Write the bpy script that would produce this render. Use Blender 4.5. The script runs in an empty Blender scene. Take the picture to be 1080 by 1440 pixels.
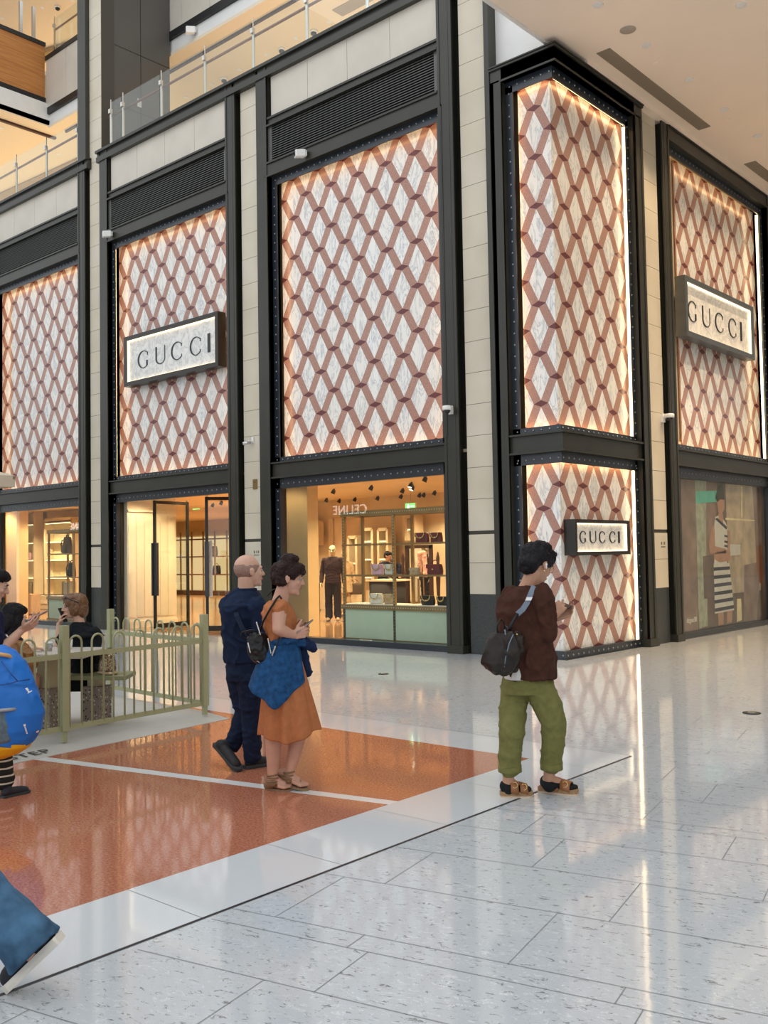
import bpy, bmesh, math, random
from mathutils import Vector, Matrix, noise
random.seed(7)
SC = bpy.context.scene
COL = SC.collection
PI = math.pi

# ------------------------------------------------------------------ camera
FPX, YAW, PITCH, ROLL = 1360.5, -.7262262, .0442064, -.0172603
CAM = Vector((0, 0, 1.6))
_cy, _sy, _cp, _sp = math.cos(YAW), math.sin(YAW), math.cos(PITCH), math.sin(PITCH)
FW = Vector((_sy*_cp, _cy*_cp, _sp))
_r = Vector((_cy, -_sy, 0)); _u = _r.cross(FW)
_cr, _sr = math.cos(ROLL), math.sin(ROLL)
RT = _r*_cr + _u*_sr
UP = -_r*_sr + _u*_cr
camd = bpy.data.cameras.new('camera'); cam = bpy.data.objects.new('camera', camd); COL.objects.link(cam)
camd.sensor_fit = 'VERTICAL'; camd.sensor_height = 36; camd.sensor_width = 27
camd.lens = FPX/1440*36
camd.clip_start = .05; camd.clip_end = 500
m = Matrix((RT, UP, -FW)).transposed().to_4x4(); m.translation = CAM
cam.matrix_world = m
SC.camera = cam

# ------------------------------------------------------------------ world, exposure, daylight
SC.view_settings.view_transform = 'Standard'
SC.view_settings.look = 'None'
SC.view_settings.exposure = 0.0
SC.view_settings.gamma = 1
SC.view_settings.use_curve_mapping = False
W = bpy.data.worlds.new('world'); SC.world = W; W.use_nodes = True
wn = W.node_tree.nodes; wl = W.node_tree.links
bg = wn['Background']
bg.inputs[0].default_value = (.93, .97, 1.0, 1)
bg.inputs[1].default_value = 1.12
SC.cycles.max_bounces = 8
SC.cycles.diffuse_bounces = 4
SC.cycles.glossy_bounces = 4
SC.cycles.transparent_max_bounces = 12
SC.cycles.sample_clamp_indirect = 6
SC.cycles.caustics_reflective = False
SC.cycles.caustics_refractive = False

def area(name, loc, size, size_y, power, color, rot=(0, 0, 0)):
    d = bpy.data.lights.new(name, 'AREA'); d.shape = 'RECTANGLE'; d.size = size; d.size_y = size_y
    d.energy = power; d.color = color
    o = bpy.data.objects.new(name, d); COL.objects.link(o); o.location = loc; o.rotation_euler = rot
    return o
WARM = (1, .77, .46)
def lamp(name, loc, power, color, r=.06, cone=2.3):
    d = bpy.data.lights.new(name, 'SPOT'); d.energy = power; d.color = color; d.shadow_soft_size = r; d.spot_size = cone; d.spot_blend = .45
    o = bpy.data.objects.new(name, d); COL.objects.link(o); o.location = loc; return o
# shop ceiling spots
for x, y, p in ((-10.6, 13.7, 30), (-12.2, 13.9, 30), (-11.4, 15.6, 45), (-13.8, 15.2, 45), (-13.5, 17.4, 50), (-16.2, 16.6, 50), (-15.5, 19.2, 50), (-18.4, 18.6, 55), (-18.0, 15.6, 45), (-20.8, 17.6, 55), (-17.4, 13.6, 30), (-21.2, 14.4, 40), (-23.6, 14.0, 45), (-25.4, 14.8, 50), (-27.6, 15.2, 55), (-23, 19.2, 60), (-21.2, 16.2, 40), (-29.5, 22, 90), (-32, 24.5, 90), (-34.5, 23, 90), (-31, 25, 70), (-26.2, 20.5, 60), (-29, 15.4, 50)):
    lamp('shop_spot', (x, y, 3.20), p*6.4, WARM, .08)
for x, y in ((-14.4, 12.95), (-26.3, 13.0), (-25.2, 13.0), (-18.6, 13.0), (-18.3, 14.0)): lamp('shop_spot', (x, y, 3.20), 90, WARM, .08)
# skylight over the atrium (large, soft, from above and left of the camera)
area('atrium_skylight', (-14, -2, 21), 20, 16, 700, (.96, .98, 1.0))
# added fill lamps facing up, out of sight behind the parapets, to brighten gallery ceilings
for x, y, z, sx, sy, p, k in ((-14.2, 15.4, 11.2, 10, 2.2, 120, .52), (-26.5, 15.2, 11.2, 9, 2.2, 125, .42), (-33, 15.5, 11.2, 8, 2.2, 95, .42), (-28, 17.8, 16.6, 14, 3.0, 170, .42)):
    area('gallery_fill', (x, y, z), sx, sy, p, (1, .74, k), (PI, 0, 0))
# downlights of the concourse ceiling
for x, y in ((-6.5, 12.05), (-5.0, 13.45), (-6.5, 13.55), (-6.5, 15.03), (-6.5, 16.5), (-6.5, 18.0), (-6.5, 19.5), (-5, 16.5), (-5, 19.5), (-3.5, 15), (-3.5, 18), (-6.5, 21), (-2, 13.5), (-2, 16.5), (-2, 20)):
    d = bpy.data.lights.new('concourse_spot', 'SPOT'); d.energy = 110 if y < 14 else (210 if x < -6 else 520); d.color = (1, .74, .46); d.spot_size = 1.9; d.spot_blend = .8; d.shadow_soft_size = .06
    o = bpy.data.objects.new('concourse_spot', d); COL.objects.link(o); o.location = (x, y, 9.22)

# pixel of the photograph (1080 x 1440) to a world point
def ray(x, y): return RT*((x-540)/FPX) - UP*((y-720)/FPX) + FW
def at(x, y, D): return CAM + ray(x, y)*D
def on_z(x, y, z=0.0):
    d = ray(x, y); return CAM + d*((z-CAM.z)/d.z)
def on_y(x, y, Y):
    d = ray(x, y); return CAM + d*((Y-CAM.y)/d.y)
def on_x(x, y, X):
    d = ray(x, y); return CAM + d*((X-CAM.x)/d.x)
def depth(p): return (Vector(p)-CAM).dot(FW)

# ------------------------------------------------------------------ materials
class NT:
    def __init__(s, name):
        s.m = bpy.data.materials.new(name); s.m.use_nodes = True
        s.t = s.m.node_tree; s.n = s.t.nodes; s.l = s.t.links
        s.b = s.n['Principled BSDF']; s.out = s.n['Material Output']
    def node(s, t, **kw):
        n = s.n.new(t)
        for k, v in kw.items(): setattr(n, k, v)
        return n
    def set(s, sock, v):
        if hasattr(v, 'is_linked') or isinstance(v, bpy.types.NodeSocket): s.l.new(v, sock)
        else: sock.default_value = v
    def math(s, op, a, b=0.0, c=None):
        n = s.node('ShaderNodeMath', operation=op)
        s.set(n.inputs[0], a); s.set(n.inputs[1], b)
        if c is not None: s.set(n.inputs[2], c)
        return n.outputs[0]
    def coords(s, kind='Object', scale=(1, 1, 1), rot=(0, 0, 0)):
        tc = s.node('ShaderNodeTexCoord'); mp = s.node('ShaderNodeMapping')
        s.l.new(tc.outputs[kind], mp.inputs[0]); mp.inputs['Scale'].default_value = scale; mp.inputs['Rotation'].default_value = rot
        return mp.outputs[0]
    def noise(s, vec, scale, detail=4, rough=.5, dist=0):
        n = s.node('ShaderNodeTexNoise'); s.l.new(vec, n.inputs['Vector'])
        n.inputs['Scale'].default_value = scale; n.inputs['Detail'].default_value = detail
        n.inputs['Roughness'].default_value = rough; n.inputs['Distortion'].default_value = dist
        return n.outputs['Fac']
    def ramp(s, fac, stops):
        n = s.node('ShaderNodeValToRGB'); s.l.new(fac, n.inputs[0]); e = n.color_ramp.elements
        while len(e) > 1: e.remove(e[-1])
        e[0].position = stops[0][0]; e[0].color = c4(stops[0][1])
        for p, c in stops[1:]:
            k = e.new(p); k.color = c4(c)
        return n.outputs[0]
    def mix(s, fac, a, b, bt='MIX'):
        n = s.node('ShaderNodeMix', data_type='RGBA', blend_type=bt)
        s.set(n.inputs[0], fac)
        for sock, v in ((n.inputs[6], a), (n.inputs[7], b)):
            if isinstance(v, bpy.types.NodeSocket): s.l.new(v, sock)
            else: sock.default_value = c4(v)
        return n.outputs[2]
    def base(s, v):
        if isinstance(v, bpy.types.NodeSocket): s.l.new(v, s.b.inputs['Base Color'])
        else: s.b.inputs['Base Color'].default_value = c4(v)
    def bump(s, h, strength=.2, dist=.01):
        n = s.node('ShaderNodeBump'); n.inputs['Strength'].default_value = strength; n.inputs['Distance'].default_value = dist
        s.l.new(h, n.inputs['Height']); s.l.new(n.outputs[0], s.b.inputs['Normal'])
    def p(s, **kw):
        for k, v in kw.items():
            s.b.inputs[{'rough': 'Roughness', 'metal': 'Metallic', 'spec': 'Specular IOR Level', 'coat': 'Coat Weight', 'sheen': 'Sheen Weight', 'sss': 'Subsurface Weight', 'alpha': 'Alpha', 'ior': 'IOR'}[k]].default_value = v
def c4(c): return (c[0], c[1], c[2], 1) if len(c) == 3 else c
def srgb(r, g, b):
    f = lambda v: (v/255/12.92 if v/255 <= .04045 else ((v/255+.055)/1.055)**2.4)
    return (f(r), f(g), f(b))
MATS = {}
def mat(name, color, rough=.5, metal=0, var=.08, vscale=6, bump=0, bscale=60, spec=.5, **kw):
    if name in MATS: return MATS[name]
    t = NT(name); v = t.coords()
    if var:
        n = t.noise(v, vscale, 3)
        lo = tuple(c*(1-var) for c in color); hi = tuple(min(1, c*(1+var)) for c in color)
        t.base(t.ramp(n, [(.3, lo), (.7, hi)]))
    else: t.base(color)
    if bump: t.bump(t.noise(v, bscale, 3), bump, .004)
    t.p(rough=rough, metal=metal, spec=spec, **kw)
    MATS[name] = t.m; return t.m
def emit(name, color, strength):
    if name in MATS: return MATS[name]
    t = NT(name); t.base((0, 0, 0)); t.b.inputs['Emission Color'].default_value = c4(color); t.b.inputs['Emission Strength'].default_value = strength
    MATS[name] = t.m; return t.m
def glassmat(name, tint=(1, 1, 1), refl=1.0, base=.04):
    t = NT(name); t.n.remove(t.b)
    tr = t.node('ShaderNodeBsdfTransparent'); tr.inputs[0].default_value = c4(tint)
    gl = t.node('ShaderNodeBsdfGlossy'); gl.inputs['Roughness'].default_value = .0; gl.inputs[0].default_value = (refl, refl, refl, 1)
    lw = t.node('ShaderNodeLayerWeight'); lw.inputs[0].default_value = .5
    f5 = t.math('POWER', lw.outputs['Facing'], 5)
    f = t.math('MULTIPLY_ADD', f5, 1-base, base)
    mx = t.node('ShaderNodeMixShader')
    t.l.new(f, mx.inputs[0]); t.l.new(tr.outputs[0], mx.inputs[1]); t.l.new(gl.outputs[0], mx.inputs[2]); t.l.new(mx.outputs[0], t.out.inputs[0])
    MATS[name] = t.m; return t.m
STEEL = mat('dark_steel', (.030, .029, .021), .36, .0, .15, 2, spec=.5)
STEEL2 = mat('riveted_steel', (.020, .027, .036), .3, .0, .15, 2, spec=.7)
BLACK = mat('black_metal', (.012, .012, .012), .4, 0, .1)
LOUV = mat('louver_metal', (.11, .11, .105), .4, .2, .1)
RIVET = mat('rivet_steel', (.34, .36, .39), .3, .8, .1)
CHROME = mat('brushed_steel', (.62, .62, .60), .28, 1, .03)
WHITE = mat('white_paint', (.80, .80, .78), .5, 0, .02)
WHITEPL = mat('white_plastic', (.82, .82, .80), .35, 0, .02)
DARKPL = mat('dark_plastic', (.015, .015, .018), .3, 0, .05)
BRASS = mat('brass', (.38, .25, .11), .32, .8, .1)
CREAM = mat('cream_wall', (.72, .60, .41), .55, 0, .03)
CREAMP = mat('cream_panel', (.84, .73, .54), .4, 0, .03)
LED = emit('led_strip', (1, .58, .25), 13)
LEDV = emit('led_strip_seen', (1, .74, .42), 6)
LEDW = emit('led_sign', (1, .78, .50), 3.2)
DL = emit('downlight_glow', (1, .93, .80), 9)
DLDIM = emit('downlight_dim', (1, .94, .85), 2.4)
SPOTL = emit('spot_glow', (1, .85, .6), 14)
GREEN = emit('exit_green', (.25, .9, .2), 1.6)
WHITEGLOW = emit('sign_glow', (1, .97, .92), 3.5)
GLASS = glassmat('window_glass', (.97, .99, .97))
RAILGLASS = glassmat('rail_glass', (.93, .96, .94), base=.05)

def stone_mat():
    t = NT('limestone'); v = t.coords()
    n = t.noise(v, 1.3, 2); n2 = t.noise(v, 30, 4); w = t.node('ShaderNodeTexWhiteNoise')
    mp = t.node('ShaderNodeMapping'); tc = t.node('ShaderNodeTexCoord'); t.l.new(tc.outputs['Object'], mp.inputs[0]); mp.inputs['Scale'].default_value = (.3, .3, 1/.507)
    mp.inputs['Location'].default_value = (0, 0, -.856)
    sn = t.node('ShaderNodeVectorMath', operation='FLOOR'); t.l.new(mp.outputs[0], sn.inputs[0]); t.l.new(sn.outputs[0], w.inputs[0])
    a = t.ramp(n, [(.3, (.58, .52, .41)), (.7, (.68, .62, .51))])
    b = t.mix(t.math('MULTIPLY', w.outputs['Value'], .35), a, (.70, .62, .46))
    c = t.mix(t.math('MULTIPLY', n2, .12), b, (.45, .40, .32))
    t.base(c); t.p(rough=.42, spec=.35); t.bump(n2, .04, .003); return t.m
STONE = stone_mat()
FASC = mat('fascia_stone', (.60, .55, .47), .4, 0, .06, 1.5, .03, 30)
GRANITE = mat('dark_granite', (.045, .05, .05), .3, 0, .5, 90)
CEIL = mat('ceiling_paint', (.93, .80, .68), .6, 0, .02, 1)
GALC = mat('gallery_ceiling_paint', (.82, .70, .54), .6, 0, .02, 1)

def lattice_mat():
    t = NT('inlaid_marble')
    uv = t.node('ShaderNodeUVMap'); uv.uv_map = 'UVMap'
    sx = t.node('ShaderNodeSeparateXYZ'); t.l.new(uv.outputs[0], sx.inputs[0])
    x, y = sx.outputs[0], sx.outputs[1]
    fx = t.math('PINGPONG', x, 1); fy = t.math('PINGPONG', y, 1)
    gx = t.math('SUBTRACT', 1, fx); gy = t.math('SUBTRACT', 1, fy)
    a, b = .45, .135
    def met(p, q, A, B): return t.math('ADD', t.math('DIVIDE', p, A), t.math('DIVIDE', q, B))
    nd = t.math('MINIMUM', met(fx, fy, a, b), met(gx, gy, a, b))
    m1, m2 = met(fx, gy, 1-a, 1-b), met(gx, fy, 1-a, 1-b)
    mb = t.math('MINIMUM', m1, m2)
    isnode = t.math('LESS_THAN', nd, 1); ismar = t.math('LESS_THAN', mb, 1)
    v = t.coords()
    # per-stone random tone
    def cell(sx_, off):
        rx = t.math('ROUND', t.math('MULTIPLY', t.math('ADD', x, off), .5)); ry = t.math('ROUND', t.math('MULTIPLY', t.math('ADD', y, sx_), .5))
        cb = t.node('ShaderNodeCombineXYZ'); t.l.new(rx, cb.inputs[0]); t.l.new(ry, cb.inputs[1]); cb.inputs[2].default_value = off*3+sx_
        w = t.node('ShaderNodeTexWhiteNoise'); t.l.new(cb.outputs[0], w.inputs[0]); return w.outputs['Value']
    pick = t.math('LESS_THAN', m1, m2)
    w1, w2 = cell(1, 0), cell(0, 1)
    wv = t.math('ADD', t.math('MULTIPLY', w1, pick), t.math('MULTIPLY', w2, t.math('SUBTRACT', 1, pick)))
    # veined white marble
    wob = t.node('ShaderNodeVectorMath', operation='ADD'); t.l.new(v, wob.inputs[0])
    cbn = t.node('ShaderNodeCombineXYZ'); t.l.new(t.math('MULTIPLY', wv, 9), cbn.inputs[0]); t.l.new(t.math('MULTIPLY', wv, 5), cbn.inputs[2]); t.l.new(cbn.outputs[0], wob.inputs[1])
    mp = t.node('ShaderNodeMapping'); t.l.new(wob.outputs[0], mp.inputs[0]); mp.inputs['Rotation'].default_value = (0, .5, 0); mp.inputs['Scale'].default_value = (5, 5, 1.6)
    nv = t.noise(mp.outputs[0], 1.5, 5, .6, .9)
    ve = t.math('ABSOLUTE', t.math('SUBTRACT', nv, .5))
    vein = t.ramp(ve, [(0, (.46, .49, .52)), (.022, (.74, .75, .75)), (.06, (.87, .865, .84)), (.3, (.91, .90, .87))])
    marble = t.mix(t.math('MULTIPLY', wv, .30), vein, (.84, .78, .66))
    # pink granite bands, alternating tone with direction
    spk = t.noise(v, 85, 2, .7)
    pink = t.ramp(spk, [(.34, (.30, .15, .115)), (.5, (.46, .255, .20)), (.66, (.60, .38, .31))])
    big = t.noise(v, 2.3, 2)
    band = t.mix(t.math('MULTIPLY', big, .35), pink, (.40, .22, .17))
    par = t.math('PINGPONG', t.math('ADD', t.math('FLOOR', x), t.math('FLOOR', y)), 1)
    band = t.mix(t.math('MULTIPLY', par, .16), band, (.26, .11, .08))
    nodec = t.ramp(spk, [(.35, (.10, .028, .030)), (.65, (.19, .06, .06))])
    c = t.mix(ismar, band, marble); c = t.mix(isnode, c, nodec)
    t.base(c); t.p(rough=.24, spec=.4)
    return t.m
LATT = lattice_mat()

def marble_face():
    t = NT('sign_marble'); v = t.coords(rot=(.3, .6, .2), scale=(1, 1, 1))
    nv = t.noise(v, 3.2, 7, .62, 1.2); ve = t.math('ABSOLUTE', t.math('SUBTRACT', nv, .5))
    t.base(t.ramp(ve, [(0, (.55, .56, .56)), (.03, (.74, .74, .72)), (.1, (.84, .82, .78)), (.4, (.86, .84, .80))])); t.p(rough=.3)
    return t.m
SIGNM = marble_face()

def floor_mat():
    t = NT('pale_marble_floor'); v0 = t.coords(rot=(0, 0, -.22))
    n1 = t.noise(v0, 260, 2, .6)
    base = t.ramp(n1, [(.3, (.50, .535, .565)), (.7, (.60, .63, .655))])
    mp = t.node('ShaderNodeMapping'); t.l.new(v0, mp.inputs[0]); mp.inputs['Scale'].default_value = (9, 20, 1)
    nd = t.noise(mp.outputs[0], 2.0, 6, .72, .9)
    dark = t.ramp(nd, [(.585, (0, 0, 0)), (.63, (1, 1, 1))])
    mp2 = t.node('ShaderNodeMapping'); t.l.new(v0, mp2.inputs[0]); mp2.inputs['Scale'].default_value = (8, 15, 1); mp2.inputs['Location'].default_value = (4, 9, 2)
    nl = t.noise(mp2.outputs[0], 2.1, 5, .68, 1.6); le = t.math('ABSOLUTE', t.math('SUBTRACT', nl, .62))
    lite = t.ramp(le, [(0, (1, 1, 1)), (.016, (.8, .8, .8)), (.04, (0, 0, 0))])
    big = t.noise(v0, 1.1, 3); msk = t.ramp(big, [(.35, (.25, .25, .25)), (.65, (1, 1, 1))])
    c = t.mix(t.math('MULTIPLY', dark, .9), base, (.20, .21, .215))
    c = t.mix(t.math('MULTIPLY', t.math('MULTIPLY', lite, msk), .75), c, (.85, .87, .88))
    t.base(c); t.p(rough=.065, spec=.7)
    mp3 = t.node('ShaderNodeMapping'); t.l.new(v0, mp3.inputs[0]); mp3.inputs['Scale'].default_value = (1, 1, 1)
    t.bump(t.noise(mp3.outputs[0], 14, 2), .018, .01)
    return t.m
FLOORM = floor_mat()
def plain_stone_floor(name, lo, hi, sc=300, rough=.065):
    t = NT(name); v = t.coords(); n = t.noise(v, sc, 3, .7)
    t.base(t.ramp(n, [(.3, lo), (.7, hi)])); t.p(rough=rough, spec=.7); t.bump(t.noise(v, 14, 2), .015, .01); return t.m
def red_mat():
    t = NT('red_granite'); v = t.coords(); n = t.noise(v, 70, 4, .75); n2 = t.noise(v, 3, 2)
    c = t.ramp(n, [(.30, (.17, .05, .03)), (.45, (.41, .145, .085)), (.60, (.54, .23, .145)), (.72, (.68, .40, .29))])
    t.base(t.mix(t.math('MULTIPLY', n2, .35), c, (.50, .17, .075))); t.p(rough=.06, spec=.75); t.bump(t.noise(v, 14, 2), .015, .01); return t.m
REDG = red_mat()
BORDER = plain_stone_floor('white_border_stone', (.60, .635, .665), (.70, .73, .75), 380)
STRIP = plain_stone_floor('white_strip_stone', (.72, .75, .76), (.80, .82, .83), 300)
JOINT = mat('floor_joint_filler', (.27, .28, .285), .6, 0, .1)
BJOINT = mat('black_joint_metal', (.02, .02, .025), .35, 0, .1)
def wood_floor():
    t = NT('timber_floor'); v = t.coords(rot=(0, 0, .78))
    br = t.node('ShaderNodeTexBrick'); t.l.new(v, br.inputs[0]); br.inputs['Scale'].default_value = 1.0
    br.inputs['Brick Width'].default_value = .9; br.inputs['Row Height'].default_value = .12; br.inputs['Mortar Size'].default_value = .004
    br.inputs['Color1'].default_value = (.46, .26, .12, 1); br.inputs['Color2'].default_value = (.30, .16, .07, 1); br.inputs['Mortar'].default_value = (.12, .06, .03, 1)
    t.base(br.outputs[0]); t.p(rough=.12); return t.m
WOODF = wood_floor()
def wood_panel():
    t = NT('orange_timber'); v = t.coords(scale=(1, .5, 9))
    n = t.noise(v, 2.2, 4, .6)
    tc = t.coords(); s = t.node('ShaderNodeSeparateXYZ'); t.l.new(tc, s.inputs[0])
    g = t.math('LESS_THAN', t.math('FRACT', t.math('MULTIPLY', s.outputs[2], 5)), .05)
    c = t.ramp(n, [(.3, (.42, .15, .035)), (.7, (.60, .26, .07))])
    t.base(t.mix(t.math('MULTIPLY', g, .35), c, (.2, .07, .02))); t.p(rough=.45); return t.m
WOODP = wood_panel()

# ------------------------------------------------------------------ objects
LOC = {}
def put(o, parent=None):
    COL.objects.link(o)
    if parent is not None: o.parent = parent
    return o
def tag(o, label=None, cat=None, group=None, kind=None):
    if label: o['label'] = label
    if cat: o['category'] = cat
    if group: o['group'] = group
    if kind: o['kind'] = kind
    return o
def thing(name, label, cat, loc=(0, 0, 0), rotz=0.0, group=None):
    o = bpy.data.objects.new(name, None); o.empty_display_size = .1
    COL.objects.link(o); o.location = loc; o.rotation_euler = (0, 0, rotz); LOC[o.name] = Vector(loc)
    return tag(o, label, cat, group)
def copy_tree(o, parent=None):
    c = o.copy(); COL.objects.link(c)
    if parent is not None: c.parent = parent
    for ch in [k for k in bpy.data.objects if k.parent == o]: copy_tree(ch, c)
    return c
def dup(root, loc, rotz=0.0, label=None, group=None):
    c = copy_tree(root); c.location = loc; c.rotation_euler = (0, 0, rotz)
    LOC[c.name] = Vector(loc)
    if label: c['label'] = label
    if group: c['group'] = group
    return c

class MB:
    """collects shapes of one part; every coordinate may pass through a frame f(p)"""
    def __init__(s, f=None): s.v = []; s.f = []; s.mi = []; s.uv = {}; s.fn = f; s.cur = 0; s.sm = []
    def P(s, p):
        p = Vector(p)
        if s.fn: p = Vector(s.fn(p))
        s.v.append(p); return len(s.v)-1
    def face(s, idx, smooth=False): s.f.append(tuple(idx)); s.mi.append(s.cur); s.sm.append(smooth)
    def quad(s, a, b, c, d, smooth=False): s.face([s.P(a), s.P(b), s.P(c), s.P(d)], smooth)
    def hexa(s, p):
        i = [s.P(q) for q in p]
        for q in ((0, 3, 2, 1), (4, 5, 6, 7), (0, 1, 5, 4), (1, 2, 6, 5), (2, 3, 7, 6), (3, 0, 4, 7)): s.face([i[k] for k in q])
    def box(s, x0, x1, y0, y1, z0, z1):
        s.hexa([(x0, y0, z0), (x1, y0, z0), (x1, y1, z0), (x0, y1, z0), (x0, y0, z1), (x1, y0, z1), (x1, y1, z1), (x0, y1, z1)])
        return s
    def obox(s, c, ax, ay, az):
        c, ax, ay, az = Vector(c), Vector(ax), Vector(ay), Vector(az)
        s.hexa([c+ax*i+ay*j+az*k for k in (-1, 1) for (i, j) in ((-1, -1), (1, -1), (1, 1), (-1, 1))]); return s
    def beam(s, a, b, w, h, up=(0, 0, 1)):
        a, b = Vector(a), Vector(b); d = b-a; L = d.length/2; d.normalize()
        x = d.cross(Vector(up))
        if x.length < 1e-4: x = d.cross(Vector((1, 0, 0)))
        x.normalize(); y = x.cross(d)
        s.obox((a+b)/2, d*L, x*(w/2), y*(h/2)); return s
    def rings(s, rings, cap=True, smooth=True, close=False):
        ids = [[s.P(p) for p in r] for r in rings]; n = len(ids[0])
        for a, b in zip(ids, ids[1:]):
            for k in range(n): s.face((a[k], a[(k+1) % n], b[(k+1) % n], b[k]), smooth)
        if cap: s.face(list(reversed(ids[0]))); s.face(ids[-1])
        return s
    def ring(s, c, x, y, n=12, ph=0): return [Vector(c)+Vector(x)*math.cos(2*PI*k/n+ph)+Vector(y)*math.sin(2*PI*k/n+ph) for k in range(n)]
    def tube(s, pts, r, n=10, cap=True):
        pts = [Vector(p) for p in pts]; rr = r if isinstance(r, (list, tuple)) else [r]*len(pts)
        d = (pts[1]-pts[0]).normalized(); x = d.orthogonal().normalized(); out = []
        for i, p in enumerate(pts):
            a = pts[max(0, i-1)]; b = pts[min(len(pts)-1, i+1)]; d = (b-a).normalized()
            x = (x-d*x.dot(d)).normalized(); y = d.cross(x)
            out.append(s.ring(p, x*rr[i], y*rr[i], n))
        return s.rings(out, cap)
    def cyl(s, a, b, r, r2=None, n=16): return s.tube([a, b], [r, r if r2 is None else r2], n)
    def lathe(s, c, prof, n=20, ax=(0, 0, 1)):
        c = Vector(c); az = Vector(ax).normalized(); x = az.orthogonal().normalized(); y = az.cross(x)
        return s.rings([s.ring(c+az*h, x*max(r, 1e-4), y*max(r, 1e-4), n) for r, h in prof])
    def ball(s, c, rx, ry=None, rz=None, n=12, m=7, rot=None):
        ry = rx if ry is None else ry; rz = rx if rz is None else rz; R = rot or Matrix.Identity(3); rs = []
        for i in range(m+1):
            t = PI*i/m; q = max(math.sin(t), 1e-3); rs.append([Vector(c)+R@Vector((rx*q*math.cos(2*PI*k/n), ry*q*math.sin(2*PI*k/n), -rz*math.cos(t))) for k in range(n)])
        return s.rings(rs)
    def dome(s, c, nrm, r, h, n=8):
        z = Vector(nrm); x = z.orthogonal().normalized(); y = z.cross(x); c = Vector(c)
        return s.rings([s.ring(c, x*r, y*r, n), s.ring(c+z*h*.7, x*r*.75, y*r*.75, n), s.ring(c+z*h, x*r*.2, y*r*.2, n)])
    def prism(s, poly, o, ax, ay, az):
        """poly: 2D points; o + x*ax + y*ay, extruded by az"""
        o, ax, ay, az = Vector(o), Vector(ax), Vector(ay), Vector(az); n = len(poly)
        a = [s.P(o+ax*x+ay*y) for x, y in poly]; b = [s.P(o+ax*x+ay*y+az) for x, y in poly]
        s.face(list(reversed(a))); s.face(b)
        for k in range(n): s.face((a[k], a[(k+1) % n], b[(k+1) % n], b[k]))
        return s
    def torus(s, c, x, y, R, r, n=24, m=8, a0=0, a1=2*PI):
        c, x, y = Vector(c), Vector(x).normalized(), Vector(y).normalized(); z = x.cross(y); full = abs(a1-a0-2*PI) < 1e-6
        pts = []
        for i in range(n+1):
            t = a0+(a1-a0)*i/n; d = x*math.cos(t)+y*math.sin(t); pts.append(s.ring(c+d*R, d*r, z*r, m))
        return s.rings(pts, cap=not full)
    def build(s, name, mats, parent=None, local=False, bevel=0, label=None, kind=None, smooth=None):
        base = Vector((0, 0, 0)) if (parent is None or local) else world_loc(parent)
        me = bpy.data.meshes.new(name)
        me.from_pydata([p-base for p in s.v], [], s.f)
        for k in (mats if isinstance(mats, (list, tuple)) else [mats]): me.materials.append(k)
        for p, i, q in zip(me.polygons, s.mi, s.sm): p.material_index = i; p.use_smooth = q if smooth is None else smooth
        me.update()
        o = bpy.data.objects.new(name, me); put(o, parent)
        if bevel:
            b = o.modifiers.new('bevel', 'BEVEL'); b.width = bevel; b.segments = 2; b.limit_method = 'ANGLE'
        tag(o, label, kind=kind); return o
def world_loc(o):
    v = Vector((0, 0, 0))
    while o is not None: v = v+o.location; o = o.parent
    return v
def fix_normals(o):
    bm = bmesh.new(); bm.from_mesh(o.data); bmesh.ops.recalc_face_normals(bm, faces=bm.faces); bm.to_mesh(o.data); bm.free(); return o
def text_mesh(name, body, size, mtx, m, parent=None, extrude=.004, space=1.0, bold=0.0, align='CENTER'):
    cu = bpy.data.curves.new(name, 'FONT'); cu.body = body; cu.size = size; cu.extrude = extrude; cu.align_x = align; cu.space_character = space; cu.offset = bold
    tmp = bpy.data.objects.new(name, cu); COL.objects.link(tmp)
    dg = bpy.context.evaluated_depsgraph_get(); me = bpy.data.meshes.new_from_object(tmp.evaluated_get(dg))
    bpy.data.objects.remove(tmp); bpy.data.curves.remove(cu)
    base = world_loc(parent) if parent is not None else Vector((0, 0, 0))
    me.transform(Matrix.Translation(-base) @ mtx); me.materials.clear(); me.materials.append(m)
    o = bpy.data.objects.new(name, me); put(o, parent); return o
def frame_matrix(o, x, y, z):
    m = Matrix((Vector(x).normalized(), Vector(y).normalized(), Vector(z).normalized())).transposed().to_4x4(); m.translation = Vector(o); return m

# roman capitals used on the shop signs: outlines in units of cap height
def arc(cx, cy, rx, ry, a0, a1, n=28): return [(cx+rx*math.cos(math.radians(a0+(a1-a0)*i/n)), cy+ry*math.sin(math.radians(a0+(a1-a0)*i/n))) for i in range(n+1)]
def strip(outer, inner):
    return [[outer[i], outer[i+1], inner[i+1], inner[i]] for i in range(len(outer)-1)]
def letter(ch):
    if ch == 'I': return [[(0, 0), (.10, 0), (.10, 1), (0, 1)]], .10
    if ch == 'C':
        o = arc(.46, .5, .46, .5, 42, 318); i = arc(.485, .5, .385, .462, 46, 314)
        return strip(o, i)+[[(.765, .72), (.80, .70), (.82, .88), (.79, .86)], [(.77, .27), (.79, .16), (.815, .13), (.81, .29)]], .86
    if ch == 'G':
        o = arc(.46, .5, .46, .5, 42, 312); i = arc(.485, .5, .385, .462, 46, 306)
        return strip(o, i)+[[(.765, .72), (.80, .70), (.82, .88), (.79, .86)], [(.70, .07), (.80, .13), (.80, .42), (.70, .42)]], .86
    if ch == 'U':
        o = arc(.40, .33, .40, .33, 180, 360); i = arc(.435, .33, .335, .285, 180, 360)
        return strip(o, i)+[[(0, .33), (.10, .33), (.10, 1), (0, 1)], [(.765, .33), (.80, .33), (.80, 1), (.765, 1)]], .80
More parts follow.
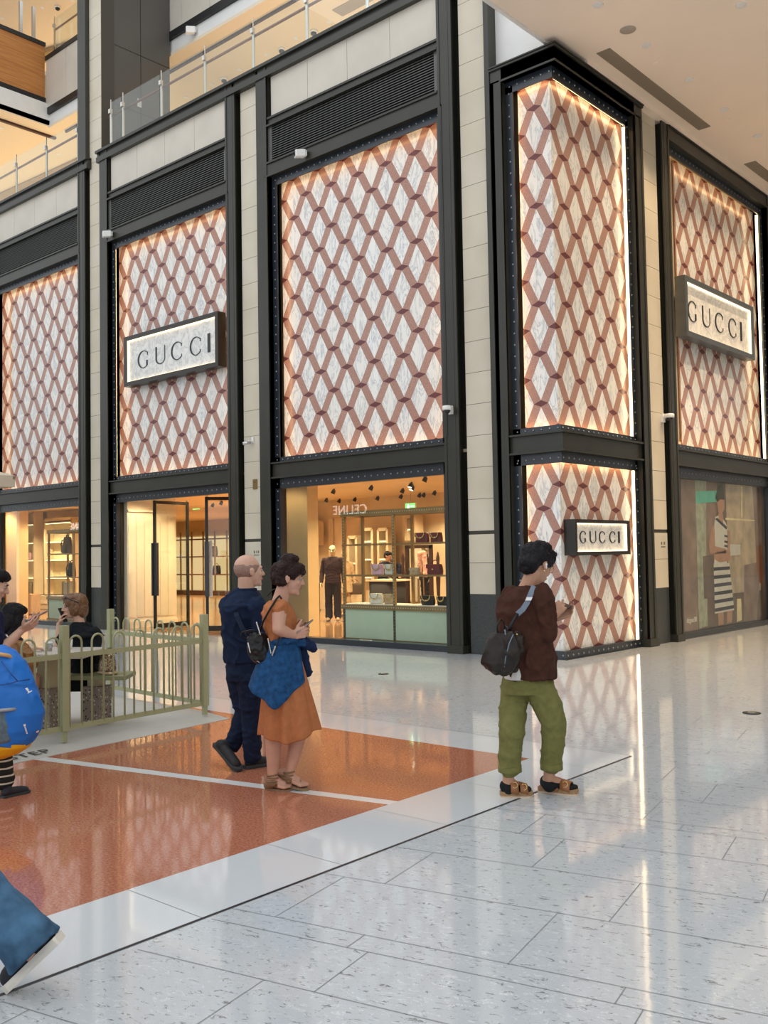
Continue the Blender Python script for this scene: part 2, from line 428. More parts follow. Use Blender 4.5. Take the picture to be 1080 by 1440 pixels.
# ================================================================== the setting
YF, XF = 12.37, -7.42
def FL(p): return (p[0], YF+p[1], p[2])
def FR(p): return (XF-p[1], p[0], p[2])
def struct(o): o['kind'] = 'structure'; return o

# ---- floor
fl = struct(MB().box(-46, 14, -14, 62, -.2, 0).build('floor', FLOORM))
fl['label'] = 'pale grey polished marble floor of the mall concourse'; fl['category'] = 'floor'
Z1, Z2, Z3 = .0012, .0020, .0028
def flat(name, polys, z, m):
    b = MB()
    for poly in polys: b.face([b.P((x, y, z)) for x, y in poly])
    o = b.build(name, m, fl); struct(o); return o
bx = lambda y: -3.455-.0268*y        # the black joint line
ex = lambda y: -4.035-.0290*y        # edge of the red stone
flat('border_paving', [[(ex(-8), -8), (bx(-8), -8), (bx(6.955), 6.955), (ex(6.4), 6.4)],
                       [(ex(6.4), 6.4), (bx(6.955), 6.955), (-14, 7.05), (-14, 6.42)]], Z1, BORDER)
# diagonal white strip  (-7.4,4.0)->(-4.19,4.71)
d0, d1 = (-14, 2.53), (ex(4.69), 4.69)
e0, e1 = (-14, 2.68), (ex(4.79), 4.79)
flat('red_paving', [[(ex(-8), -8), d1, d0, (-14, -8)], [e1, (ex(6.4), 6.4), (-14, 6.42), e0]], Z1, REDG)
flat('white_strip_paving', [[d0, d1, e1, e0]], Z1, STRIP)
# joints
jb = MB()
def seg(b, p, q, w, z):
    p = Vector((p[0], p[1], z)); q = Vector((q[0], q[1], z)); n = (q-p).normalized().cross(Vector((0, 0, 1)))*w/2
    b.quad(p-n, q-n, q+n, p+n)
def inside_tiles(p): return p[0] > bx(p[1]) if p[1] < 6.96 else True
tA = .2235; T = Vector((math.cos(tA), math.sin(tA))); N = Vector((-math.sin(tA), math.cos(tA)))
rows = [3.04-1.12, 3.44-1.12, 3.585-1.12, 3.04, 3.44, 3.585, 4.18, 4.725, 5.26, 5.70, 5.835, 6.37, 6.91, 7.45, 7.9, 8.04, 8.58, 9.12, 9.66, 10.2, 10.34, 10.88, 11.4, 11.95, 12.5, 12.64, 13.2, 13.8, 14.4, 15]
rows = sorted([r-2.3 for r in rows if r < 4.3]+rows)
ph = {4.18: -2.33, 3.585: -2.56+.0, 3.04: -2.0, 4.725: -1.777, 5.26: -.94, 5.835: -1.49, 6.37: -1.25}
def clipseg(t0, t1, q, step=.06):
    # draw along T at offset q from t0 to t1 keeping only what lies on the tile field
    run = None; t = t0
    while t <= t1+1e-6:
        p = T*t+N*q; ok = inside_tiles(p) and p[1] < 12.5 and not (p[1] > 6.9 and p[0] < -16)
        if ok and run is None: run = p
        if (not ok or t+step > t1) and run is not None:
            seg(jb, run, p, .0035, Z2); run = None
        t += step
for i, q in enumerate(rows):
    clipseg(-13, 13, q)
    if i+1 < len(rows):
        q2 = rows[i+1]; t0 = ph.get(q, (i*.61) % 1.1)
        for k in range(-14, 14):
            t = t0+k*1.105; p, r = T*t+N*q, T*t+N*q2
            if inside_tiles(p) and inside_tiles(r) and p[0] > -14 and p[0] < 9 and r[1] < 12.4: seg(jb, p, r, .0035, Z2)
for y in (-.95, -.03, .885, 1.8, 2.715, 3.635, 4.55, 5.47, 6.39): seg(jb, (ex(y), y), (bx(y), y), .004, Z2)
for x in (-5.1, -6.0, -6.9, -7.8, -8.7, -9.6): seg(jb, (x, 6.41), (x, 6.97), .004, Z2)
seg(jb, (bx(6.955), 6.955), (-14, 7.05), .006, Z2)
struct(jb.build('floor_joints', JOINT, fl))
kb = MB(); seg(kb, (bx(-8), -8), (bx(6.955), 6.955), .016, Z3)
struct(kb.build('floor_divider', BJOINT, fl))
# round floor outlet covers
for (px, py, r, lab) in ((1057, 1003, .085, 'round metal floor outlet cover in the marble floor right of the corner shopfront'), (539, 948, .07, 'small round metal floor cover in front of the display window')):
    p = on_z(px, py)
    t = thing('floor_outlet', lab, 'floor outlet', (p.x, p.y, 0))
    MB().lathe(p+Vector((0, 0, .001)), [(r, 0), (r, .006), (r*.8, .008)], 24).build('cover', BLACK, t)
    MB().lathe(p+Vector((0, 0, .009)), [(r*.45, 0), (r*.45, .003)], 20).build('plate', CHROME, t)

# ---- stone piers
ZTOP = 18.5
def pier(name, F, u0, u1, d, ztop, zb=.95, text=None):
    b = MB(F); z = .98
    zs = [zb]; k = .445
    k = 3.98-.507*6
    while k < ztop:
        if k > zb+.05: zs.append(k)
        k += .507
    zs.append(ztop)
    for a, c in zip(zs, zs[1:]):
        top = c-(.055 if abs(c-1.959) < .03 else .0035)
        b.box(u0+.002, u1-.002, d, d+.35, a+.0035, top)
    o = struct(b.build(name, STONE))
    bb = MB(F); bb.box(u0, u1, d+.012, d+.36, zb, ztop)
    struct(bb.build('wall_joint', mat('joint_dark', (.06, .055, .045), .8, 0, 0), o))  # dark backing visible in the joints between courses
    g = MB(F); g.box(u0, u1, d, d+.35, 0, zb); struct(g.build('wall_base', GRANITE, o))
    return o
pier('wall_left', FL, -20.33, -19.83, .10, ZTOP)
pier('wall_middle', FL, -14.76, -14.25, .10, 11.15)
pier('wall_corner', FL, -9.27, -8.69, .10, ZTOP)
pier('wall_right', FR, 15.38, 15.875, .09, 9.3)
# building mass behind the piers, below the second floor (fills the gaps between frames)
mb = MB(FL)
for (a, c) in ((-20.5, -19.7), (-14.9, -14.1), (-9.4, -8.55)): mb.box(a, c, .47, .6, 0, 11)
struct(mb.build('wall_core', BLACK))
mb = MB(FR); mb.box(15.2, 16.0, .46, .6, 0, 9.3); struct(mb.build('wall_core', BLACK))

# ---- riveted strips
def rivets(b, p0, p1, step, nrm, r=.019, h=.013):
    p0, p1 = Vector(p0), Vector(p1); L = (p1-p0).length; n = max(1, int(round(L/step)))
    k0 = b.cur; b.cur = 1
    for i in range(n+1): b.dome(p0+(p1-p0)*(i/n), nrm, r, h, 6)
    b.cur = k0
OUT = (0, -1, 0)
def lattice_panel(F, parts, z0, z1, qh, name, label, led=True, d=.24, parent=None):
    """parts: list of (poly in (u,z) frame mapped by its own F, u0, p half period, parity)"""
    root = thing(name, label, 'cladding panel', (0, 0, 0))
    b = MB(); uvs = []
    for (Fx, ua, ub, ph_, uo) in parts:
        i = [b.P(Fx((u, d, z))) for u, z in ((ua, z0), (ub, z0), (ub, z1), (ua, z1))]
        b.face(i); uvs.append([((u-ua)/ph_+uo, (z-z0)/qh) for u, z in ((ua, z0), (ub, z0), (ub, z1), (ua, z1))])
        j = [b.P(Fx((u, d+.03, z))) for u, z in ((ua, z0), (ub, z0), (ub, z1), (ua, z1))]
        b.face(list(reversed(j))); uvs.append([(.5, .9)]*4)
        for k in range(4):
            if len(parts) > 1 and k == (1 if Fx is FL else 3): continue      # mitred corner
            b.face((i[k], j[k], j[(k+1) % 4], i[(k+1) % 4])); uvs.append([(.5, .9)]*4)
    o = b.build('slab', LATT, root)
    ul = o.data.uv_layers.new(name='UVMap'); k = 0
    for uvf, p in zip(uvs, o.data.polygons):
        for q, li in zip(uvf, p.loop_indices): ul.data[li].uv = q
    return root
def leds(F, root, u0, u1, z0, z1, sides='lrtb', d0=.146, d1=.166, w=.012, off=.028):
    for s in sides:
        b = MB(F); m = LED
        if s == 'l': b.box(u0-off-w, u0-off, d0, d1, z0, z1)
        if s == 'r': b.box(u1+off, u1+off+w, d0, d1, z0, z1)
        if s == 'R': b.box(u1+.002, u1+.010, .150, .20, z0, z1); m = LEDV
        if s == 't': b.box(u0, u1, d0, d1, z1+off, z1+off+w)
        if s == 'b': b.box(u0, u1, d0, d1, z0-off-w, z0-off)
        b.build('led_strip', m, root, label='glowing warm white light strip')

def column(F, u0, u1, ztop, inner, root):
    b = MB(F)
    b.box(u0, u1, .0, .03, 0, ztop)                       # front flange
    um = (u0+u1)/2
    b.box(um-.04, um+.04, .03, .3, 0, ztop); b.box(u0, u1, .27, .32, 0, ztop)
    lip = (u1-.05, u1) if inner == 'r' else (u0, u0+.05)
    b.box(lip[0], lip[1], -.015, .30, 0, ztop)
    b.box(u0+.06 if inner == 'r' else u0, u1 if inner == 'r' else u1-.06, -.004, 0, 0, ztop)
    b.box(u0-.015, u1+.015, -.03, .3, 0, .13)             # plinth
    return b.build('column', STEEL, root, bevel=.004)
def ibeam(F, u0, u1, root, z0=3.09, z1=3.40, d=.0):
    b = MB(F); b.box(u0, u1, d+.05, d+.08, z0, z1); b.box(u0, u1, d, d+.2, z1-.03, z1); b.box(u0, u1, d, d+.2, z0, z0+.03)
    return b.build('beam', STEEL, root, bevel=.003)
def bay(F, ul, ur, n, where, upper=True, cl=(.07, .38), cr=(.37, .08), top=8.80, sill=True):
    """one steel bay; ul, ur are the stone edges at its sides"""
    t = thing('steel_bay_frame', 'dark riveted steel frame '+where, 'frame', F(((ul+ur)/2, 0, 0)))
    a0, a1, b0, b1 = ul+cl[0], ul+cl[1], ur-cr[0], ur-cr[1]
    zt = 11.2 if upper else 9.22
    column(F, a0, a1, zt, 'r', t); column(F, b0, b1, zt, 'l', t)
    ibeam(F, a1, b0, t)
    # upper riveted frame round the panel
    s = .13; b = MB(F)
    for (x0, x1, z0, z1) in ((a1, a1+s, 3.40, top), (b0-s, b0, 3.40, top), (a1, b0, 3.40, 3.50), (a1, b0, top, 8.99)): b.box(x0, x1, .12, .145, z0, z1)
    rivets(b, F0(a1+s*.5, .12, 3.55), F0(a1+s*.5, .12, top-.05), .178, OUT); rivets(b, F0(b0-s*.5, .12, 3.55), F0(b0-s*.5, .12, top-.05), .178, OUT)
    rivets(b, F0(a1+.06, .12, 3.45), F0(b0-.06, .12, 3.45), .155, OUT); rivets(b, F0(a1+.1, .12, 8.90), F0(b0-.1, .12, 8.90), .155, OUT)
    b.build('riveted_frame', [STEEL2, RIVET], t)
    b = MB(F)
    for (x0, x1, z0, z1) in ((a1, a1+s, .0, 3.09), (b0-s, b0, .0, 3.09), (a1, b0, 2.90, 3.09)): b.box(x0, x1, .12, .22, z0, z1)
    rivets(b, F0(a1+s*.5, .12, .2), F0(a1+s*.5, .12, 2.85), .178, OUT); rivets(b, F0(b0-s*.5, .12, .2), F0(b0-s*.5, .12, 2.85), .178, OUT)
    rivets(b, F0(a1+.06, .12, 2.99), F0(b0-.06, .12, 2.99), .155, OUT)
    b.build('riveted_frame', [STEEL2, RIVET], t)
    if sill:
        b = MB(F); b.box(a1, b0, .10, .3, 0, .10); b.build('sill', STEEL2, t)
    # reveal behind the column so that nothing shows past it
    MB(F).box(a1-.02, a1, .03, .40, 0, 9.2).build('reveal', STEEL, t); MB(F).box(b0, b0+.02, .03, .40, 0, 9.2).build('reveal', STEEL, t)
    # lintel
    b = MB(F); b.box(a1, b0, .0, .24, 8.97, 9.22); b.box(a1-.07, b0+.07, -.012, 0, 8.955, 8.985); b.box(a1, b0, -.03, .2, 9.20, 9.235)
    b.box(a1-.07, a1-.045, -.012, 0, 3.5, 8.985); b.box(b0+.045, b0+.07, -.012, 0, 3.5, 8.985)
    b.build('lintel', STEEL, t)
    if upper:
        b = MB(F); b.box(a1, b0, .16, .2, 9.23, 9.97); b.box(a1, a1+.1, .04, .2, 9.23, 9.97); b.box(b0-.1, b0, .04, .2, 9.23, 9.97)
        n_ = 15
        for k in range(n_):
            z = 9.27+k*.0455
            b.hexa([(a1+.1, .05, z), (b0-.1, .05, z), (b0-.1, .15, z+.02), (a1+.1, .15, z+.02), (a1+.1, .05, z+.012), (b0-.1, .05, z+.012), (b0-.1, .15, z+.032), (a1+.1, .15, z+.032)])
        b.build('louver', LOUV, t)
        b = MB(F); b.box(a1, b0, -.02, .2, 9.94, 9.975); b.box(a1, b0, .03, .2, 9.975, 10.13); b.box(a1, b0, .0, .2, 10.09, 10.13)
        b.build('ledge', STEEL, t)
        # stone fascia
        fb = MB(F); k = 4; L = (b0-a1-.12)/k
        for i in range(k): fb.box(a1+.06+i*L+.004, a1+.06+(i+1)*L-.004, .07, .12, 10.14, 10.94)
        o = struct(fb.build('wall_fascia', FASC)); bb = MB(F); bb.box(a1, b0, .09, .3, 10.1, 11.0); struct(bb.build('wall_fascia_backing', BLACK, o))
    return t, a0, a1, b0, b1
def F0(u, d, z): return (u, d, z)

BAYS = []
t1 = bay(FL, -25.46, -20.33, 1, 'round the leftmost shop bay', cl=(.07, .40), cr=(.36, .08))
t2 = bay(FL, -19.83, -14.76, 2, 'round the bay with the open shop doors', cl=(.07, .40), cr=(.36, .08), sill=False)
t3 = bay(FL, -14.25, -9.27, 3, 'round the bay with the big display window', cl=(.07, .38), cr=(.37, .08))
tR = bay(FR, 15.875, 21.75, 4, 'round the poster window at far right', upper=False, cl=(.07, .33), cr=(.75, .3))
Q = .384
specs = [(FL, t1, -22.90, .3435, 'marble lattice panel without a sign above the leftmost shop window'),
         (FL, t2, -17.31, .3420, 'marble lattice panel with a black framed sign above the open shop doors'),
         (FL, t3, -11.70, .3370, 'largest marble lattice panel, without a sign, above the display window')]
for F, T_, c, p, lab in specs:
    _, a0, a1, b0, b1 = T_
    k_ = (YF+.31)/(YF+.24); c *= k_; p *= k_
    r = lattice_panel(F, [(F, c-6*p, c+6*p, p, 1)], 1.6+1.885*k_, 1.6+7.262*k_, Q*k_, 'marble_cladding_panel', lab, d=.31)
    leds(F, r, a1+.13, b0-.13, 3.50, 8.80)
_, a0, a1, b0, b1 = tR
k_ = (XF-.31)/(XF-.24)
r = lattice_panel(FR, [(FR, 16.93*k_, 16.93*k_+12*.338*k_, .338*k_, 0)], 1.6+1.885*k_, 1.6+7.262*k_, Q*k_, 'marble_cladding_panel', 'marble lattice panel with a wide sign at the far right, beyond the stone pier', d=.31)
leds(FR, r, 16.335, 20.83, 3.50, 8.80, 'ltbR')

# ---- the projecting corner bay
cb = thing('corner_bay_frame', 'dark riveted steel frame wrapping the outer building corner', 'frame', (XF, YF, 0))
XL0, XL1 = -8.60, -8.39          # left post on the left face (u = x)
YR0, YR1 = 14.90, 15.17          # right post on the right face (u = y)
b = MB(FL); b.box(XL0, XL1, 0, .03, 0, 9.0); b.box(XL0, XL0+.07, 0, .3, 0, 9.0); b.box(XL1-.03, XL1, -.012, .3, 0, 9.0); b.box(XL0-.01, XL1+.01, -.03, .25, 0, .13); b.build('column', STEEL, cb, bevel=.003)
b = MB(FR); b.box(YR0, YR1, 0, .03, 0, 9.0); b.box(YR0, YR0+.04, 0, .3, 0, 9.0); b.box(YR1-.06, YR1, -.012, .3, 0, 9.0); b.box(YR0-.02, YR1+.03, -.04, .3, 0, .13); b.build('column', STEEL, cb, bevel=.003)
def corner_ring(prof, m, name, riv=None, x0=XL1, y1=YR0, **kw):
    """sweep a (d,z) profile box list round the corner"""
    b = MB()
    for (d0, d1, z0, z1) in prof:
        P = lambda x, y, z: (x, y, z)
        A = [(x0, YF+d0), (XF-d0, YF+d0), (XF-d0, y1)]; B = [(x0, YF+d1), (XF-d1, YF+d1), (XF-d1, y1)]
        for k in range(2):
            q = [A[k], A[k+1], B[k+1], B[k]]
            b.hexa([(x, y, z0) for x, y in q]+[(x, y, z1) for x, y in q])
    if riv:
        for (d, z, off) in riv:
            rivets(b, (x0+.08, YF+d, z), (XF-d-.05, YF+d, z), .155, (0, -1, 0)); rivets(b, (XF-d, YF+d+.05, z), (XF-d, y1-.06, z), .155, (1, 0, 0))
    o = b.build(name, m, cb, **kw); fix_normals(o); return o
corner_ring([(.0, .2, 3.37, 3.40), (.05, .08, 3.09, 3.40), (0, .2, 3.09, 3.12)], STEEL, 'beam')
corner_ring([(.12, .145, 3.40, 3.50)], [STEEL2, RIVET], 'riveted_frame', [(.12, 3.45, 0)])
corner_ring([(.12, .145, 2.93, 3.09)], [STEEL2, RIVET], 'riveted_frame', [(.12, 3.01, 0)])
corner_ring([(.12, .145, 8.79, 9.0)], [STEEL2, RIVET], 'riveted_frame', [(.12, 8.89, 0)])
corner_ring([(.14, .2, 0, .125), (.11, .2, .0, .012)], [STEEL2, RIVET], 'sill', [(.14, .06, 0)])
corner_ring([(.0, .26, 8.97, 9.2), (-.012, 0, 8.955, 8.985)], STEEL, 'lintel', x0=XL1, y1=YR0)
corner_ring([(-.03, .26, 9.17, 9.225), (-.05, .26, 9.205, 9.225), (0, .2, 8.97, 9.17)], STEEL, 'cornice', x0=XL0, y1=YR1+.02)
b = MB(FL)
for z0, z1 in ((3.40, 8.9), (.12, 3.09)):
    b.box(XL1, XL1+.13, .12, .145, z0, z1); rivets(b, (XL1+.065, .12, z0+.15), (XL1+.065, .12, z1-.12), .178, OUT)
b.build('riveted_frame', [STEEL2, RIVET], cb)
b = MB(FR)
for z0, z1 in ((3.40, 8.9), (.12, 3.09)):
    b.box(YR0-.07, YR0, .12, .145, z0, z1); rivets(b, (YR0-.035, .12, z0+.15), (YR0-.035, .12, z1-.12), .178, OUT)
b.build('riveted_frame', [STEEL2, RIVET], cb)
b = MB(FL); b.box(XL0+.02, XL1+.02, .25, .3, 0, 9.1); b.build('backing', STEEL, cb)
b = MB(FR); b.box(YR0, YR1-.02, .25, .3, 0, 9.1); b.build('backing', STEEL, cb)
ZC = XF-.24
r = lattice_panel(None, [(FL, ZC-.58, ZC, .29, 0), (FR, YF+.24, YF+.24+7*.345, .345, 0)], 3.485, 8.862, Q, 'marble_cladding_panel', 'tall marble lattice panel folded round the building corner')
leds(FL, r, XL1+.13, ZC-.02, 3.50, 8.79, 'l'); leds(FR, r, YF+.26, YR0-.07, 3.50, 8.79, 'R')
for z in (8.815, 3.462):
    b = MB(FL); b.box(XL1+.13, ZC, .145, .175, z, z+.014); b.build('led_strip', LED, r, label='glowing warm white light strip')
    b = MB(FR); b.box(YF+.24, YR0-.07, .145, .175, z, z+.014); b.build('led_strip', LED, r, label='glowing warm white light strip')
r = lattice_panel(None, [(FL, ZC-.58, ZC, .29, 1), (FR, YF+.24, YF+.24+7*.345, .345, 1)], .12, .12+8*.357, .357, 'marble_cladding_panel', 'low marble lattice panel folded round the corner behind the person in brown')
leds(FL, r, XL1+.13, ZC-.02, .13, 2.93, 'l'); leds(FR, r, YF+.26, YR0-.07, .13, 2.93, 'R')
for z in (2.955, .104):
    b = MB(FL); b.box(XL1+.13, ZC, .145, .175, z, z+.014); b.build('led_strip', LED, r, label='glowing warm white light strip')
    b = MB(FR); b.box(YF+.24, YR0-.07, .145, .175, z, z+.014); b.build('led_strip', LED, r, label='glowing warm white light strip')
# solid core behind the panels
b = MB(); b.box(-9.0, XF-.29, YF+.29, YF+3.2, 0, 9.2); struct(b.build('wall_core', BLACK))
# steel edge trim between corner stone pier and bay, and the white wall above the bay
struct(MB(FL).box(-8.69, -8.60, -.02, .3, 0, ZTOP).build('trim_1', STEEL))
struct(MB().box(-8.62, -7.63, 12.56, 12.9, 9.2, ZTOP).build('wall_white', WHITE))
struct(MB(FR).box(15.17, 15.38, .16, .4, 0, 9.3).build('trim_2', STEEL))
struct(MB(FR).box(21.4, 30, .02, .4, 0, 9.3).build('wall_far', STONE))

struct(MB().box(9, 9.4, 6, 60, 0, 9.3).build('wall_concourse_side', mat('concourse_stone', (.55, .47, .37), .4, 0, .2, .4)))
struct(MB().box(-7.4, 9.4, 58, 58.4, 0, 9.3).build('wall_concourse_end', MATS['concourse_stone']))
# ---- lintel-level structure behind the frames (closing slabs)
sl = MB(); sl.box(-46, -7.75, 12.80, 27.2, 3.46, 3.6); sl.box(-46, -8.6, 12.66, 17.6, 10.6, 11.05)
sl.box(-46, -7.8, 12.76, 12.98, 3.26, 10.9); sl.box(-8.0, -7.79, 12.8, 22, 3.0, 10)
struct(sl.build('slab', CREAM))
# top band (edge of the second floor)
for ul, ur in ((-25.5, -20.25), (-19.85, -8.69)):
    b = MB(FL); b.box(ul, ur, -.03, .2, 10.94, 11.06); b.box(ul, ur, .0, .2, 11.06, 11.17); b.box(ul, ur, -.06, .2, 11.15, 11.21)
    struct(b.build('trim_3', STEEL))
struct(MB(FL).box(-9.55, -9.24, -.01, .3, 11.2, ZTOP).build('trim_4', STEEL))
struct(MB(FL).box(-20.68, -20.33, -.01, .3, 11.2, ZTOP).build('trim_5', STEEL))
struct(MB(FL).box(-46, -25.46, .1, .5, 0, 11.2).build('wall_beyond', STONE))

# ---- shop signs
def sign(F, u0, u1, z0, z1, d0, d1, bw, label, lets, capz, caph, rim):
    t = thing('shop_sign', label, 'sign', F(((u0+u1)/2, d0, z0)))
    b = MB(F)
    for (x0, x1, a, c) in ((u0, u1, z1-bw, z1), (u0, u1, z0, z0+bw), (u0, u0+bw, z0+bw, z1-bw), (u1-bw, u1, z0+bw, z1-bw)): b.box(x0, x1, d0, d1, a, c)
    b.build('sign_frame', rim, t)
    MB(F).box(u0+bw*.5, u1-bw*.5, d0+.07, d0+.09, z0+bw*.5, z1-bw*.5).build('sign_face', SIGNM, t)
    for (x0, x1, a, c) in ((u0+bw, u1-bw, z1-bw-.012, z1-bw), (u1-bw-.012, u1-bw, z0+bw, z1-bw), (u0+bw, u0+bw+.012, z0+bw, z1-bw), (u0+bw, u1-bw, z0+bw, z0+bw+.012)):
        MB(F).box(x0, x1, d0+.03, d0+.066, a, c).build('sign_light', LEDW, t, label='lit strip inside the sign frame')
    for ch, u, w in lets:
        polys, nw = letter(ch); b = MB(F)
        for poly in polys: b.prism([(u+x/nw*w, capz+y*caph) for x, y in poly], (0, d0+.07, 0), (1, 0, 0), (0, 0, 1), (0, -.012, 0))
        o = b.build('letter', mat('sign_lettering', (.015, .017, .022), .4, 0, 0), t); fix_normals(o)
    return t
BRONZE = mat('sign_bronze', (.02, .016, .012), .35, .0, .1)
sign(FL, -18.83, -15.46, 5.50, 6.63, .03, .235, .095, 'wide black framed marble shop sign over the open doors', [('G', -18.375, .40), ('U', -17.70, .345), ('C', -17.135, .40), ('C', -16.475, .385), ('I', -15.875, .085)], 5.845, .395, BRONZE)
sign(FR, 16.79, 20.10, 5.51, 6.63, .03, .235, .10, 'wide grey framed marble shop sign at the far right, high on the wall', [('G', 17.01, .40), ('U', 17.66, .35), ('C', 18.25, .41), ('C', 18.905, .40), ('I', 19.51, .085)], 5.84, .39, mat('sign_grey_metal', (.10, .115, .125), .3, .3, .1))
sign(FR, 12.695, 14.415, 1.541, 2.085, .04, .235, .055, 'small black framed marble shop sign low on the corner bay', [('G', 12.925, .187), ('U', 13.232, .185), ('C', 13.516, .187), ('C', 13.845, .192), ('I', 14.137, .043)], 1.725, .185, BRONZE)

# ---- ceiling over the concourse at right
ce = struct(MB().box(-7.62, 8, 9.2, 44, 9.30, 9.75).build('ceiling', CEIL))
struct(MB(FR).box(13.3, 30, -.04, .5, 9.22, 9.32).build('trim_6', CEIL))
struct(MB().box(-7.60, -7.55, 9.2, 12.5, 9.27, 9.34).build('trim_7', WHITE))
def downlight(p, lab, on):
    t = thing('downlight', lab, 'ceiling light', p, 0, 'concourse ceiling downlights')
    p = Vector(p)
    MB().lathe(p, [(.062, -.008), (.075, -.008), (.078, 0), (.05, 0)], 20).build('trim_ring', WHITE, t)
    MB().lathe(p+Vector((0, 0, -.004)), [(.001, 0), (.058, 0), (.058, .004)], 20).build('lamp', DL if on else DLDIM, t)
for i, (px, py, on) in enumerate(((841, 7, 0), (1042, 7, 0), (909, 64, 1), (969, 112, 0), (1019, 154, 0), (1065, 191, 1))):
    downlight(on_z(px, py, 9.30), ['concourse downlight nearest the corner pier, at the top edge of the picture', 'concourse downlight in the top right corner of the picture', 'brightly lit downlight beside the long ceiling grille', 'downlight beside the middle of the long ceiling grille', 'downlight next to the end of the long ceiling grille', 'lit downlight beside the second ceiling grille'][i], on)
p = on_z(883, 42, 9.30)
t = thing('ceiling_speaker', 'round flush speaker cover in the concourse ceiling', 'speaker', p)
MB().lathe(p, [(.001, -.006), (.115, -.006), (.12, 0)], 28).build('grille', mat('speaker_grille', (.42, .36, .30), .6, 0, .3, 200), t)
for i, (px, py) in enumerate(((923, 88), (1022, 168))):
    p = on_z(px, py, 9.30)
    t = thing('smoke_detector', ['small flat ceiling detector beside the lit downlight', 'small flat ceiling detector beside the second grille'][i], 'detector', p)
    MB().lathe(p, [(.05, -.012), (.055, -.008), (.058, 0)], 20).build('housing', CEIL, t)
GRL = mat('grille_metal', (.36, .30, .23), .5, .2, .3, 150)
for i, (x0, x1, y0, y1) in enumerate(((-7.18, -6.95, 13.22, 16.97), (-7.18, -6.95, 19.13, 22.9))):
    t = thing('ceiling_grille', ['long brown ceiling air grille near the building corner', 'second brown ceiling air grille at the far right edge'][i], 'air grille', ((x0+x1)/2, y0, 9.3))
    b = MB(); b.box(x0, x1, y0, y1, 9.294, 9.30)
    for k in range(12): x = x0+.012+k*(x1-x0-.024)/11; b.box(x-.004, x+.004, y0, y1, 9.287, 9.294)
    n_ = int((y1-y0)/.025)
    for k in range(n_): y = y0+k*.025; b.box(x0, x1, y, y+.006, 9.288, 9.294)
    b.build('slats', GRL, t)

# ---- second floor gallery
G2 = 14.5      # face of the third floor parapet
struct(MB().box(-20.30, -19.86, 12.72, 14.47, 11.05, 18.6).build('wall_clad', mat('dark_cladding', (.085, .082, .076), .4, .1, .05, .6)))
cl = MB()
for z in (12.55, 14.0, 15.9): cl.box(-19.861, -19.856, 12.72, 14.47, z, z+.015)
cl.box(-19.861, -19.856, 13.6, 13.615, 11.05, 18.6); struct(cl.build('wall_clad_joints', BLACK))
struct(MB().box(-19.9, -19.0, 14.3, 17.6, 11.05, 12.0).build('wall_low', mat('blue_grey_wall', (.30, .34, .36), .4, 0, .05)))
struct(MB().box(-46, -8.6, 17.4, 17.6, 11.05, 14.5).build('wall_gallery', GALC))
gal = MB(); gal.box(-25.9, -8.6, G2+.35, 17.6, 14.42, 14.6); gal.box(-46, -25.9, 12.9, 17.6, 14.42, 14.6); struct(gal.build('ceiling_gallery', GALC))
b = MB(); b.box(-25.9, -8.6, G2+.02, G2+.36, 14.36, 14.45); struct(b.build('ceiling_soffit', GALC))
b = MB(); b.box(-25.8, -8.6, G2+.50, G2+.56, 14.36, 14.42); b.box(-26.5, -26.4, 12.9, G2+.56, 14.36, 14.42); struct(b.build('trim_8', mat('dark_red_trim', (.05, .015, .012), .5, 0, .1)))
b = MB(); b.box(-25.9, -8.6, G2+.06, G2+.3, 14.45, 14.80); b.box(-26.2, -25.9, 12.9, G2+.3, 14.45, 15.1); struct(b.build('wall_fascia_white', WHITE))
b = MB(); b.box(-26.0, -8.6, G2-.02, G2+.3, 14.78, 14.97); b.box(-26.0, -8.6, G2-.03, G2+.2, 16.42, 16.55); b.box(-26.12, -26.0, 12.9, G2, 15.1, 15.3); b.box(-26.12, -26.0, 12.9, G2, 16.86, 16.98); struct(b.build('trim_9', BLACK))
b = MB(); x = -25.98
while x < -8.8: b.box(x+.004, x+1.096, G2, G2+.1, 14.97, 16.42); x += 1.1
struct(b.build('wall_parapet', FASC)); struct(MB().box(-26, -8.6, G2+.04, G2+.2, 14.97, 16.42).build('wall_parapet_backing', BLACK))
struct(MB().box(-26.3, -26.03, 12.0, G2-.02, 15.28, 16.88).build('wall_timber', WOODP))
b = MB(); b.box(-46, -8.6, G2+.3, 24, 16.3, 16.42); struct(b.build('slab_third', GALC))
b = MB(); b.box(-26.0, -8.6, 15.5, 24, 19.2, 19.4); b.box(-46, -26.0, 9.5, 24, 19.2, 19.4); struct(b.build('ceiling_third', GALC))
struct(MB().box(-46, -8.6, 20.4, 20.6, 16.4, 19.3).build('wall_third', mat('ochre_wall', (.42, .26, .09), .6, 0, .1, 1)))
b = MB(); b.beam((-34, 15.8, 19.1), (-22, 19.5, 19.1), .5, .15); b.beam((-30, 19.5, 19.1), (-22, 15.5, 19.1), .4, .15); struct(b.build('beam_third', mat('bronze_beam', (.30, .21, .10), .5, 0, .1)))
b = MB(); b.beam((-40, 15.9, 14.38), (-21, 17.0, 14.38), .7, .05); b.beam((-40, 17.1, 14.38), (-27, 16.5, 14.38), .25, .05); struct(b.build('trim_10', mat('bronze_panel', (.34, .24, .12), .5, 0, .1)))
b = MB(); b.beam((-15.5, 16.1, 14.41), (-10, 16.1, 14.41), .35, .02); struct(b.build('trim_11', GRL))

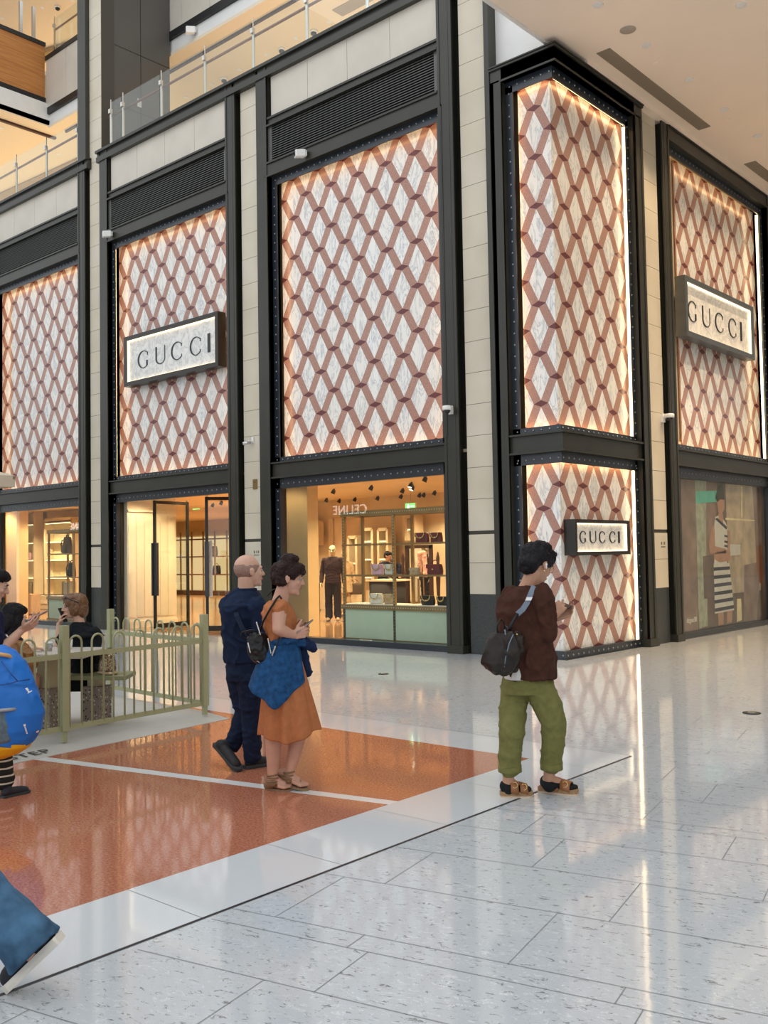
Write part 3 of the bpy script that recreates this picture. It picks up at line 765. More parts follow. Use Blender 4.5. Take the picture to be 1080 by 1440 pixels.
# balustrades
HAND = mat('reddish_handrail', (.30, .12, .07), .35, 0, .1)
def balustrade(x0, x1, Y, z0, posts, label, hand=True, h=1.02):
    t = thing('glass_balustrade', label, 'balustrade', ((x0+x1)/2, Y, z0))
    ps = [x0]+[p for p in posts if x0 < p < x1]+[x1]
    for a, c in zip(ps, ps[1:]):
        if c-a > .3: MB().box(a+.02, c-.02, Y, Y+.014, z0+.02, z0+h+.12).build('glass_panel', RAILGLASS, t)
    for p in posts:
        b = MB(); b.box(p-.03, p+.03, Y+.03, Y+.06, z0-.05, z0+h-.06); b.box(p-.008, p+.008, Y+.03, Y+.05, z0+h-.06, z0+h+.22); b.box(p-.035, p+.035, Y-.01, Y+.06, z0+h-.12, z0+h-.02)
        b.build('post', CHROME, t)
    MB().tube([(x0, Y+.12, z0+h-.12), (x1, Y+.12, z0+h-.12)], .028, 10).build('handrail', HAND, t, smooth=True)
    return t
balustrade(-19.75, -8.75, 12.52, 11.2, [-19.55, -19.05, -17.55, -16.0, -14.45, -12.9, -11.35, -9.8], 'long glass balustrade with reddish handrail above the doors and display window')
balustrade(-27, -20.7, 12.52, 11.2, [-25.6, -24.05, -22.5, -21.0], 'glass balustrade above the leftmost shop bay, left of the tall pier')
balustrade(-25.9, -20.5, G2+.1, 16.5, [-25.75, -24.2, -22.6, -21.0], 'third floor glass balustrade seen at the top left of the picture')
t = thing('wayfinding_post', 'pair of pale steel uprights at the timber parapet, top left', 'post', (-26.2, 14.2, 16.9))
for y in (13.75, 14.15): MB().box(-26.2, -26.12, y, y+.09, 16.9, 18.0).build('upright', CHROME, t)

# ---- cameras, domes and gallery ceiling fittings
def cctv(p, nrm, label, s=.16):
    p = Vector(p); n = Vector(nrm); t = thing('security_camera', label, 'camera', p)
    x = n.cross(Vector((0, 0, 1))).normalized()
    b = MB(); b.obox(p+n*s*.75, n*s*.6, x*s*.36, Vector((0, 0, s*.42))); b.build('housing', WHITEPL, t, bevel=.02)
    b = MB(); b.obox(p+n*s*1.36, n*s*.03, x*s*.2, Vector((0, 0, s*.27))); b.build('lens', DARKPL, t)
    b = MB(); b.cyl(p, p+n*s*.3, s*.14); b.obox(p+n*.01, n*.01, x*s*.2, Vector((0, 0, s*.3))); b.build('bracket', WHITEPL, t)
out = Vector((-.45, -.9, -.15)).normalized()
cctv(on_y(431, 216, YF-.02), out, 'white box security camera on the lintel over the large display bay', .17)
cctv(on_y(158, 329, YF-.02), out, 'white box security camera at the lintel over the open doors bay', .17)
cctv(on_y(276, 43, G2+.04), out, 'white box security camera on the white fascia above the gallery', .2)
def wall_dome(p, nrm, label, r=.075, bullet=False):
    p = Vector(p); n = Vector(nrm); t = thing('dome_camera', label, 'camera', p); c = p+n*(r*1.6)
    b = MB(); b.obox(p+n*.02, n*.02, n.cross(Vector((0, 0, 1)))*r*.5, Vector((0, 0, r*.9))); b.beam(p+Vector((0, 0, .03)), c+Vector((0, 0, .03)), .03, .03); b.build('bracket', WHITEPL, t)
    MB().lathe(c, [(r*.9, .06), (r, .05), (r, 0), (r*.9, -.01)], 18).build('housing', WHITEPL, t, smooth=True)
    MB().lathe(c, [(r*.75, -.01), (r*.62, -.04), (r*.3, -.066), (.002, -.07)], 16).build('dome', DARKPL, t, smooth=True)
wall_dome(on_y(635, 577, YF), (0, -1, 0), 'dome security camera on the steel column right of the display bay', .075)
wall_dome(on_x(931, 588, XF-.09), (1, 0, 0), 'white dome security camera on the stone pier at right', .085)
p = on_y(356, 622, YF+.10)
t = thing('bullet_camera', 'small bullet camera on the stone pier between doors and display window', 'camera', p)
b = MB(); b.obox(p+Vector((0, -.01, .05)), (.03, 0, 0), (0, .012, 0), (0, 0, .06)); b.beam(p+Vector((0, 0, .02)), p+Vector((0, -.12, .02)), .025, .025); b.build('bracket', WHITEPL, t)
MB().cyl(p+Vector((-.02, -.05, .0)), p+Vector((-.1, -.18, -.03)), .032).build('barrel', CHROME, t, smooth=True)
p = on_y(359, 681, YF+.10)
t = thing('wall_plate', 'small brown metal plate on the stone pier beside the display bay', 'plate', p)
MB().box(p.x-.065, p.x+.065, p.y-.012, p.y+.002, p.z-.1, p.z+.1).build('cover', mat('brown_plate', (.22, .14, .05), .45, .3, .05), t, bevel=.003)
MB().box(p.x-.01, p.x+.01, p.y-.016, p.y-.01, p.z+.03, p.z+.05).build('keyhole', BLACK, t)
def sdome(p, lab):
    p = Vector(p); t = thing('ceiling_dome_camera', lab, 'camera', p)
    MB().lathe(p, [(.09, 0), (.09, -.05), (.08, -.06)], 18).build('housing', WHITEPL, t, smooth=True)
    MB().lathe(p, [(.075, -.06), (.07, -.10), (.03, -.13), (.002, -.135)], 16).build('dome', DARKPL, t, smooth=True)
for i, (px, py) in enumerate(((315, 110), (396, 68), (441, 43))): sdome(on_z(px, py, 14.42), ['dome camera under the gallery ceiling, first from the left behind the glass', 'dome camera under the gallery ceiling, between the other two domes', 'dome camera under the gallery ceiling, nearest the top edge of the picture'][i])
sdome(on_z(81, 9, 19.2), 'dome camera under the third floor ceiling, top left')
def gdl(p):
    t = thing('gallery_downlight', 'small round downlight in the cream upper gallery ceilings', 'ceiling light', p, 0, 'upper gallery downlights')
    MB().lathe(p, [(.06, -.006), (.07, -.006), (.072, 0)], 16).build('trim_ring', WHITE, t)
    MB().lathe(Vector(p)+Vector((0, 0, -.003)), [(.001, 0), (.055, 0), (.055, .003)], 16).build('lamp', DL, t)
for px, py in ((262, 137), (298, 119), (337, 98), (375, 77), (417, 54), (463, 31), (2, 180), (83, 217), (80, 246), (28, 266)): gdl(on_z(px, py, 14.42))
for px, py in ((3, 26), (60, 11), (102, 1)): gdl(on_z(px, py, 19.2))
t = thing('gallery_notice', 'small white symbol notice on the dark cladding behind the glass balustrade', 'notice', on_x(196, 145, -19.86))
p = on_x(196, 145, -19.855)
b = MB(); b.box(p.x, p.x+.004, p.y-.06, p.y+.06, p.z-.10, p.z+.10); b.build('plate', mat('grey_notice', (.5, .5, .48), .5, 0, 0), t)
# ================================================================== shop interior
def sbox(name, x0, x1, y0, y1, z0, z1, m, parent=None):
    o = MB().box(x0, x1, y0, y1, z0, z1).build(name, m, parent)
    return struct(o) if parent is None or parent.get('kind') == 'structure' else o
sf = sbox('floor_shop', -44, -8.3, 12.57, 27.2, .001, .006, WOODF)
sbox('wall_shop_back', -44, -24.4, 26.6, 26.8, 0, 3.5, CREAM)
sbox('wall_shop_display', -24.4, -8.3, 20.5, 20.7, 0, 3.5, CREAM)
sbox('wall_shop_side', -44.2, -44, 12.6, 27, 0, 3.5, CREAM)
sbox('wall_shop_end', -9.2, -9.0, 12.9, 20.6, 0, 3.5, CREAM)
sbox('wall_shop_shelving', -38, -25.4, 16.9, 17.1, 0, 3.5, CREAM)
for nm, x0, x1, y0, y1 in (('wall_pillar_a', -15.6, -14.00, 13.45, 13.75), ('wall_pillar_b', -27.6, -25.85, 13.50, 13.85)): sbox('wall_pillar', x0, x1, y0, y1, 0, 3.46, mat('warm_pillar', (.80, .58, .30), .5, 0, .03))
# panelled cream wall just inside the doors
b = MB(); b.box(-19.6, -19.3, 12.78, 14.15, 0, 3.25)
for k in range(6):
    y = 12.80+k*.22; b.box(-19.3, -19.285, y, y+.19, .25, 2.62)
b.box(-19.3, -19.26, 12.78, 14.15, 0, .16); b.box(-19.3, -19.265, 12.78, 14.15, 2.70, 2.75)
struct(b.build('wall_panelled', CREAMP))

sbox('ceiling_shop', -44, -8.3, 12.62, 26.6, 3.25, 3.30, mat('shop_ceiling', (.90, .75, .53), .6, 0, .05, .8))
# windows
def window(n, F, u0, u1, z0=.10, z1=2.92, d=.205):
    o = struct(MB(F).box(u0, u1, d, d+.012, z0, z1).build('window_%d' % n, GLASS)); return o
window(1, FL, -25.0, -20.70); window(2, FL, -13.87, -9.63); window(3, FR, 16.22, 20.95)

# glass doors
def door(n, p0, p1, label, h=2.93):
    p0, p1 = Vector(p0), Vector(p1); ax = (p1-p0); L = ax.length; ax.normalize(); nn = Vector((-ax.y, ax.x, 0))
    if nn.x < 0: nn = -nn
    t = thing('door_%d' % n, label, 'door', p0); t['kind'] = 'structure'
    U = Vector((0, 0, 1)); w = .065
    b = MB()
    for a, c, z0, z1 in ((0, w, .01, h), (L-w, L, .01, h), (0, L, h-.07, h), (0, L, .01, .12)):
        q = p0+ax*(a+c)/2+U*(z0+z1)/2; b.obox(q, ax*(c-a)/2, nn*.025, U*(z1-z0)/2)
    b.build('door_frame', BLACK, t, bevel=.004)
    MB().obox(p0+ax*L/2+U*h/2, ax*(L/2-w), nn*.006, U*(h/2-.08)).build('pane', GLASS, t)
    b = MB(); q = p0+ax*.03+U*1.36
    b.obox(q+nn*.05, ax*.045, nn*.028, U*.60); b.obox(q-nn*.05, ax*.045, nn*.02, U*.60); b.build('handle', STEEL2, t, bevel=.004)
    MB().obox(q+ax*.085+nn*.012, ax*.035, nn*.004, U*.62).build('patterned_strip', mat('white_pattern', (.62, .60, .58), .5, 0, .45, 90), t, label='white patterned strip on the glass')
    b = MB(); b.cyl(p1-ax*.03+U*(h), p1-ax*.03+U*(h+.05), .02); b.cyl(p0+ax*.04+U*(h), p0+ax*.04+U*(h+.03), .025); b.build('pivot', CHROME, t)
    return t
door(1, (-18.58, 13.0, 0), (-18.78, 14.12, 0), 'left glass shop door standing open, black framed')
p = at(326, 880, 21.3); p.z = 0
door(2, (-16.97, 13.21, 0), (-16.15, 14.15, 0), 'right glass shop door standing open, black framed')
sbox('trim_12', -19.4, -15.1, 12.60, 12.66, 2.95, 3.02, WHITE)

# ------------------------------------------------------------------ goods
def rounded(b, c, w, d, h, taper=.85, n=20, ex=3.0, lean=(0, 0)):
    """soft box (superellipse rings) standing on c"""
    rs = []
    for k in range(9):
        f = k/8; e = 1-.10*(abs(2*f-1)**3); s = (1-(1-taper)*f)*e; z = h*f
        r = []
        for i in range(n):
            t = 2*PI*i/n; ct, st = math.cos(t), math.sin(t)
            r.append(Vector((c[0]+lean[0]*f+w/2*s*math.copysign(abs(ct)**(2/ex), ct), c[1]+lean[1]*f+d/2*s*math.copysign(abs(st)**(2/ex), st), c[2]+z)))
        rs.append(r)
    b.rings(rs); return b
GOLD = mat('gold_chain', (.62, .45, .18), .25, .9, .1)
def handbag(p, w, h, m, label, handle='arc', rz=0.0, flap=True, trim=None, group=None):
    t = thing('handbag', label, 'bag', p, rz, group); d = w*.38
    b = MB(); rounded(b, (0, 0, 0), w, d, h, .86); b.build('body', m, t, local=True)
    tm = trim or GOLD
    if flap:
        b = MB()
        pts = [(-w*.43, h*1.0), (w*.43, h*1.0), (w*.43, h*.62), (w*.22, h*.5), (0, h*.45), (-w*.22, h*.5), (-w*.43, h*.62)]
        b.prism([(x, z) for x, z in reversed(pts)], (0, -d*.47, 0), (1, 0, 0), (0, 0, 1), (0, -.012, 0)); b.build('flap', m, t, local=True)
        MB().ball((0, -d*.5-.015, h*.52), w*.06, .01, h*.07).build('clasp', tm, t, local=True)
    if handle == 'arc':
        MB().torus((0, 0, h*.92), (1, 0, 0), (0, 0, 1), w*.24, .009, 16, 8, 0, PI).build('handle', tm if trim else m, t, local=True)
    elif handle == 'chain':
        b = MB()
        for k in range(13):
            a = PI*k/12; x, z = -w*.3*math.cos(a), h*.95-h*.5*math.sin(a); b.ball((x, -d*.5-.02, z), .011, .007, .013, 8, 5)
        b.build('chain', GOLD, t, local=True)
    return t
L_RED = mat('red_leather', (.16, .012, .016), .35, 0, .2, 30)
L_PINK = mat('pink_leather', (.72, .42, .52), .45, 0, .1, 20)
L_WHT = mat('white_leather', (.78, .72, .62), .45, 0, .08, 20)
L_BLK = mat('black_leather', (.008, .008, .008), .42, 0, .1, spec=.3)
L_BEI = mat('beige_canvas', (.52, .37, .22), .6, 0, .25, 60)
L_BRN = mat('brown_canvas', (.10, .065, .035), .5, 0, .25, 60)

# display cabinet behind the big window
MINT = mat('mint_panel', (.50, .60, .46), .35, 0, .03)
STUD = mat('pale_stud', (.75, .66, .5), .35, .4, 0)
def cabinet(name, label, x0, x1, xm, y0, y1, zt, shelves, zb=.62):
    t = thing('display_cabinet', label, 'cabinet', ((x0+x1)/2, (y0+y1)/2, 0))
    MB().box(x0, x1, y0, y1, .10, zb).build('base_panel', MINT, t)
    MB().box(x0-.01, x1+.01, y0-.03, y1+.02, 0, .10).build('plinth', BRASS, t)
    b = MB(); b.box(x0-.02, x1+.02, y0-.03, y1+.03, zb, zb+.085); o = b.build('counter', BRASS, t)
    MB().box(x0, x1, y0, y1, zb+.085, zb+.095).build('counter_top', L_WHT, t)
    for x in [x0+.03]+xm+[x1-.03]:
        for y in (y0+.02, y1-.03):
            b = MB(); b.box(x-.028, x+.028, y-.02, y+.02, zb+.09 if y > y0+.1 else .1, zt); o = b.build('post', BRASS, t)
            if y < y0+.1:
                b = MB(); n = int((zt-.15)/.055)
                for k in range(n): b.dome((x, y-.02, .14+k*.055), (0, -1, 0), .011, .006, 6)
                b.build('studs', STUD, o)
    b = MB()
    for y in (y0+.02, y1-.03): b.box(x0-.03, x1+.03, y-.03, y+.03, zt-.05, zt+.045)
    b.box(x0-.03, x0+.05, y0, y1, zt-.05, zt+.045); b.box(x1-.05, x1+.03, y0, y1, zt-.05, zt+.045); o = b.build('top_rail', BRASS, t)
    b = MB(); n = int((x1-x0)/.055)
    for k in range(n+1):
        b.dome((x0+k*.055, y0-.011, zt), (0, -1, 0), .011, .006, 6); b.dome((x0+k*.055, y0-.031, zb+.045), (0, -1, 0), .011, .006, 6); b.dome((x0+k*.055, y0-.031, .055), (0, -1, 0), .010, .006, 6)
    b.build('studs', STUD, o)
    for z in shelves:
        sh = MB().box(x0, x1, y0, y1, z-.012, z).build('shelf', RAILGLASS, t)
        b = MB(); b.box(x0, x1, y0-.01, y0+.012, z-.03, z+.004); b.build('shelf_edge', BRASS, sh)
    return t
cabinet('a', 'brass riveted glass display cabinet with mint base in the big window', -12.47, -9.98, [-11.22], 12.86, 13.42, 2.36, [1.80, 1.245])
Y = 13.08
for (px, z, w, h, m, lab, hd, tr) in (
        (595, 1.80, .30, .175, L_RED, 'dark red quilted handbag, left of the two on the upper cabinet shelf', 'chain', None),
        (615, 1.80, .26, .17, L_RED, 'dark red quilted handbag, right of the two on the upper cabinet shelf', 'chain', None),
        (531.5, 1.245, .29, .19, L_PINK, 'pink handbag on the middle cabinet shelf', 'chain', None),
        (549, 1.245, .25, .185, L_WHT, 'white handbag beside the pink one on the middle cabinet shelf', 'chain', None),
        (584, 1.245, .24, .12, L_BEI, 'small beige bag on the middle cabinet shelf', None, None),
        (612, 1.245, .34, .18, L_RED, 'wide dark red top handle bag on the middle cabinet shelf', 'arc', None),
        (529, .717, .32, .185, L_WHT, 'white patterned bag on the cabinet counter, left end', 'chain', None),
        (548, .717, .27, .18, L_BEI, 'pale beige bag with gold chain on the cabinet counter', 'chain', GOLD),
        (601.5, .717, .30, .165, L_BLK, 'black handbag on the cabinet counter with a pale chain', 'chain', None),
        (621.5, .717, .22, .155, L_BLK, 'smaller black handbag at the right end of the cabinet counter', 'chain', None)):
    q = on_y(px, 800, Y); handbag((q.x, Y, z), w, h, m, lab, hd, 0, True, tr)

# small lettering on the lower window edge
t = thing('window_lettering', 'small pale shop lettering low on the display window', 'lettering', on_y(514, 901, 12.56))
q0, q1 = on_y(505, 901, 12.555), on_y(525, 902, 12.555); wd = (q1.x-q0.x)/5
for k, ch in enumerate('GUCCI'):
    polys, nw = letter(ch); b = MB()
    for poly in polys: b.prism([(q0.x+wd*(k+.1)+x/nw*wd*(.75 if ch != 'I' else .18), q0.z-.03+y*.055) for x, y in poly], (0, 12.565, 0), (1, 0, 0), (0, 0, 1), (0, -.004, 0))
    fix_normals(b.build('letter', emit('lit_letter', (1, .92, .75), 1.0), t))

# wall fittings on the back wall of the window room
def niche(px0, px1, py0, py1, Yw, shelves, label, m=MINT, gl=True):
    a = on_y(px0, py0, Yw); c = on_y(px1, py1, Yw); x0, x1, z1, z0 = a.x, c.x, a.z, max(c.z, .02)
    t = thing('wall_shelf_unit', label, 'shelves', ((x0+x1)/2, Yw, z0))
    MB().box(x0, x1, Yw-.02, Yw, z0, z1).build('back_panel', m, t)
    b = MB()
    for x in (x0, x1): b.box(x-.04, x+.04, Yw-.32, Yw, z0, z1)
    b.box(x0, x1, Yw-.32, Yw, z1-.04, z1+.05); b.build('case', CREAM, t)
    for z in shelves:
        sh = MB().box(x0, x1, Yw-.31, Yw, z-.03, z).build('shelf', CREAMP, t)
        if gl: MB().box(x0+.03, x1-.03, Yw-.30, Yw-.28, z-.045, z-.03).build('shelf_light', emit('shelf_glow', (1, .78, .42), 4), sh, label='glowing strip under the shelf')
    return t, x0, x1, z0, z1
ALC = mat('alcove_panel', (.62, .56, .36), .5, 0, .04)
niche(417, 440, 722, 880, 20.3, [.75, 1.35, 2.05, 2.6], 'lit alcove shelves at the left end of the display window', ALC)
t, x0, x1, z0, z1 = niche(440.5, 454, 735, 766, 20.3, [1.95], 'small lit niche with a handbag behind the mannequins', ALC)
q = on_y(444, 764, 20.1); handbag((q.x, 20.12, 1.95), .3, .36, L_WHT, 'white handbag in the small lit niche', 'arc', 0, False)
q = on_y(422, 795, 20.1); handbag((q.x, 20.12, 1.35), .26, .24, L_BLK, 'small black bag on the lit alcove shelf', 'arc', 0, False)
niche(520, 535, 745, 830, 20.3, [1.0, 1.5, 2.0], 'pale grey lit shelf niche behind the two shop assistants', mat('grey_niche', (.45, .50, .45), .5, 0, .05))
niche(542, 556, 745, 830, 20.3, [1.0, 1.5, 2.0], 'pale grey lit shelf niche right of the two shop assistants', mat('grey_niche', (.45, .50, .45), .5, 0, .05))
niche(500, 512, 756, 810, 20.3, [1.4], 'narrow green grey niche behind the cabinet, left part', mat('grey_niche', (.45, .50, .45), .5, 0, .05))
niche(581, 594, 727, 760, 20.3, [2.3], 'upper lit niche above the dark framed mirror', ALC)
# door panels
for k, (a, c) in enumerate(((457, 463), (466, 480), (561, 567))):
    q, w = on_y(a, 735, 20.3), on_y(c, 735, 20.3); b = MB(); b.box(q.x, w.x, 20.44, 20.5, .2, 2.7); b.box(q.x+.06, w.x-.06, 20.42, 20.44, .3, 2.6); struct(b.build('wall_panel', CREAMP))
# mirror
q, w = on_y(571, 767, 18.6), on_y(608, 770, 18.6)
t = thing('standing_mirror', 'tall dark framed mirror at the right of the shop room', 'mirror', ((q.x+w.x)/2, 18.6, 0))
b = MB()
for x0, x1, z0, z1 in ((q.x, q.x+.08, 0, q.z), (w.x-.08, w.x, 0, q.z), (q.x, w.x, q.z-.08, q.z), (q.x, w.x, 0, .3)): b.box(x0, x1, 18.55, 18.62, z0, z1)
b.build('mirror_frame', mat('dark_wood', (.05, .02, .012), .35, 0, .2), t)
MB().box(q.x+.07, w.x-.07, 18.59, 18.60, .3, q.z-.07).build('mirror_glass', mat('mirror_glass', (.72, .78, .80), .02, 1, 0), t)
for px in (567, 616):
    q = on_y(px, 800, 18.4); t = thing('turned_post', 'slim dark turned wooden post '+('left' if px < 600 else 'right')+' of the framed mirror', 'post', (q.x, 18.4, 0))
    MB().lathe((q.x, 18.4, 0), [(.09, 0), (.09, .06), (.035, .1), (.04, .7), (.055, 1.0), (.03, 1.3), (.045, 1.5), (.02, 1.62), (.002, 1.66)], 14).build('shaft', MATS['dark_wood'], t, smooth=True)
# console and table
q = on_y(421, 818, 16.4)
t = thing('console_table', 'brass console table with glass shelf beside the mannequins', 'table', (q.x, 16.4, 0))
x0, x1 = q.x-.75, q.x+.42
MB().box(x0, x1, 16.1, 16.7, .93, .96).build('table_top', mat('pale_top', (.75, .66, .5), .3, 0, .05), t)
MB().box(x0+.03, x1-.03, 16.13, 16.67, .28, .30).build('lower_shelf', RAILGLASS, t)
for x in (x0+.03, x1-.03):
    for y in (16.13, 16.67): MB().box(x-.022, x+.022, y-.022, y+.022, 0, .93).build('leg', BRASS, t)
b = MB(); b.box(x0, x1, 16.1, 16.13, .24, .3); b.box(x0, x1, 16.67, 16.7, .24, .3); b.build('stretcher', BRASS, t)
q0, q1 = on_y(527, 816, 16.9), on_y(563, 816, 16.9)
t = thing('sales_table', 'sales table under a black cloth in front of the two shop assistants', 'table', ((q0.x+q1.x)/2, 16.9, 0))
MB().box(q0.x-.03, q1.x+.03, 16.55, 17.25, .99, 1.03).build('table_top', CREAMP, t)
b = MB(); rs = []
for k in range(2):
    r = []
    for i in range(40):
        a = 2*PI*i/40; ct, st = math.cos(a), math.sin(a); wv = 1+(.02*math.sin(a*9) if k == 0 else 0)
        r.append(((q0.x+q1.x)/2+(q1.x-q0.x)*.46*wv*math.copysign(abs(ct)**.4, ct), 16.9+.32*wv*math.copysign(abs(st)**.4, st), .02 if k == 0 else .99))
    rs.append(r)
b.rings(rs); b.build('cloth', mat('black_cloth', (.02, .018, .02), .8, 0, .2), t)
# exit signs, spots
for i, (px, py, Yq) in enumerate(((421, 702, 15.5), (577, 712, 17.5))):
    q = on_y(px, py, Yq); t = thing('exit_sign', ['green lit exit sign at the left of the display window room', 'green lit exit sign above the cabinet top rail'][i], 'exit sign', q)
    MB().box(q.x-.16, q.x+.16, Yq, Yq+.03, q.z-.08, q.z+.08).build('housing', WHITEPL, t)
    MB().box(q.x-.15, q.x+.15, Yq-.008, Yq, q.z-.07, q.z+.07).build('face', GREEN, t)
    b = MB(); b.box(q.x+.02, q.x+.12, Yq-.012, Yq-.008, q.z-.012, q.z+.012); b.ball((q.x-.06, Yq-.01, q.z+.04), .014, .003, .014, 8, 5); b.box(q.x-.085, q.x-.03, Yq-.012, Yq-.008, q.z-.05, q.z+.02); b.build('pictogram', WHITEGLOW, t)
    MB().beam((q.x, Yq+.015, q.z+.07), (q.x, Yq+.015, 3.25), .012, .012).build('hanger', CHROME, t)
q = on_y(205+.0, 713, 20)
q = on_y(276, 713, 20.0); t = thing('exit_sign', 'green lit exit sign seen through the open shop doors', 'exit sign', q)
MB().box(q.x-.2, q.x+.2, 20, 20.03, q.z-.09, q.z+.09).build('housing', WHITEPL, t); MB().box(q.x-.19, q.x+.19, 19.99, 20, q.z-.08, q.z+.08).build('face', GREEN, t)
MB().beam((q.x, 20.015, q.z+.07), (q.x, 20.015, 3.25), .012, .012).build('hanger', CHROME, t)
def track_spot(px, py, zc=3.25, on=False):
    q = on_z(px, py, zc-.10)
    if q.y > 20.2: q = CAM+(q-CAM)*(20.1/q.y)
    t = thing('ceiling_spot', 'small dark track spotlight under the shop ceiling', 'spotlight', (q.x, q.y, zc), 0, 'shop ceiling spotlights')
    q = Vector((q.x, q.y, zc))
    MB().cyl(q, q-Vector((0, 0, .05)), .02).build('stem', DARKPL, t)
    MB().tube([q-Vector((0, 0, .03)), q-Vector((.03, .03, .12))], [.045, .055], 12).build('lamp_body', DARKPL, t)
    if on: MB().tube([q-Vector((.03, .03, .12)), q-Vector((.031, .031, .124))], [.05, .05], 12).build('lamp_face', SPOTL, t)
for px, py in ((424, 697), (460, 705), (470, 693), (500, 704), (532, 707), (565, 710), (591, 705), (597, 702), (567, 692), (523, 688), (612, 695), (478, 709), (599, 676), (300, 712), (312, 709), (43, 733), (57, 725), (92, 725)): track_spot(px, py)
for px, py in ((579, 684), (581, 688)): track_spot(px, py, on=True)
# back shelving seen through the doors
YB = 26.4
za = [on_y(290, y, YB).z for y in (757.5, 782, 807)]; zb = on_y(290, 830, YB).z
x0, x1 = -37.0, -30.2
t = thing('shelf_wall', 'dark wood shelving with brass rods seen through the open doors', 'shelves', (-33.5, YB, 0))
MB().box(x0, x1, YB-.45, YB+.2, .02, zb).build('base_cabinet', mat('dark_base', (.06, .03, .018), .3, 0, .15), t)
for z in za: MB().box(x0, x1, YB-.35, YB+.15, z-.05, z).build('shelf', mat('shelf_wood', (.12, .05, .03), .35, 0, .15), t)
for k in range(9):
    x = x0+.2+k*.8; MB().box(x-.03, x+.03, YB-.38, YB-.33, zb, za[0]+.3).build('rod', BRASS, t)
MB().box(x0, x1, YB+.12, YB+.19, zb, za[0]+.1).build('back_panel', emit('lit_shelf_back', (1, .72, .34), .75), t, label='glowing backlit panel')
for (px, k, w, h, m, lab) in ((299, 1, .62, .42, L_BRN, 'brown bag on the upper back shelf beyond the right door'), (304.5, 2, .5, .36, L_BLK, 'dark rounded bag on the lower back shelf beyond the right door')):
    q = on_y(px, 780, YB-.1); handbag((q.x, YB-.1, za[k]), w, h, m, lab, 'arc', 0, False)
# leftmost bay: shelves and cabinet
YS = 16.7
zs = [on_y(46, y, YS).z for y in (737.5, 763, 787, 811)]
niche(30, 60, 722, 836, YS, zs, 'lit cream wall shelves in the leftmost shop window', ALC)
niche(75, 113, 732, 836, YS, zs, 'lit cream wall shelves behind the backpack cabinet', ALC)
q0, q1 = on_y(30, 836, YS), on_y(113, 836, YS)
t = thing('wall_cabinet', 'low cream panelled wall cabinet under the lit shelves', 'cabinet', ((q0.x+q1.x)/2, YS, 0))
MB().box(q0.x, q1.x+.5, YS-.42, YS, .02, q0.z).build('body', CREAM, t)
for k in range(5):
    x = q0.x+.1+k*.85; MB().box(x, x+.7, YS-.44, YS-.42, .2, q0.z-.15).build('door', CREAMP, t)
xa = on_y(67, 800, 13.15).x
cabinet('b', 'brass riveted glass display cabinet in the leftmost shop window', xa, xa+2.5, [xa+1.25], 13.15, 13.75, on_y(67, 748, 13.15).z, [on_y(67, 779, 13.15).z, on_y(67, 811, 13.15).z], on_y(67, 843, 13.15).z)
def backpack_goods(px, py0, py1, Yq, label, m):
    q = on_y(px, py1, Yq); h = (py1-py0)/FPX*depth(q); t = thing('backpack', label, 'bag', q)
    b = MB(); rounded(b, q, h*.72, h*.45, h*.92, .72, ex=2.6); b.build('body', m, t)
    b = MB(); rounded(b, q+Vector((0, -h*.22, h*.06)), h*.5, h*.2, h*.42, .85, ex=2.6); b.build('pocket', m, t)
    MB().torus(q+Vector((0, 0, h*.92)), (1, 0, 0), (0, 0, 1), h*.12, h*.025, 12, 6, 0, PI).build('handle', L_BLK, t)
    for s in (-1, 1): MB().tube([q+Vector((-h*.33, h*.1*s, h*.8)), q+Vector((-h*.48, h*.1*s, h*.55)), q+Vector((-h*.46, h*.1*s, h*.25)), q+Vector((-h*.3, h*.1*s, h*.08))], h*.03, 8).build('strap', L_BLK, t)
backpack_goods(95, 753, 779, 13.45, 'brown canvas backpack on the upper shelf of the left cabinet', L_BRN)
backpack_goods(101, 789, 811, 13.45, 'dark bag on the lower shelf of the left cabinet', L_BLK)
def trunk(q, w, d, h, label, handle=False):
    t = thing('suitcase', label, 'suitcase', q); q = Vector(q)
    MB().box(q.x-w/2, q.x+w/2, q.y-d/2, q.y+d/2, q.z+.02, q.z+h).build('body', L_BEI, t, bevel=.02)
    for x in (-.3, .3): MB().box(q.x+x*w-.02, q.x+x*w+.02, q.y-d/2-.008, q.y+d/2+.008, q.z+.012, q.z+h+.008).build('strap', mat('tan_leather', (.25, .10, .04), .4, 0, .1), t)
    b = MB()
    for x in (-.4, .4):
        for y in (-.35, .35): b.cyl((q.x+x*w, q.y+y*d-.01, q.z+.02), (q.x+x*w, q.y+y*d+.01, q.z+.02), .02, n=10)
    b.build('wheels', L_BLK, t)
    if handle:
        b = MB(); b.tube([(q.x-.1, q.y, q.z+h), (q.x-.1, q.y, q.z+h+.34), (q.x+.1, q.y, q.z+h+.34), (q.x+.1, q.y, q.z+h)], .012, 8); b.build('pull_handle', L_BLK, t)
q = on_z(43, 864, .006); q.x += 0; trunk((q.x, q.y, .006), .62, .3, .62, 'tan canvas suitcase with pull handle standing on the shop floor', True)
q = on_y(97, 838, 13.45); trunk((q.x, 13.45, on_y(67, 843, 13.15).z+.1), .42, .2, .36, 'small tan suitcase on the left cabinet counter')
q = on_y(40, 785, YS-.15); handbag((q.x, YS-.15, zs[2]), .34, .24, L_PINK, 'small pink red bag on the lit wall shelf in the leftmost window', 'arc', 0, False)

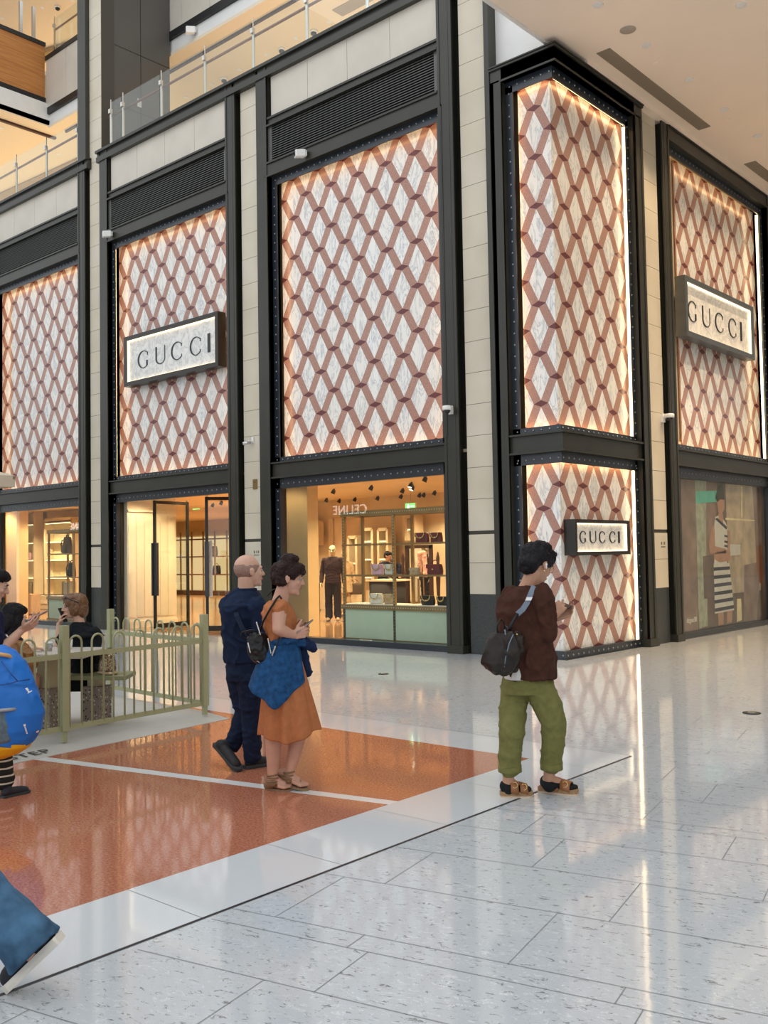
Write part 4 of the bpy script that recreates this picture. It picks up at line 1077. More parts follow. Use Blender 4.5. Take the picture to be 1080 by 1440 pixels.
# ------------------------------------------------------------------ poster in the far right window
XP = XF-.245
def PZ(px, py, lay=0): 
    q = on_x(px, py, XP); return Vector((XP+.0012*lay, q.y, q.z))
po = thing('window_poster', 'tall fashion poster of a figure in a striped dress, far right window', 'poster', (XP, 18.3, 0))
def ps(pts, lay, m, name):
    b = MB(); b.face([b.P(PZ(x, y, lay)) for x, y in pts]); o = b.build(name, m, po); fix_normals(o); return o
MB().box(XP-.03, XP-.001, 16.15, 21.0, .08, 2.95).build('backing', BLACK, po)
PW = mat('poster_rock', (.24, .155, .13), .6, 0, .35, 2.5); PG = mat('poster_grey_green', (.36, .37, .29), .6, 0, .3, 6); PB = mat('poster_brown_shade', (.13, .085, .07), .6, 0, .3, 3)
PL = mat('poster_pale_rock', (.50, .38, .28), .6, 0, .3, 3); PS = mat('poster_skin', (.46, .24, .17), .6, 0, .1); PN = mat('poster_navy', (.02, .025, .05), .6, 0, .1); PWH = mat('poster_white', (.66, .62, .60), .6, 0, .06)
PH = mat('poster_hair', (.02, .022, .02), .6, 0, .1); PY = mat('poster_glow', (.80, .68, .42), .6, 0, .1)
ps([(957, 668), (1075, 682), (1077, 878), (962, 896)], 0, PB, 'print_ground')
ps([(957, 670), (977, 672), (982, 888), (963, 893)], 1, PW, 'print_rock')
ps([(977, 674), (993, 676), (995, 880), (983, 884)], 1, PG, 'print_strip')
ps([(993, 676), (1008, 678), (1006, 800), (993, 800)], 2, PW, 'print_rock')
ps([(1020, 680), (1068, 684), (1070, 830), (1025, 835)], 1, PL, 'print_pale_rock')
ps([(1020, 728), (1061, 731), (1061, 733), (1020, 731)], 3, PY, 'print_light')
ps([(1042, 684), (1044, 684), (1044, 728), (1042, 728)], 3, PY, 'print_light')
ps([(1022, 765), (1041, 766), (1041, 780), (1022, 782)], 3, PWH, 'print_light')
ps([(1058, 684), (1070, 686), (1072, 800), (1064, 800)], 2, PW, 'print_rock')
ps([(988, 782), (1004, 780), (1003, 842), (990, 842)], 3, PB, 'print_figure')
ps([(1046, 795), (1066, 790), (1068, 820), (1064, 872), (1046, 875)], 2, PW, 'print_rock')
ps([(1036, 842), (1042, 842), (1043, 872), (1036, 875)], 3, PY, 'print_light')
SKN = 5
ps([(1009, 845), (1018, 844), (1017, 878), (1010, 880)], SKN, PS, 'print_leg')
ps([(1022, 844), (1030, 842), (1029, 875), (1022, 877)], SKN, PS, 'print_leg')
ps([(1003, 792), (1025, 792), (1032, 858), (1005, 863)], 6, PWH, 'print_dress')
for k in range(6):
    f0, f1 = .085+k*.165, .155+k*.165
    l = lambda f: (1003+2*f, 792+70*f); r_ = lambda f: (1025+7*f, 792+66*f)
    ps([l(f0), r_(f0-.02), r_(f1-.02), l(f1)], 7, PN, 'print_stripe')
ps([(1005, 727), (1012, 724), (1020, 735), (1023, 745), (1022, 792), (1004, 792), (1003, 750)], 6, PWH, 'print_top')
ps([(1005, 730), (1008, 728), (1022, 741), (1021, 745)], 7, PN, 'print_stripe')
for y in (752, 760, 766): ps([(1018, y), (1023, y+1), (1023, y+4), (1018, y+3)], 7, PN, 'print_stripe')
ps([(1000, 742), (1004, 738), (1005, 768), (1020, 772), (1021, 778), (998, 779), (996, 765)], 8, PS, 'print_arm')
ps([(1004, 778), (1026, 772), (1027, 788), (1012, 791), (1003, 786)], 8, PS, 'print_hand')
ps([(1022, 745), (1026, 748), (1026, 775), (1022, 778)], 7, PS, 'print_arm')
ps([(1009, 722), (1016, 722), (1017, 738), (1011, 734)], 7, PS, 'print_neck')
ps([(1007, 702), (1012, 699), (1018, 702), (1018, 716), (1014, 724), (1009, 720)], 8, PS, 'print_face')
ps([(1005, 700), (1009, 684), (1014, 680), (1018, 690), (1018, 703), (1012, 702), (1008, 706)], 9, PH, 'print_hair')
ps([(1064, 770), (1070, 765), (1073, 800), (1072, 822), (1066, 818), (1063, 795)], 4, mat('poster_orange', (.22, .07, .03), .6, 0, .1), 'print_bag')
ps([(978, 691), (1009, 690), (1009, 706), (978, 708)], 6, mat('reflection_teal', (.13, .52, .42), .6, 0, .1), 'teal_reflection')  # window reflection of a teal sign, painted as a flat patch
q = PZ(972, 875, 10)
text_mesh('print_lettering', 'dcgue38', .13, frame_matrix(q, (0, 1, 0), (0, 0, 1), (1, 0, 0)), mat('poster_text', (.9, .88, .82), .6, 0, 0), po, .001)

# shop numbers cut on the stone piers
SCR = mat('stone_lettering', (.05, .045, .035), .5, 0, 0)
for F, px, py, lab in ((0, 360.5, 778, 'small dark shop number on the stone pier beside the open doors'), (1, 932.5, 766, 'small dark shop number on the stone pier at right')):
    if F == 0: q = on_y(px, py, YF+.098); M_ = frame_matrix(q, (1, 0, 0), (0, 0, 1), (0, -1, 0)); M2 = frame_matrix(q-Vector((0, 0, .055)), (1, 0, 0), (0, 0, 1), (0, -1, 0))
    else: q = on_x(px, py, XF-.088); M_ = frame_matrix(q, (0, 1, 0), (0, 0, 1), (1, 0, 0)); M2 = frame_matrix(q-Vector((0, 0, .055)), (0, 1, 0), (0, 0, 1), (1, 0, 0))
    t = thing('shop_number', lab, 'lettering', q)
    text_mesh('digits', '8 1 8', .075, M_, SCR, t, .002)
    b = MB(); 
    for k in range(9): pass
    text_mesh('caption', '\u2013\u2013\u2013\u2013', .075, M2, SCR, t, .002, bold=.004)

# ------------------------------------------------------------------ shops across the atrium, seen only as reflections in the glass
op = struct(MB().box(-46, -17, .6, 1.0, 0, 6.5).build('wall_opposite', mat('opposite_stone', (.42, .38, .33), .5, 0, .05)))
for x, lab in ((-23.0, 'white lit shop sign across the atrium, facing the display window'), (-40.3, 'white lit shop sign across the atrium, facing the leftmost window')):
    t = thing('shop_sign', lab, 'sign', (x, 1.02, 3.1))
    MB().box(x-.9, x+.9, 1.0, 1.03, 2.85, 3.55).build('sign_board', BLACK, t)
    text_mesh('letters', 'CELINE', .46, frame_matrix((x, 1.05, 3.02), (-1, 0, 0), (0, 0, 1), (0, 1, 0)), emit('celine_glow', (1, .97, .92), 4.5), t, .01, 1.12)
# ================================================================== seating terrace
SAGE = mat('sage_paint', (.36, .37, .21), .4, 0, .05)
PLAT = mat('terrace_concrete', (.50, .50, .47), .5, 0, .06, 3, .03, 40)
def terrazzo(name, base, chip, sc=60, thr=.62):
    t = NT(name); v = t.coords(); vo = t.node('ShaderNodeTexVoronoi'); t.l.new(v, vo.inputs['Vector']); vo.inputs['Scale'].default_value = sc
    sp = t.node('ShaderNodeSeparateColor'); t.l.new(vo.outputs['Color'], sp.inputs[0])
    near = t.math('LESS_THAN', vo.outputs['Distance'], .38); pick = t.math('GREATER_THAN', sp.outputs[0], thr)
    pale = t.math('GREATER_THAN', sp.outputs[1], .6)
    c = t.mix(pale, chip, (.55, .50, .45)); t.base(t.mix(t.math('MULTIPLY', near, pick), base, c)); t.p(rough=.4); return t.m
TERD = terrazzo('dark_terrazzo', (.23, .18, .14), (.02, .018, .016), 42, .45)
TERL = terrazzo('pale_terrazzo', (.62, .58, .53), (.22, .19, .17), 70, .5)
ed = lambda y: -7.363-.111*(y-4.068)       # outer ramp edge
ei = lambda y: -7.80-.135*(y-4.068)
b = MB(); zp = .035
yb0, yb1 = -1.0, 6.15
top = [(ei(yb0), yb0), (ei(6.22), 6.22), (-12.5, 6.42), (-12.5, yb0)]
oo = [(ed(yb0), yb0-.2), (ed(6.2), 6.20), (-12.6, 6.66), (-12.6, yb0-.2)]
ti = [b.P((x, y, zp)) for x, y in top]; oi = [b.P((x, y, .004)) for x, y in oo]; bi = [b.P((x, y, -.01)) for x, y in oo]
b.face(ti)
for k in range(4): b.face((oi[k], oi[(k+1) % 4], ti[(k+1) % 4], ti[k])); b.face((bi[k], bi[(k+1) % 4], oi[(k+1) % 4], oi[k]))
pl = struct(fix_normals(b.build('floor_terrace', PLAT)))
q = on_z(40, 1061, .018); ax = (Vector((ed(5), 5, 0))-Vector((ed(3), 3, 0))).normalized(); ay = Vector((0, 0, 1)).cross(ax)
sl_ = math.atan2(zp-.004, .45); ay = (ay*math.cos(sl_)+Vector((0, 0, 1))*math.sin(sl_)).normalized()
t = thing('floor_lettering', 'dark warning lettering on the sloping edge of the terrace', 'lettering', q)
text_mesh('letters', 'STEP', .17, frame_matrix(q+Vector((0, 0, .002))-ay*.06, ax, ay, ax.cross(ay)), mat('floor_letter_ink', (.06, .06, .06), .6, 0, 0), t, .0008, 1.15)

def fence_run(t, p0, p1, hoops, h=.80):
    p0, p1 = Vector(p0), Vector(p1); d = (p1-p0); L = d.length; d.normalize()
    for z in (.115, .735): MB().beam(p0+Vector((0, 0, z)), p1+Vector((0, 0, z)), .016, .045).build('rail', SAGE, t)
    n = hoops; sp = L/n
    for k in range(n):
        c = p0+d*sp*(k+.5); r = sp*.27; pts = [c-d*r+Vector((0, 0, .115)), c-d*r+Vector((0, 0, .84))]
        for i in range(1, 8): a = PI*i/8; pts.append(c-d*r*math.cos(a)+Vector((0, 0, .84+r*math.sin(a))))
        pts += [c+d*r+Vector((0, 0, .84)), c+d*r+Vector((0, 0, .115))]
        MB().tube(pts, .0095, 8).build('hoop', SAGE, t, smooth=True)
def fence_post(t, p, h=1.0):
    p = Vector(p); MB().box(p.x-.032, p.x+.032, p.y-.032, p.y+.032, p.z+.09, p.z+h).build('post', SAGE, t, bevel=.003)
    MB().box(p.x-.02, p.x+.02, p.y-.02, p.y+.02, p.z, p.z+.1).build('post_foot', SAGE, t)
A, B_, C_ = on_z(90.5, 1043, zp), on_z(288, 1005, zp), on_z(156, 980, zp)
A0 = A+(A-B_)*1.0
t = thing('hooped_fence', 'low sage green hoop topped fence round the cafe seats', 'fence', A)
fence_run(t, A, B_, 7); fence_run(t, A0, A, 7); fence_run(t, B_, C_, 8)
for p in (A0, A, B_, C_): fence_post(t, p)

# table and bench
p = on_z(68, 1028, zp)
t = thing('cafe_table', 'terrazzo cafe table on a cream and speckled pedestal', 'table', p); tdir = Vector((-.35, .94, 0)); td2 = Vector((.94, .35, 0))
MB().obox(p+Vector((0, 0, .20)), td2*.10, tdir*.10, (0, 0, .20)).build('pedestal_base', TERD, t, bevel=.004)
MB().obox(p+Vector((0, 0, .55)), td2*.072, tdir*.072, (0, 0, .16)).build('pedestal', mat('cream_pillar', (.52, .47, .30), .5, 0, .04), t, bevel=.003)
q = at(88, 918, depth(p)); zt = q.z; TBL = zt+.02
MB().obox(Vector((q.x, q.y, zt)), RT.normalized()*.29, Vector((-RT.y, RT.x, 0)).normalized()*.33, (0, 0, .022)).build('table_top', TERL, t, bevel=.008)
MB().cyl(Vector((p.x, p.y, p.z+.7)), Vector((p.x, p.y, zt-.02)), .1).build('top_plate', MATS['cream_pillar'], t)
tabD = depth(p)
p = on_z(136, 1017, zp); benD = depth(p)
t = thing('cafe_bench', 'small olive bench seat on a speckled stone block', 'bench', p)
MB().obox(p+Vector((0, 0, .18)), td2*.10, tdir*.10, (0, 0, .18)).build('bench_base', TERD, t, bevel=.004)
q = at(140, 950, benD)
MB().obox(Vector((p.x, p.y, (p.z+.36+q.z)/2)), td2*.06, tdir*.06, (0, 0, abs(q.z-p.z-.36)/2+.01)).build('bench_post', MATS['cream_pillar'], t)
MB().obox(Vector((q.x, q.y, q.z)), RT.normalized()*.30, Vector((-RT.y, RT.x, 0)).normalized()*.20, (0, 0, .02)).build('seat', mat('olive_seat', (.24, .25, .13), .5, 0, .06), t, bevel=.006)
SEATZ = q.z+.02
# paper cup, napkin box
q = at(68.5, 914, tabD-.05); q.z = TBL+.002
t = thing('paper_cup', 'grey and white patterned paper cup on the cafe table', 'cup', q)
MB().lathe(q, [(.028, 0), (.036, .075), (.030, .073), (.02, .01)], 18).build('cup', mat('cup_pattern', (.42, .40, .38), .5, 0, .6, 60), t, smooth=True)
MB().lathe(q+Vector((0, 0, .07)), [(.037, 0), (.040, .006), (.036, .016), (.002, .017)], 18).build('lid', WHITEPL, t, smooth=True)
q = at(97, 908, tabD+.12); q.z = TBL+.002
t = thing('tumbler', 'small white tumbler on the cafe table beside the seated woman', 'cup', q)
MB().lathe(q, [(.028, 0), (.034, .09), (.029, .088), (.02, .01)], 18).build('body', WHITEPL, t, smooth=True)
# woven gold tote on the bench
q = at(151, 948, benD-.06); q.z = SEATZ
def weave():
    t = NT('gold_weave'); v = t.coords(); vo = t.node('ShaderNodeTexVoronoi'); t.l.new(v, vo.inputs['Vector']); vo.inputs['Scale'].default_value = 70
    t.base(t.ramp(vo.outputs['Distance'], [(.0, (.75, .62, .42)), (.4, (.42, .30, .17)), (.7, (.12, .08, .05))])); t.p(rough=.35, metal=.5); return t.m
t = thing('tote_bag', 'gold woven tote bag standing on the bench', 'bag', q)
b = MB(); rounded(b, q, .215, .11, .195, .80, 24, 4); b.build('body', weave(), t)
b = MB(); rounded(b, q+Vector((0, 0, -.0)), .23, .12, .028, 1.0, 24, 4); b.build('base', mat('pale_gold', (.55, .42, .25), .4, .4, .1), t)
for i, (dy, m) in enumerate(((-.035, MATS['pale_gold']), (.035, L_BLK))):
    MB().torus(q+Vector((0, dy, .19)), RT, (0, 0, 1), .052, .0075, 16, 8, 0, PI).build('handle', m, t, smooth=True)
# parasol at the left edge
PAR = mat('beige_canvas_roof', (.56, .49, .37), .8, 0, .04)
c0 = at(21, 677, 8.4); e1 = Vector((-RT.x*.72-FW.x*.69, -RT.y*.72-FW.y*.69, 0)).normalized(); e2 = Vector((-RT.x*.80+FW.x*.6, -RT.y*.80+FW.y*.6, 0)).normalized()
S_ = 2.4; vh = .10; cn = c0+(e1+e2)*S_/2+Vector((0, 0, .55))
t = thing('parasol', 'corner of a beige canvas parasol at the left edge', 'parasol', (cn.x, cn.y, 0))
cs = [c0, c0+e1*S_, c0+e1*S_+e2*S_, c0+e2*S_]
b = MB(); lo = [b.P(p-Vector((0, 0, vh/2))) for p in cs]; hi = [b.P(p+Vector((0, 0, vh/2))) for p in cs]; ap = b.P(cn); hi2 = [b.P(p+Vector((0, 0, vh/2-.006))) for p in cs]; ap2 = b.P(cn-Vector((0, 0, .006)))
for k in range(4):
    n_ = (k+1) % 4; b.face((lo[k], lo[n_], hi[n_], hi[k])); b.face((hi[k], hi[n_], ap)); b.face((hi2[n_], hi2[k], ap2))
b.build('canopy', PAR, t)
for k in range(4): MB().beam(cs[k]+Vector((0, 0, .03)), cn-Vector((0, 0, .05)), .025, .025).build('rib', mat('parasol_timber', (.22, .15, .07), .5, 0, .1), t)
MB().cyl((cn.x, cn.y, .1), (cn.x, cn.y, cn.z-.01), .025).build('pole', CHROME, t, smooth=True)
MB().cyl((cn.x, cn.y, .0), (cn.x, cn.y, .1), .3, .28, 24).build('base', TERD, t)
# ================================================================== people
FH = Vector((FW.x, FW.y, 0)).normalized(); RH = Vector((FH.y, -FH.x, 0)); ZU = Vector((0, 0, 1))
def skin(name, c): return mat(name, c, .5, 0, .06, 14, .02, 120, spec=.35)
SK_A = skin('skin_tan', (.50, .27, .175)); SK_B = skin('skin_pink', (.56, .31, .22)); SK_C = skin('skin_light', (.60, .36, .26))
def cloth(name, c, var=.12, vs=25, rough=.85): return mat(name, c, rough, 0, var, vs, .06, 250, spec=.2)
HAIR_K = mat('hair_black', (.010, .009, .011), .55, 0, .5, 90, .25, 120, spec=.18); HAIR_B = mat('hair_dark_brown', (.022, .010, .008), .55, 0, .5, 90, .3, 120, spec=.18); HAIR_L = mat('hair_light_brown', (.16, .075, .030), .42, 0, .5, 80, .3, 110)
LIP = mat('lips', (.36, .11, .10), .4, 0, .05); EYEW = mat('eye_white', (.42, .38, .35), .4, 0, 0); EYED = mat('eye_dark', (.012, .008, .006), .15, 0, 0)

class Pr:
    """closed shapes that are fused into one continuous surface"""
    def __init__(s): s.b = MB()
    def cone(s, p0, r0, p1, r1, n=14):
        p0, p1 = Vector(p0), Vector(p1); d = p1-p0; L = d.length
        if L < 1e-5: return s.ell(p0, r0)
        d.normalize(); x = d.orthogonal().normalized(); y = d.cross(x); rs = []
        for k in range(1, 5): a = PI/2*(1-k/5); rs.append(s.b.ring(p0-d*r0*math.sin(a), x*r0*math.cos(a), y*r0*math.cos(a), n))
        rs.append(s.b.ring(p0, x*r0, y*r0, n)); rs.append(s.b.ring(p1, x*r1, y*r1, n))
        for k in range(1, 5): a = PI/2*k/5; rs.append(s.b.ring(p1+d*r1*math.sin(a), x*r1*math.cos(a), y*r1*math.cos(a), n))
        s.b.rings(rs); return s
    def chain(s, pts):
        for (p, r), (q, r2) in zip(pts, pts[1:]): s.cone(p, r, q, r2)
        return s
    def ell(s, c, rx, ry=None, rz=None, R=None): s.b.ball(c, rx, ry, rz, 18, 12, R); return s
    def loft(s, rings, n=28):
        """rings: (centre, half vector x, half vector y)"""
        rs = []
        for c, x, y in rings: rs.append(s.b.ring(c, x, y, n))
        s.b.rings(rs); return s
    def make(s, name, m, parent, voxel=.006, smooth=2, disp=None, label=None):
        me = bpy.data.meshes.new(name); me.from_pydata(s.b.v, [], s.b.f); bm = bmesh.new(); bm.from_mesh(me); bmesh.ops.recalc_face_normals(bm, faces=bm.faces); bm.to_mesh(me); bm.free()
        o = bpy.data.objects.new('tmp', me); COL.objects.link(o)
        r = o.modifiers.new('r', 'REMESH'); r.mode = 'VOXEL'; r.voxel_size = voxel
        if smooth: k = o.modifiers.new('s', 'SMOOTH'); k.factor = .5; k.iterations = smooth
        dg = bpy.context.evaluated_depsgraph_get(); me2 = bpy.data.meshes.new_from_object(o.evaluated_get(dg)); bpy.data.objects.remove(o); bpy.data.meshes.remove(me)
        if disp:
            ns = [v.normal.copy() for v in me2.vertices]
            for v, n in zip(me2.vertices, ns): v.co = v.co+n*disp(v.co)
        base = world_loc(parent)
        me2.transform(Matrix.Translation(-base)); me2.materials.clear(); me2.materials.append(m); me2.name = name
        for p in me2.polygons: p.use_smooth = True
        me2.update(); ob = bpy.data.objects.new(name, me2); put(ob, parent); tag(ob, label); return ob
def folds(a=.006, f=(7, 7, 16), seed=0, hi=.002):
    """cloth creases: warped ridges of noise"""
    def g(p):
        w = noise.noise(Vector((p.x*5+seed, p.y*5, p.z*5)))*.7
        q = Vector((p.x*f[0]*.8+seed+w, p.y*f[1]*.8, p.z*f[2]*.8+w)); n = noise.noise(q); m_ = noise.noise(q*2.1+Vector((9, 3, 1)))
        rd = 1-min(1, abs(n)*3.2)
        return a*1.5*(rd*rd*.9-.35)+a*.6*n+hi*1.8*(1-2*abs(m_))-hi+.0035
    return g
def basis(f, up=ZU):
    f = Vector(f).normalized(); r = f.cross(Vector(up)).normalized(); u = r.cross(f)
    return r, f, u
def headshape(pr, c, f, up=ZU, s=1.0):
    r, f, u = basis(f, up); R = Matrix((r, f, u)).transposed(); L = lambda x, y, z: Vector(c)+(r*x+f*y+u*z)*s
    E = lambda p, a, b_, c_: pr.ell(L(*p), a*s, b_*s, c_*s, R)
    E((0, -.020, .030), .076, .094, .088); E((0, .028, -.020), .063, .066, .085); E((0, .040, -.078), .045, .046, .036)
    E((0, .076, -.098), .020, .018, .016); E((0, .080, .026), .046, .014, .014)
    pr.cone(L(0, .088, .012), .008*s, L(0, .109, -.024), .0125*s); E((.011, .098, -.028), .009, .009, .008); E((-.011, .098, -.028), .009, .009, .008)
    E((.034, .068, -.022), .024, .018, .022); E((-.034, .068, -.022), .024, .018, .022); E((0, .088, -.056), .020, .012, .011)
    for k in (-1, 1): E((k*.076, -.006, -.008), .009, .019, .028); E((k*.079, -.012, .006), .009, .013, .014)
    return L
def facefeatures(parent, c, f, up=ZU, s=1.0, lip=LIP, brow=HAIR_K):
    r, f, u = basis(f, up); R = Matrix((r, f, u)).transposed(); L = lambda x, y, z: Vector(c)+(r*x+f*y+u*z)*s
    for k in (-1, 1):
        e = MB().ball(L(k*.032, .082, .006), .014*s, .008*s, .0085*s, 12, 8, R).build('eye', EYEW, parent)
        MB().ball(L(k*.032, .0885, .005), .0065*s, .004*s, .0068*s, 10, 6, R).build('iris', EYED, e)
        MB().ball(L(k*.033, .090, .027), .021*s, .006*s, .0042*s, 12, 6, R).build('eyebrow', brow, parent)
    MB().ball(L(0, .0965, -.054), .021*s, .007*s, .0048*s, 12, 6, R).ball(L(0, .0965, -.062), .018*s, .007*s, .0052*s, 12, 6, R).build('lips', lip, parent)
def hair(parent, c, f, parts, m, up=ZU, s=1.0, rough=.006, vox=.007, name='hair', extra=None):
    r, f, u = basis(f, up); R = Matrix((r, f, u)).transposed(); L = lambda x, y, z: Vector(c)+(r*x+f*y+u*z)*s
    pr = Pr()
    for p, a, b_, c_ in parts: pr.ell(L(*p), a*s, b_*s, c_*s, R)
    if extra: extra(pr, L)
    g = lambda p: rough*noise.noise(Vector((p.x*28, p.y*28, p.z*14)))*1.4+rough*.6*noise.noise(p*70)+rough*.45
    return pr.make(name, m, parent, vox, 1, g)
def hand(pr, w, d, palm, curl=25, s=1.0, side=1, spread=.02, thumb=None):
    """w wrist, d towards the knuckles, palm: direction the palm faces"""
    w, d = Vector(w), Vector(d).normalized(); palm = Vector(palm); palm = (palm-d*palm.dot(d)).normalized(); a = d.cross(palm)*side
    kn = []
    for k in range(4):
        o = (k-1.5)*.0215; q = w+d*(.088-.006*abs(k-1.2))*s+a*o*s; kn.append(q); pr.cone(w+a*o*.55*s, .016*s, q, .0125*s)
    for k, ln in enumerate((.073, .083, .077, .060)):
        p = kn[k]; dd = d.copy(); fan = (k-1.5)*.06
        dd = (dd+a*fan).normalized(); r = .0092
        for j, fr in enumerate((.45, .31, .24)):
            ang = math.radians(curl*(1.0+.2*j)*(1+.08*k)); dd = (dd*math.cos(ang)+palm*math.sin(ang)).normalized() if j >= 0 else dd
            q = p+dd*ln*fr*s; pr.cone(p, r*s, q, (r-.0009)*s, 10); p = q; r -= .0009
    th = (d*.55-a*.75+palm*.35).normalized() if thumb is None else Vector(thumb).normalized()
    p = w+d*.028*s-a*.022*s; q = p+th*.042*s; pr.cone(p, .0145*s, q, .0115*s, 10); th2 = (th*.8+d*.5+palm*.25).normalized(); q2 = q+th2*.030*s; pr.cone(q, .011*s, q2, .0095*s, 10); pr.cone(q2, .0095*s, q2+(th2+palm*.2).normalized()*.022*s, .0078*s, 10)
def shoe(parent, heel, toe, w=.095, h=.075, um=None, sm=None, ank=None, tall=.09, name='shoe', sole_h=.028):
    """heel, toe on the sole plane; up is found from the ground unless tilted"""
    heel, toe = Vector(heel), Vector(toe); d = (toe-heel); L = d.length; d.normalize(); side = d.cross(ZU).normalized(); up = side.cross(d)
    prof = [(0, .30), (.04, .36), (.25, .36), (.5, .40), (.72, .5), (.88, .44), (.97, .28), (1.0, .10)]
    b = MB(); rs = []
    for z, g in ((0, .94), (sole_h*.5, 1.0), (sole_h, .97)):
        r = [heel+d*L*f+side*w*q*g+up*z for f, q in prof]+[heel+d*L*f-side*w*q*g+up*z for f, q in reversed(prof)]
        rs.append(r)
    b.rings(rs, smooth=False); so = fix_normals(b.build('sole', sm, parent))
    pr = Pr(); z0 = sole_h*.8
    pr.ell(heel+d*L*.18+up*(z0+h*.42), w*.36); pr.cone(heel+d*L*.15+up*(z0+h*.3), w*.36, heel+d*L*.55+up*(z0+h*.22), w*.40); pr.cone(heel+d*L*.55+up*(z0+h*.18), w*.42, heel+d*L*.80+up*(z0+h*.05), w*.40)
    if ank is not None: pr.cone(heel+d*L*.22+up*(z0+h*.4), w*.42, ank, tall)
    # cut under the sole plane
    o = pr.make(name, um, parent, .006, 2)
    for v in o.data.vertices:
        p = v.co+world_loc(parent); k = (p-heel).dot(up)
        if k < z0*.6: v.co = v.co+up*(z0*.6-k)
    return o
def px3(D): return lambda x, y, dd=0.0: at(x, y, D+dd)

# ------------------------------------------------------------------ person in the brown shirt
gl, gr = on_z(724, 1123), on_z(786, 1119)
D0 = 6.36; S = D0/FPX; P = px3(D0)
root = thing('person', 'person in a brown shirt and olive trousers looking down at a phone, seen from behind', 'person', ((gl+gr)/2))
fb = (RH*.80+FH*.60).normalized(); rs_ = fb.cross(ZU)          # facing, their right hand side
hc = P(755.5, 794, .02); hf = (RH*.74+FH*.62-ZU*.42).normalized()
BK = Pr(); headshape(BK, hc, hf, (ZU+hf*.35), 1.06)
BK.cone(hc-ZU*.06-hf*.03, .057, P(741, 830, .02), .062)
BK.loft([(P(740, 828), RH*.05, FH*.05), (P(737, 846), RH*.11, FH*.08), (P(738, 880), RH*.115, FH*.08), (P(742, 930), RH*.11, FH*.08), (P(744, 965), RH*.115, FH*.09)])
shR, elR, wrR = P(760, 838, -.10), P(769, 890, -.10), P(778.5, 864, .10)
shL, elL, wrL = P(722, 840, .14), P(752, 892, .28), P(783, 868, .20)
BK.chain([(shR, .05), (elR, .042), (wrR, .028)]); BK.chain([(shL, .05), (elL, .042), (wrL, .028)])
hand(BK, wrR, (RH*.55+ZU*.55+FH*.35), (FH*.75-ZU*.2+RH*.2), 24, 1.0, -1)
hand(BK, wrL, (RH*.75+ZU*.35-FH*.1), (-FH*.6+ZU*.6), 26, 1.0, 1)
hipL, knL, anL = P(728, 965, .05), P(720, 1032, -.05), P(714.5, 1098, -.02)
hipR, knR, anR = P(757, 965, -.05), P(778, 1015, -.06), P(772, 1094, .02)
for a, b_, c_ in ((hipL, knL, anL), (hipR, knR, anR)): BK.chain([(a, .075), (b_, .052), (b_+(c_-b_)*.35, .05), (c_, .037)])
fdir = (RH*.86+FH*.5).normalized()
def footskin(pr, ank, heel, toe):
    heel, toe = Vector(heel), Vector(toe); d = (toe-heel); L = d.length; d.normalize(); sd = d.cross(ZU)
    pr.cone(ank, .036, heel+d*L*.2+ZU*.045, .036); pr.cone(heel+d*L*.16+ZU*.034, .032, heel+d*L*.65+ZU*.030, .030); pr.cone(ank, .033, heel+d*L*.6+ZU*.035, .026)
    for k in range(5): o = (k-2)*.016; pr.cone(heel+d*L*.62+sd*o+ZU*.024, .015, heel+d*(L*(.93-.025*abs(k-1)))+sd*o*1.05+ZU*.017, .0105 if k != 0 else .013, 10)
hL, tL = on_z(703.5, 1121, 0), on_z(749, 1120, 0); hR, tR_ = on_z(758, 1113, 0), on_z(813.5, 1118.5, 0)
up25 = ZU*.028
footskin(BK, anL, hL+up25, tL+up25); footskin(BK, anR, hR+up25, tR_+up25)
body = BK.make('body', SK_A, root, .0048, 2)
facefeatures(root, hc, hf, (ZU+hf*.35), 1.06)
hair(root, hc, hf, [((0, -.036, .046), .088, .098, .082), ((0, -.075, -.005), .074, .056, .072), ((0, .035, .088), .074, .066, .036), ((.068, .012, .035), .022, .05, .045), ((-.068, .012, .035), .022, .05, .045), ((0, .075, .062), .06, .026, .034), ((0, -.07, -.05), .056, .04, .04), ((.03, -.03, .105), .06, .07, .03)], HAIR_K, (ZU+hf*.35), 1.06, .010)
r_, f_, u_ = basis(hf, (ZU+hf*.35)); e_ = hc+r_*.088+f_*(-.012)-u_*.008
MB().ball(e_+u_*.004, .009, .009, .009).cyl(e_, e_-u_*.022+f_*.01, .0045).build('earphone', WHITEPL, root, label='white wireless earphone')
MB().ball(e_-u_*.042-f_*.004, .008).build('earring', GOLD, root, label='small gold earring')
gb = MB(); gb.torus(hc+(r_*.032+f_*.100+u_*.004)*1.06, r_, u_, .022, .002, 16, 6); gb.torus(hc+(r_*-.032+f_*.100+u_*.004)*1.06, r_, u_, .022, .002, 16, 6); gb.tube([hc+(r_*.055+f_*.098+u_*.008)*1.06, hc+(r_*.08+f_*.0+u_*.012)*1.06], .002, 6); gb.build('spectacles', GOLD, root)
BROWN = cloth('brown_shirt_cloth', (.058, .021, .013), .2)
sh = Pr()
sh.loft([(P(740, 823, .01), RH*.055, FH*.06), (P(738, 829), RH*.115, FH*.085), (P(737, 842), RH*.165, FH*.125), (P(737, 862), RH*.18, FH*.145), (P(738, 890), RH*.175, FH*.15), (P(742, 925), RH*.185, FH*.16), (P(747, 953), RH*.165, FH*.17)])
sh.chain([(shR, .078), (shR+(elR-shR)*.5, .074), (elR, .070), (elR+(wrR-elR)*.30, .062)]); sh.chain([(shL, .078), (elL, .068), (elL+(wrL-elL)*.35, .058)])
sh.make('shirt', BROWN, root, .008, 3, folds(.012, (9, 9, 5), 3, .004))
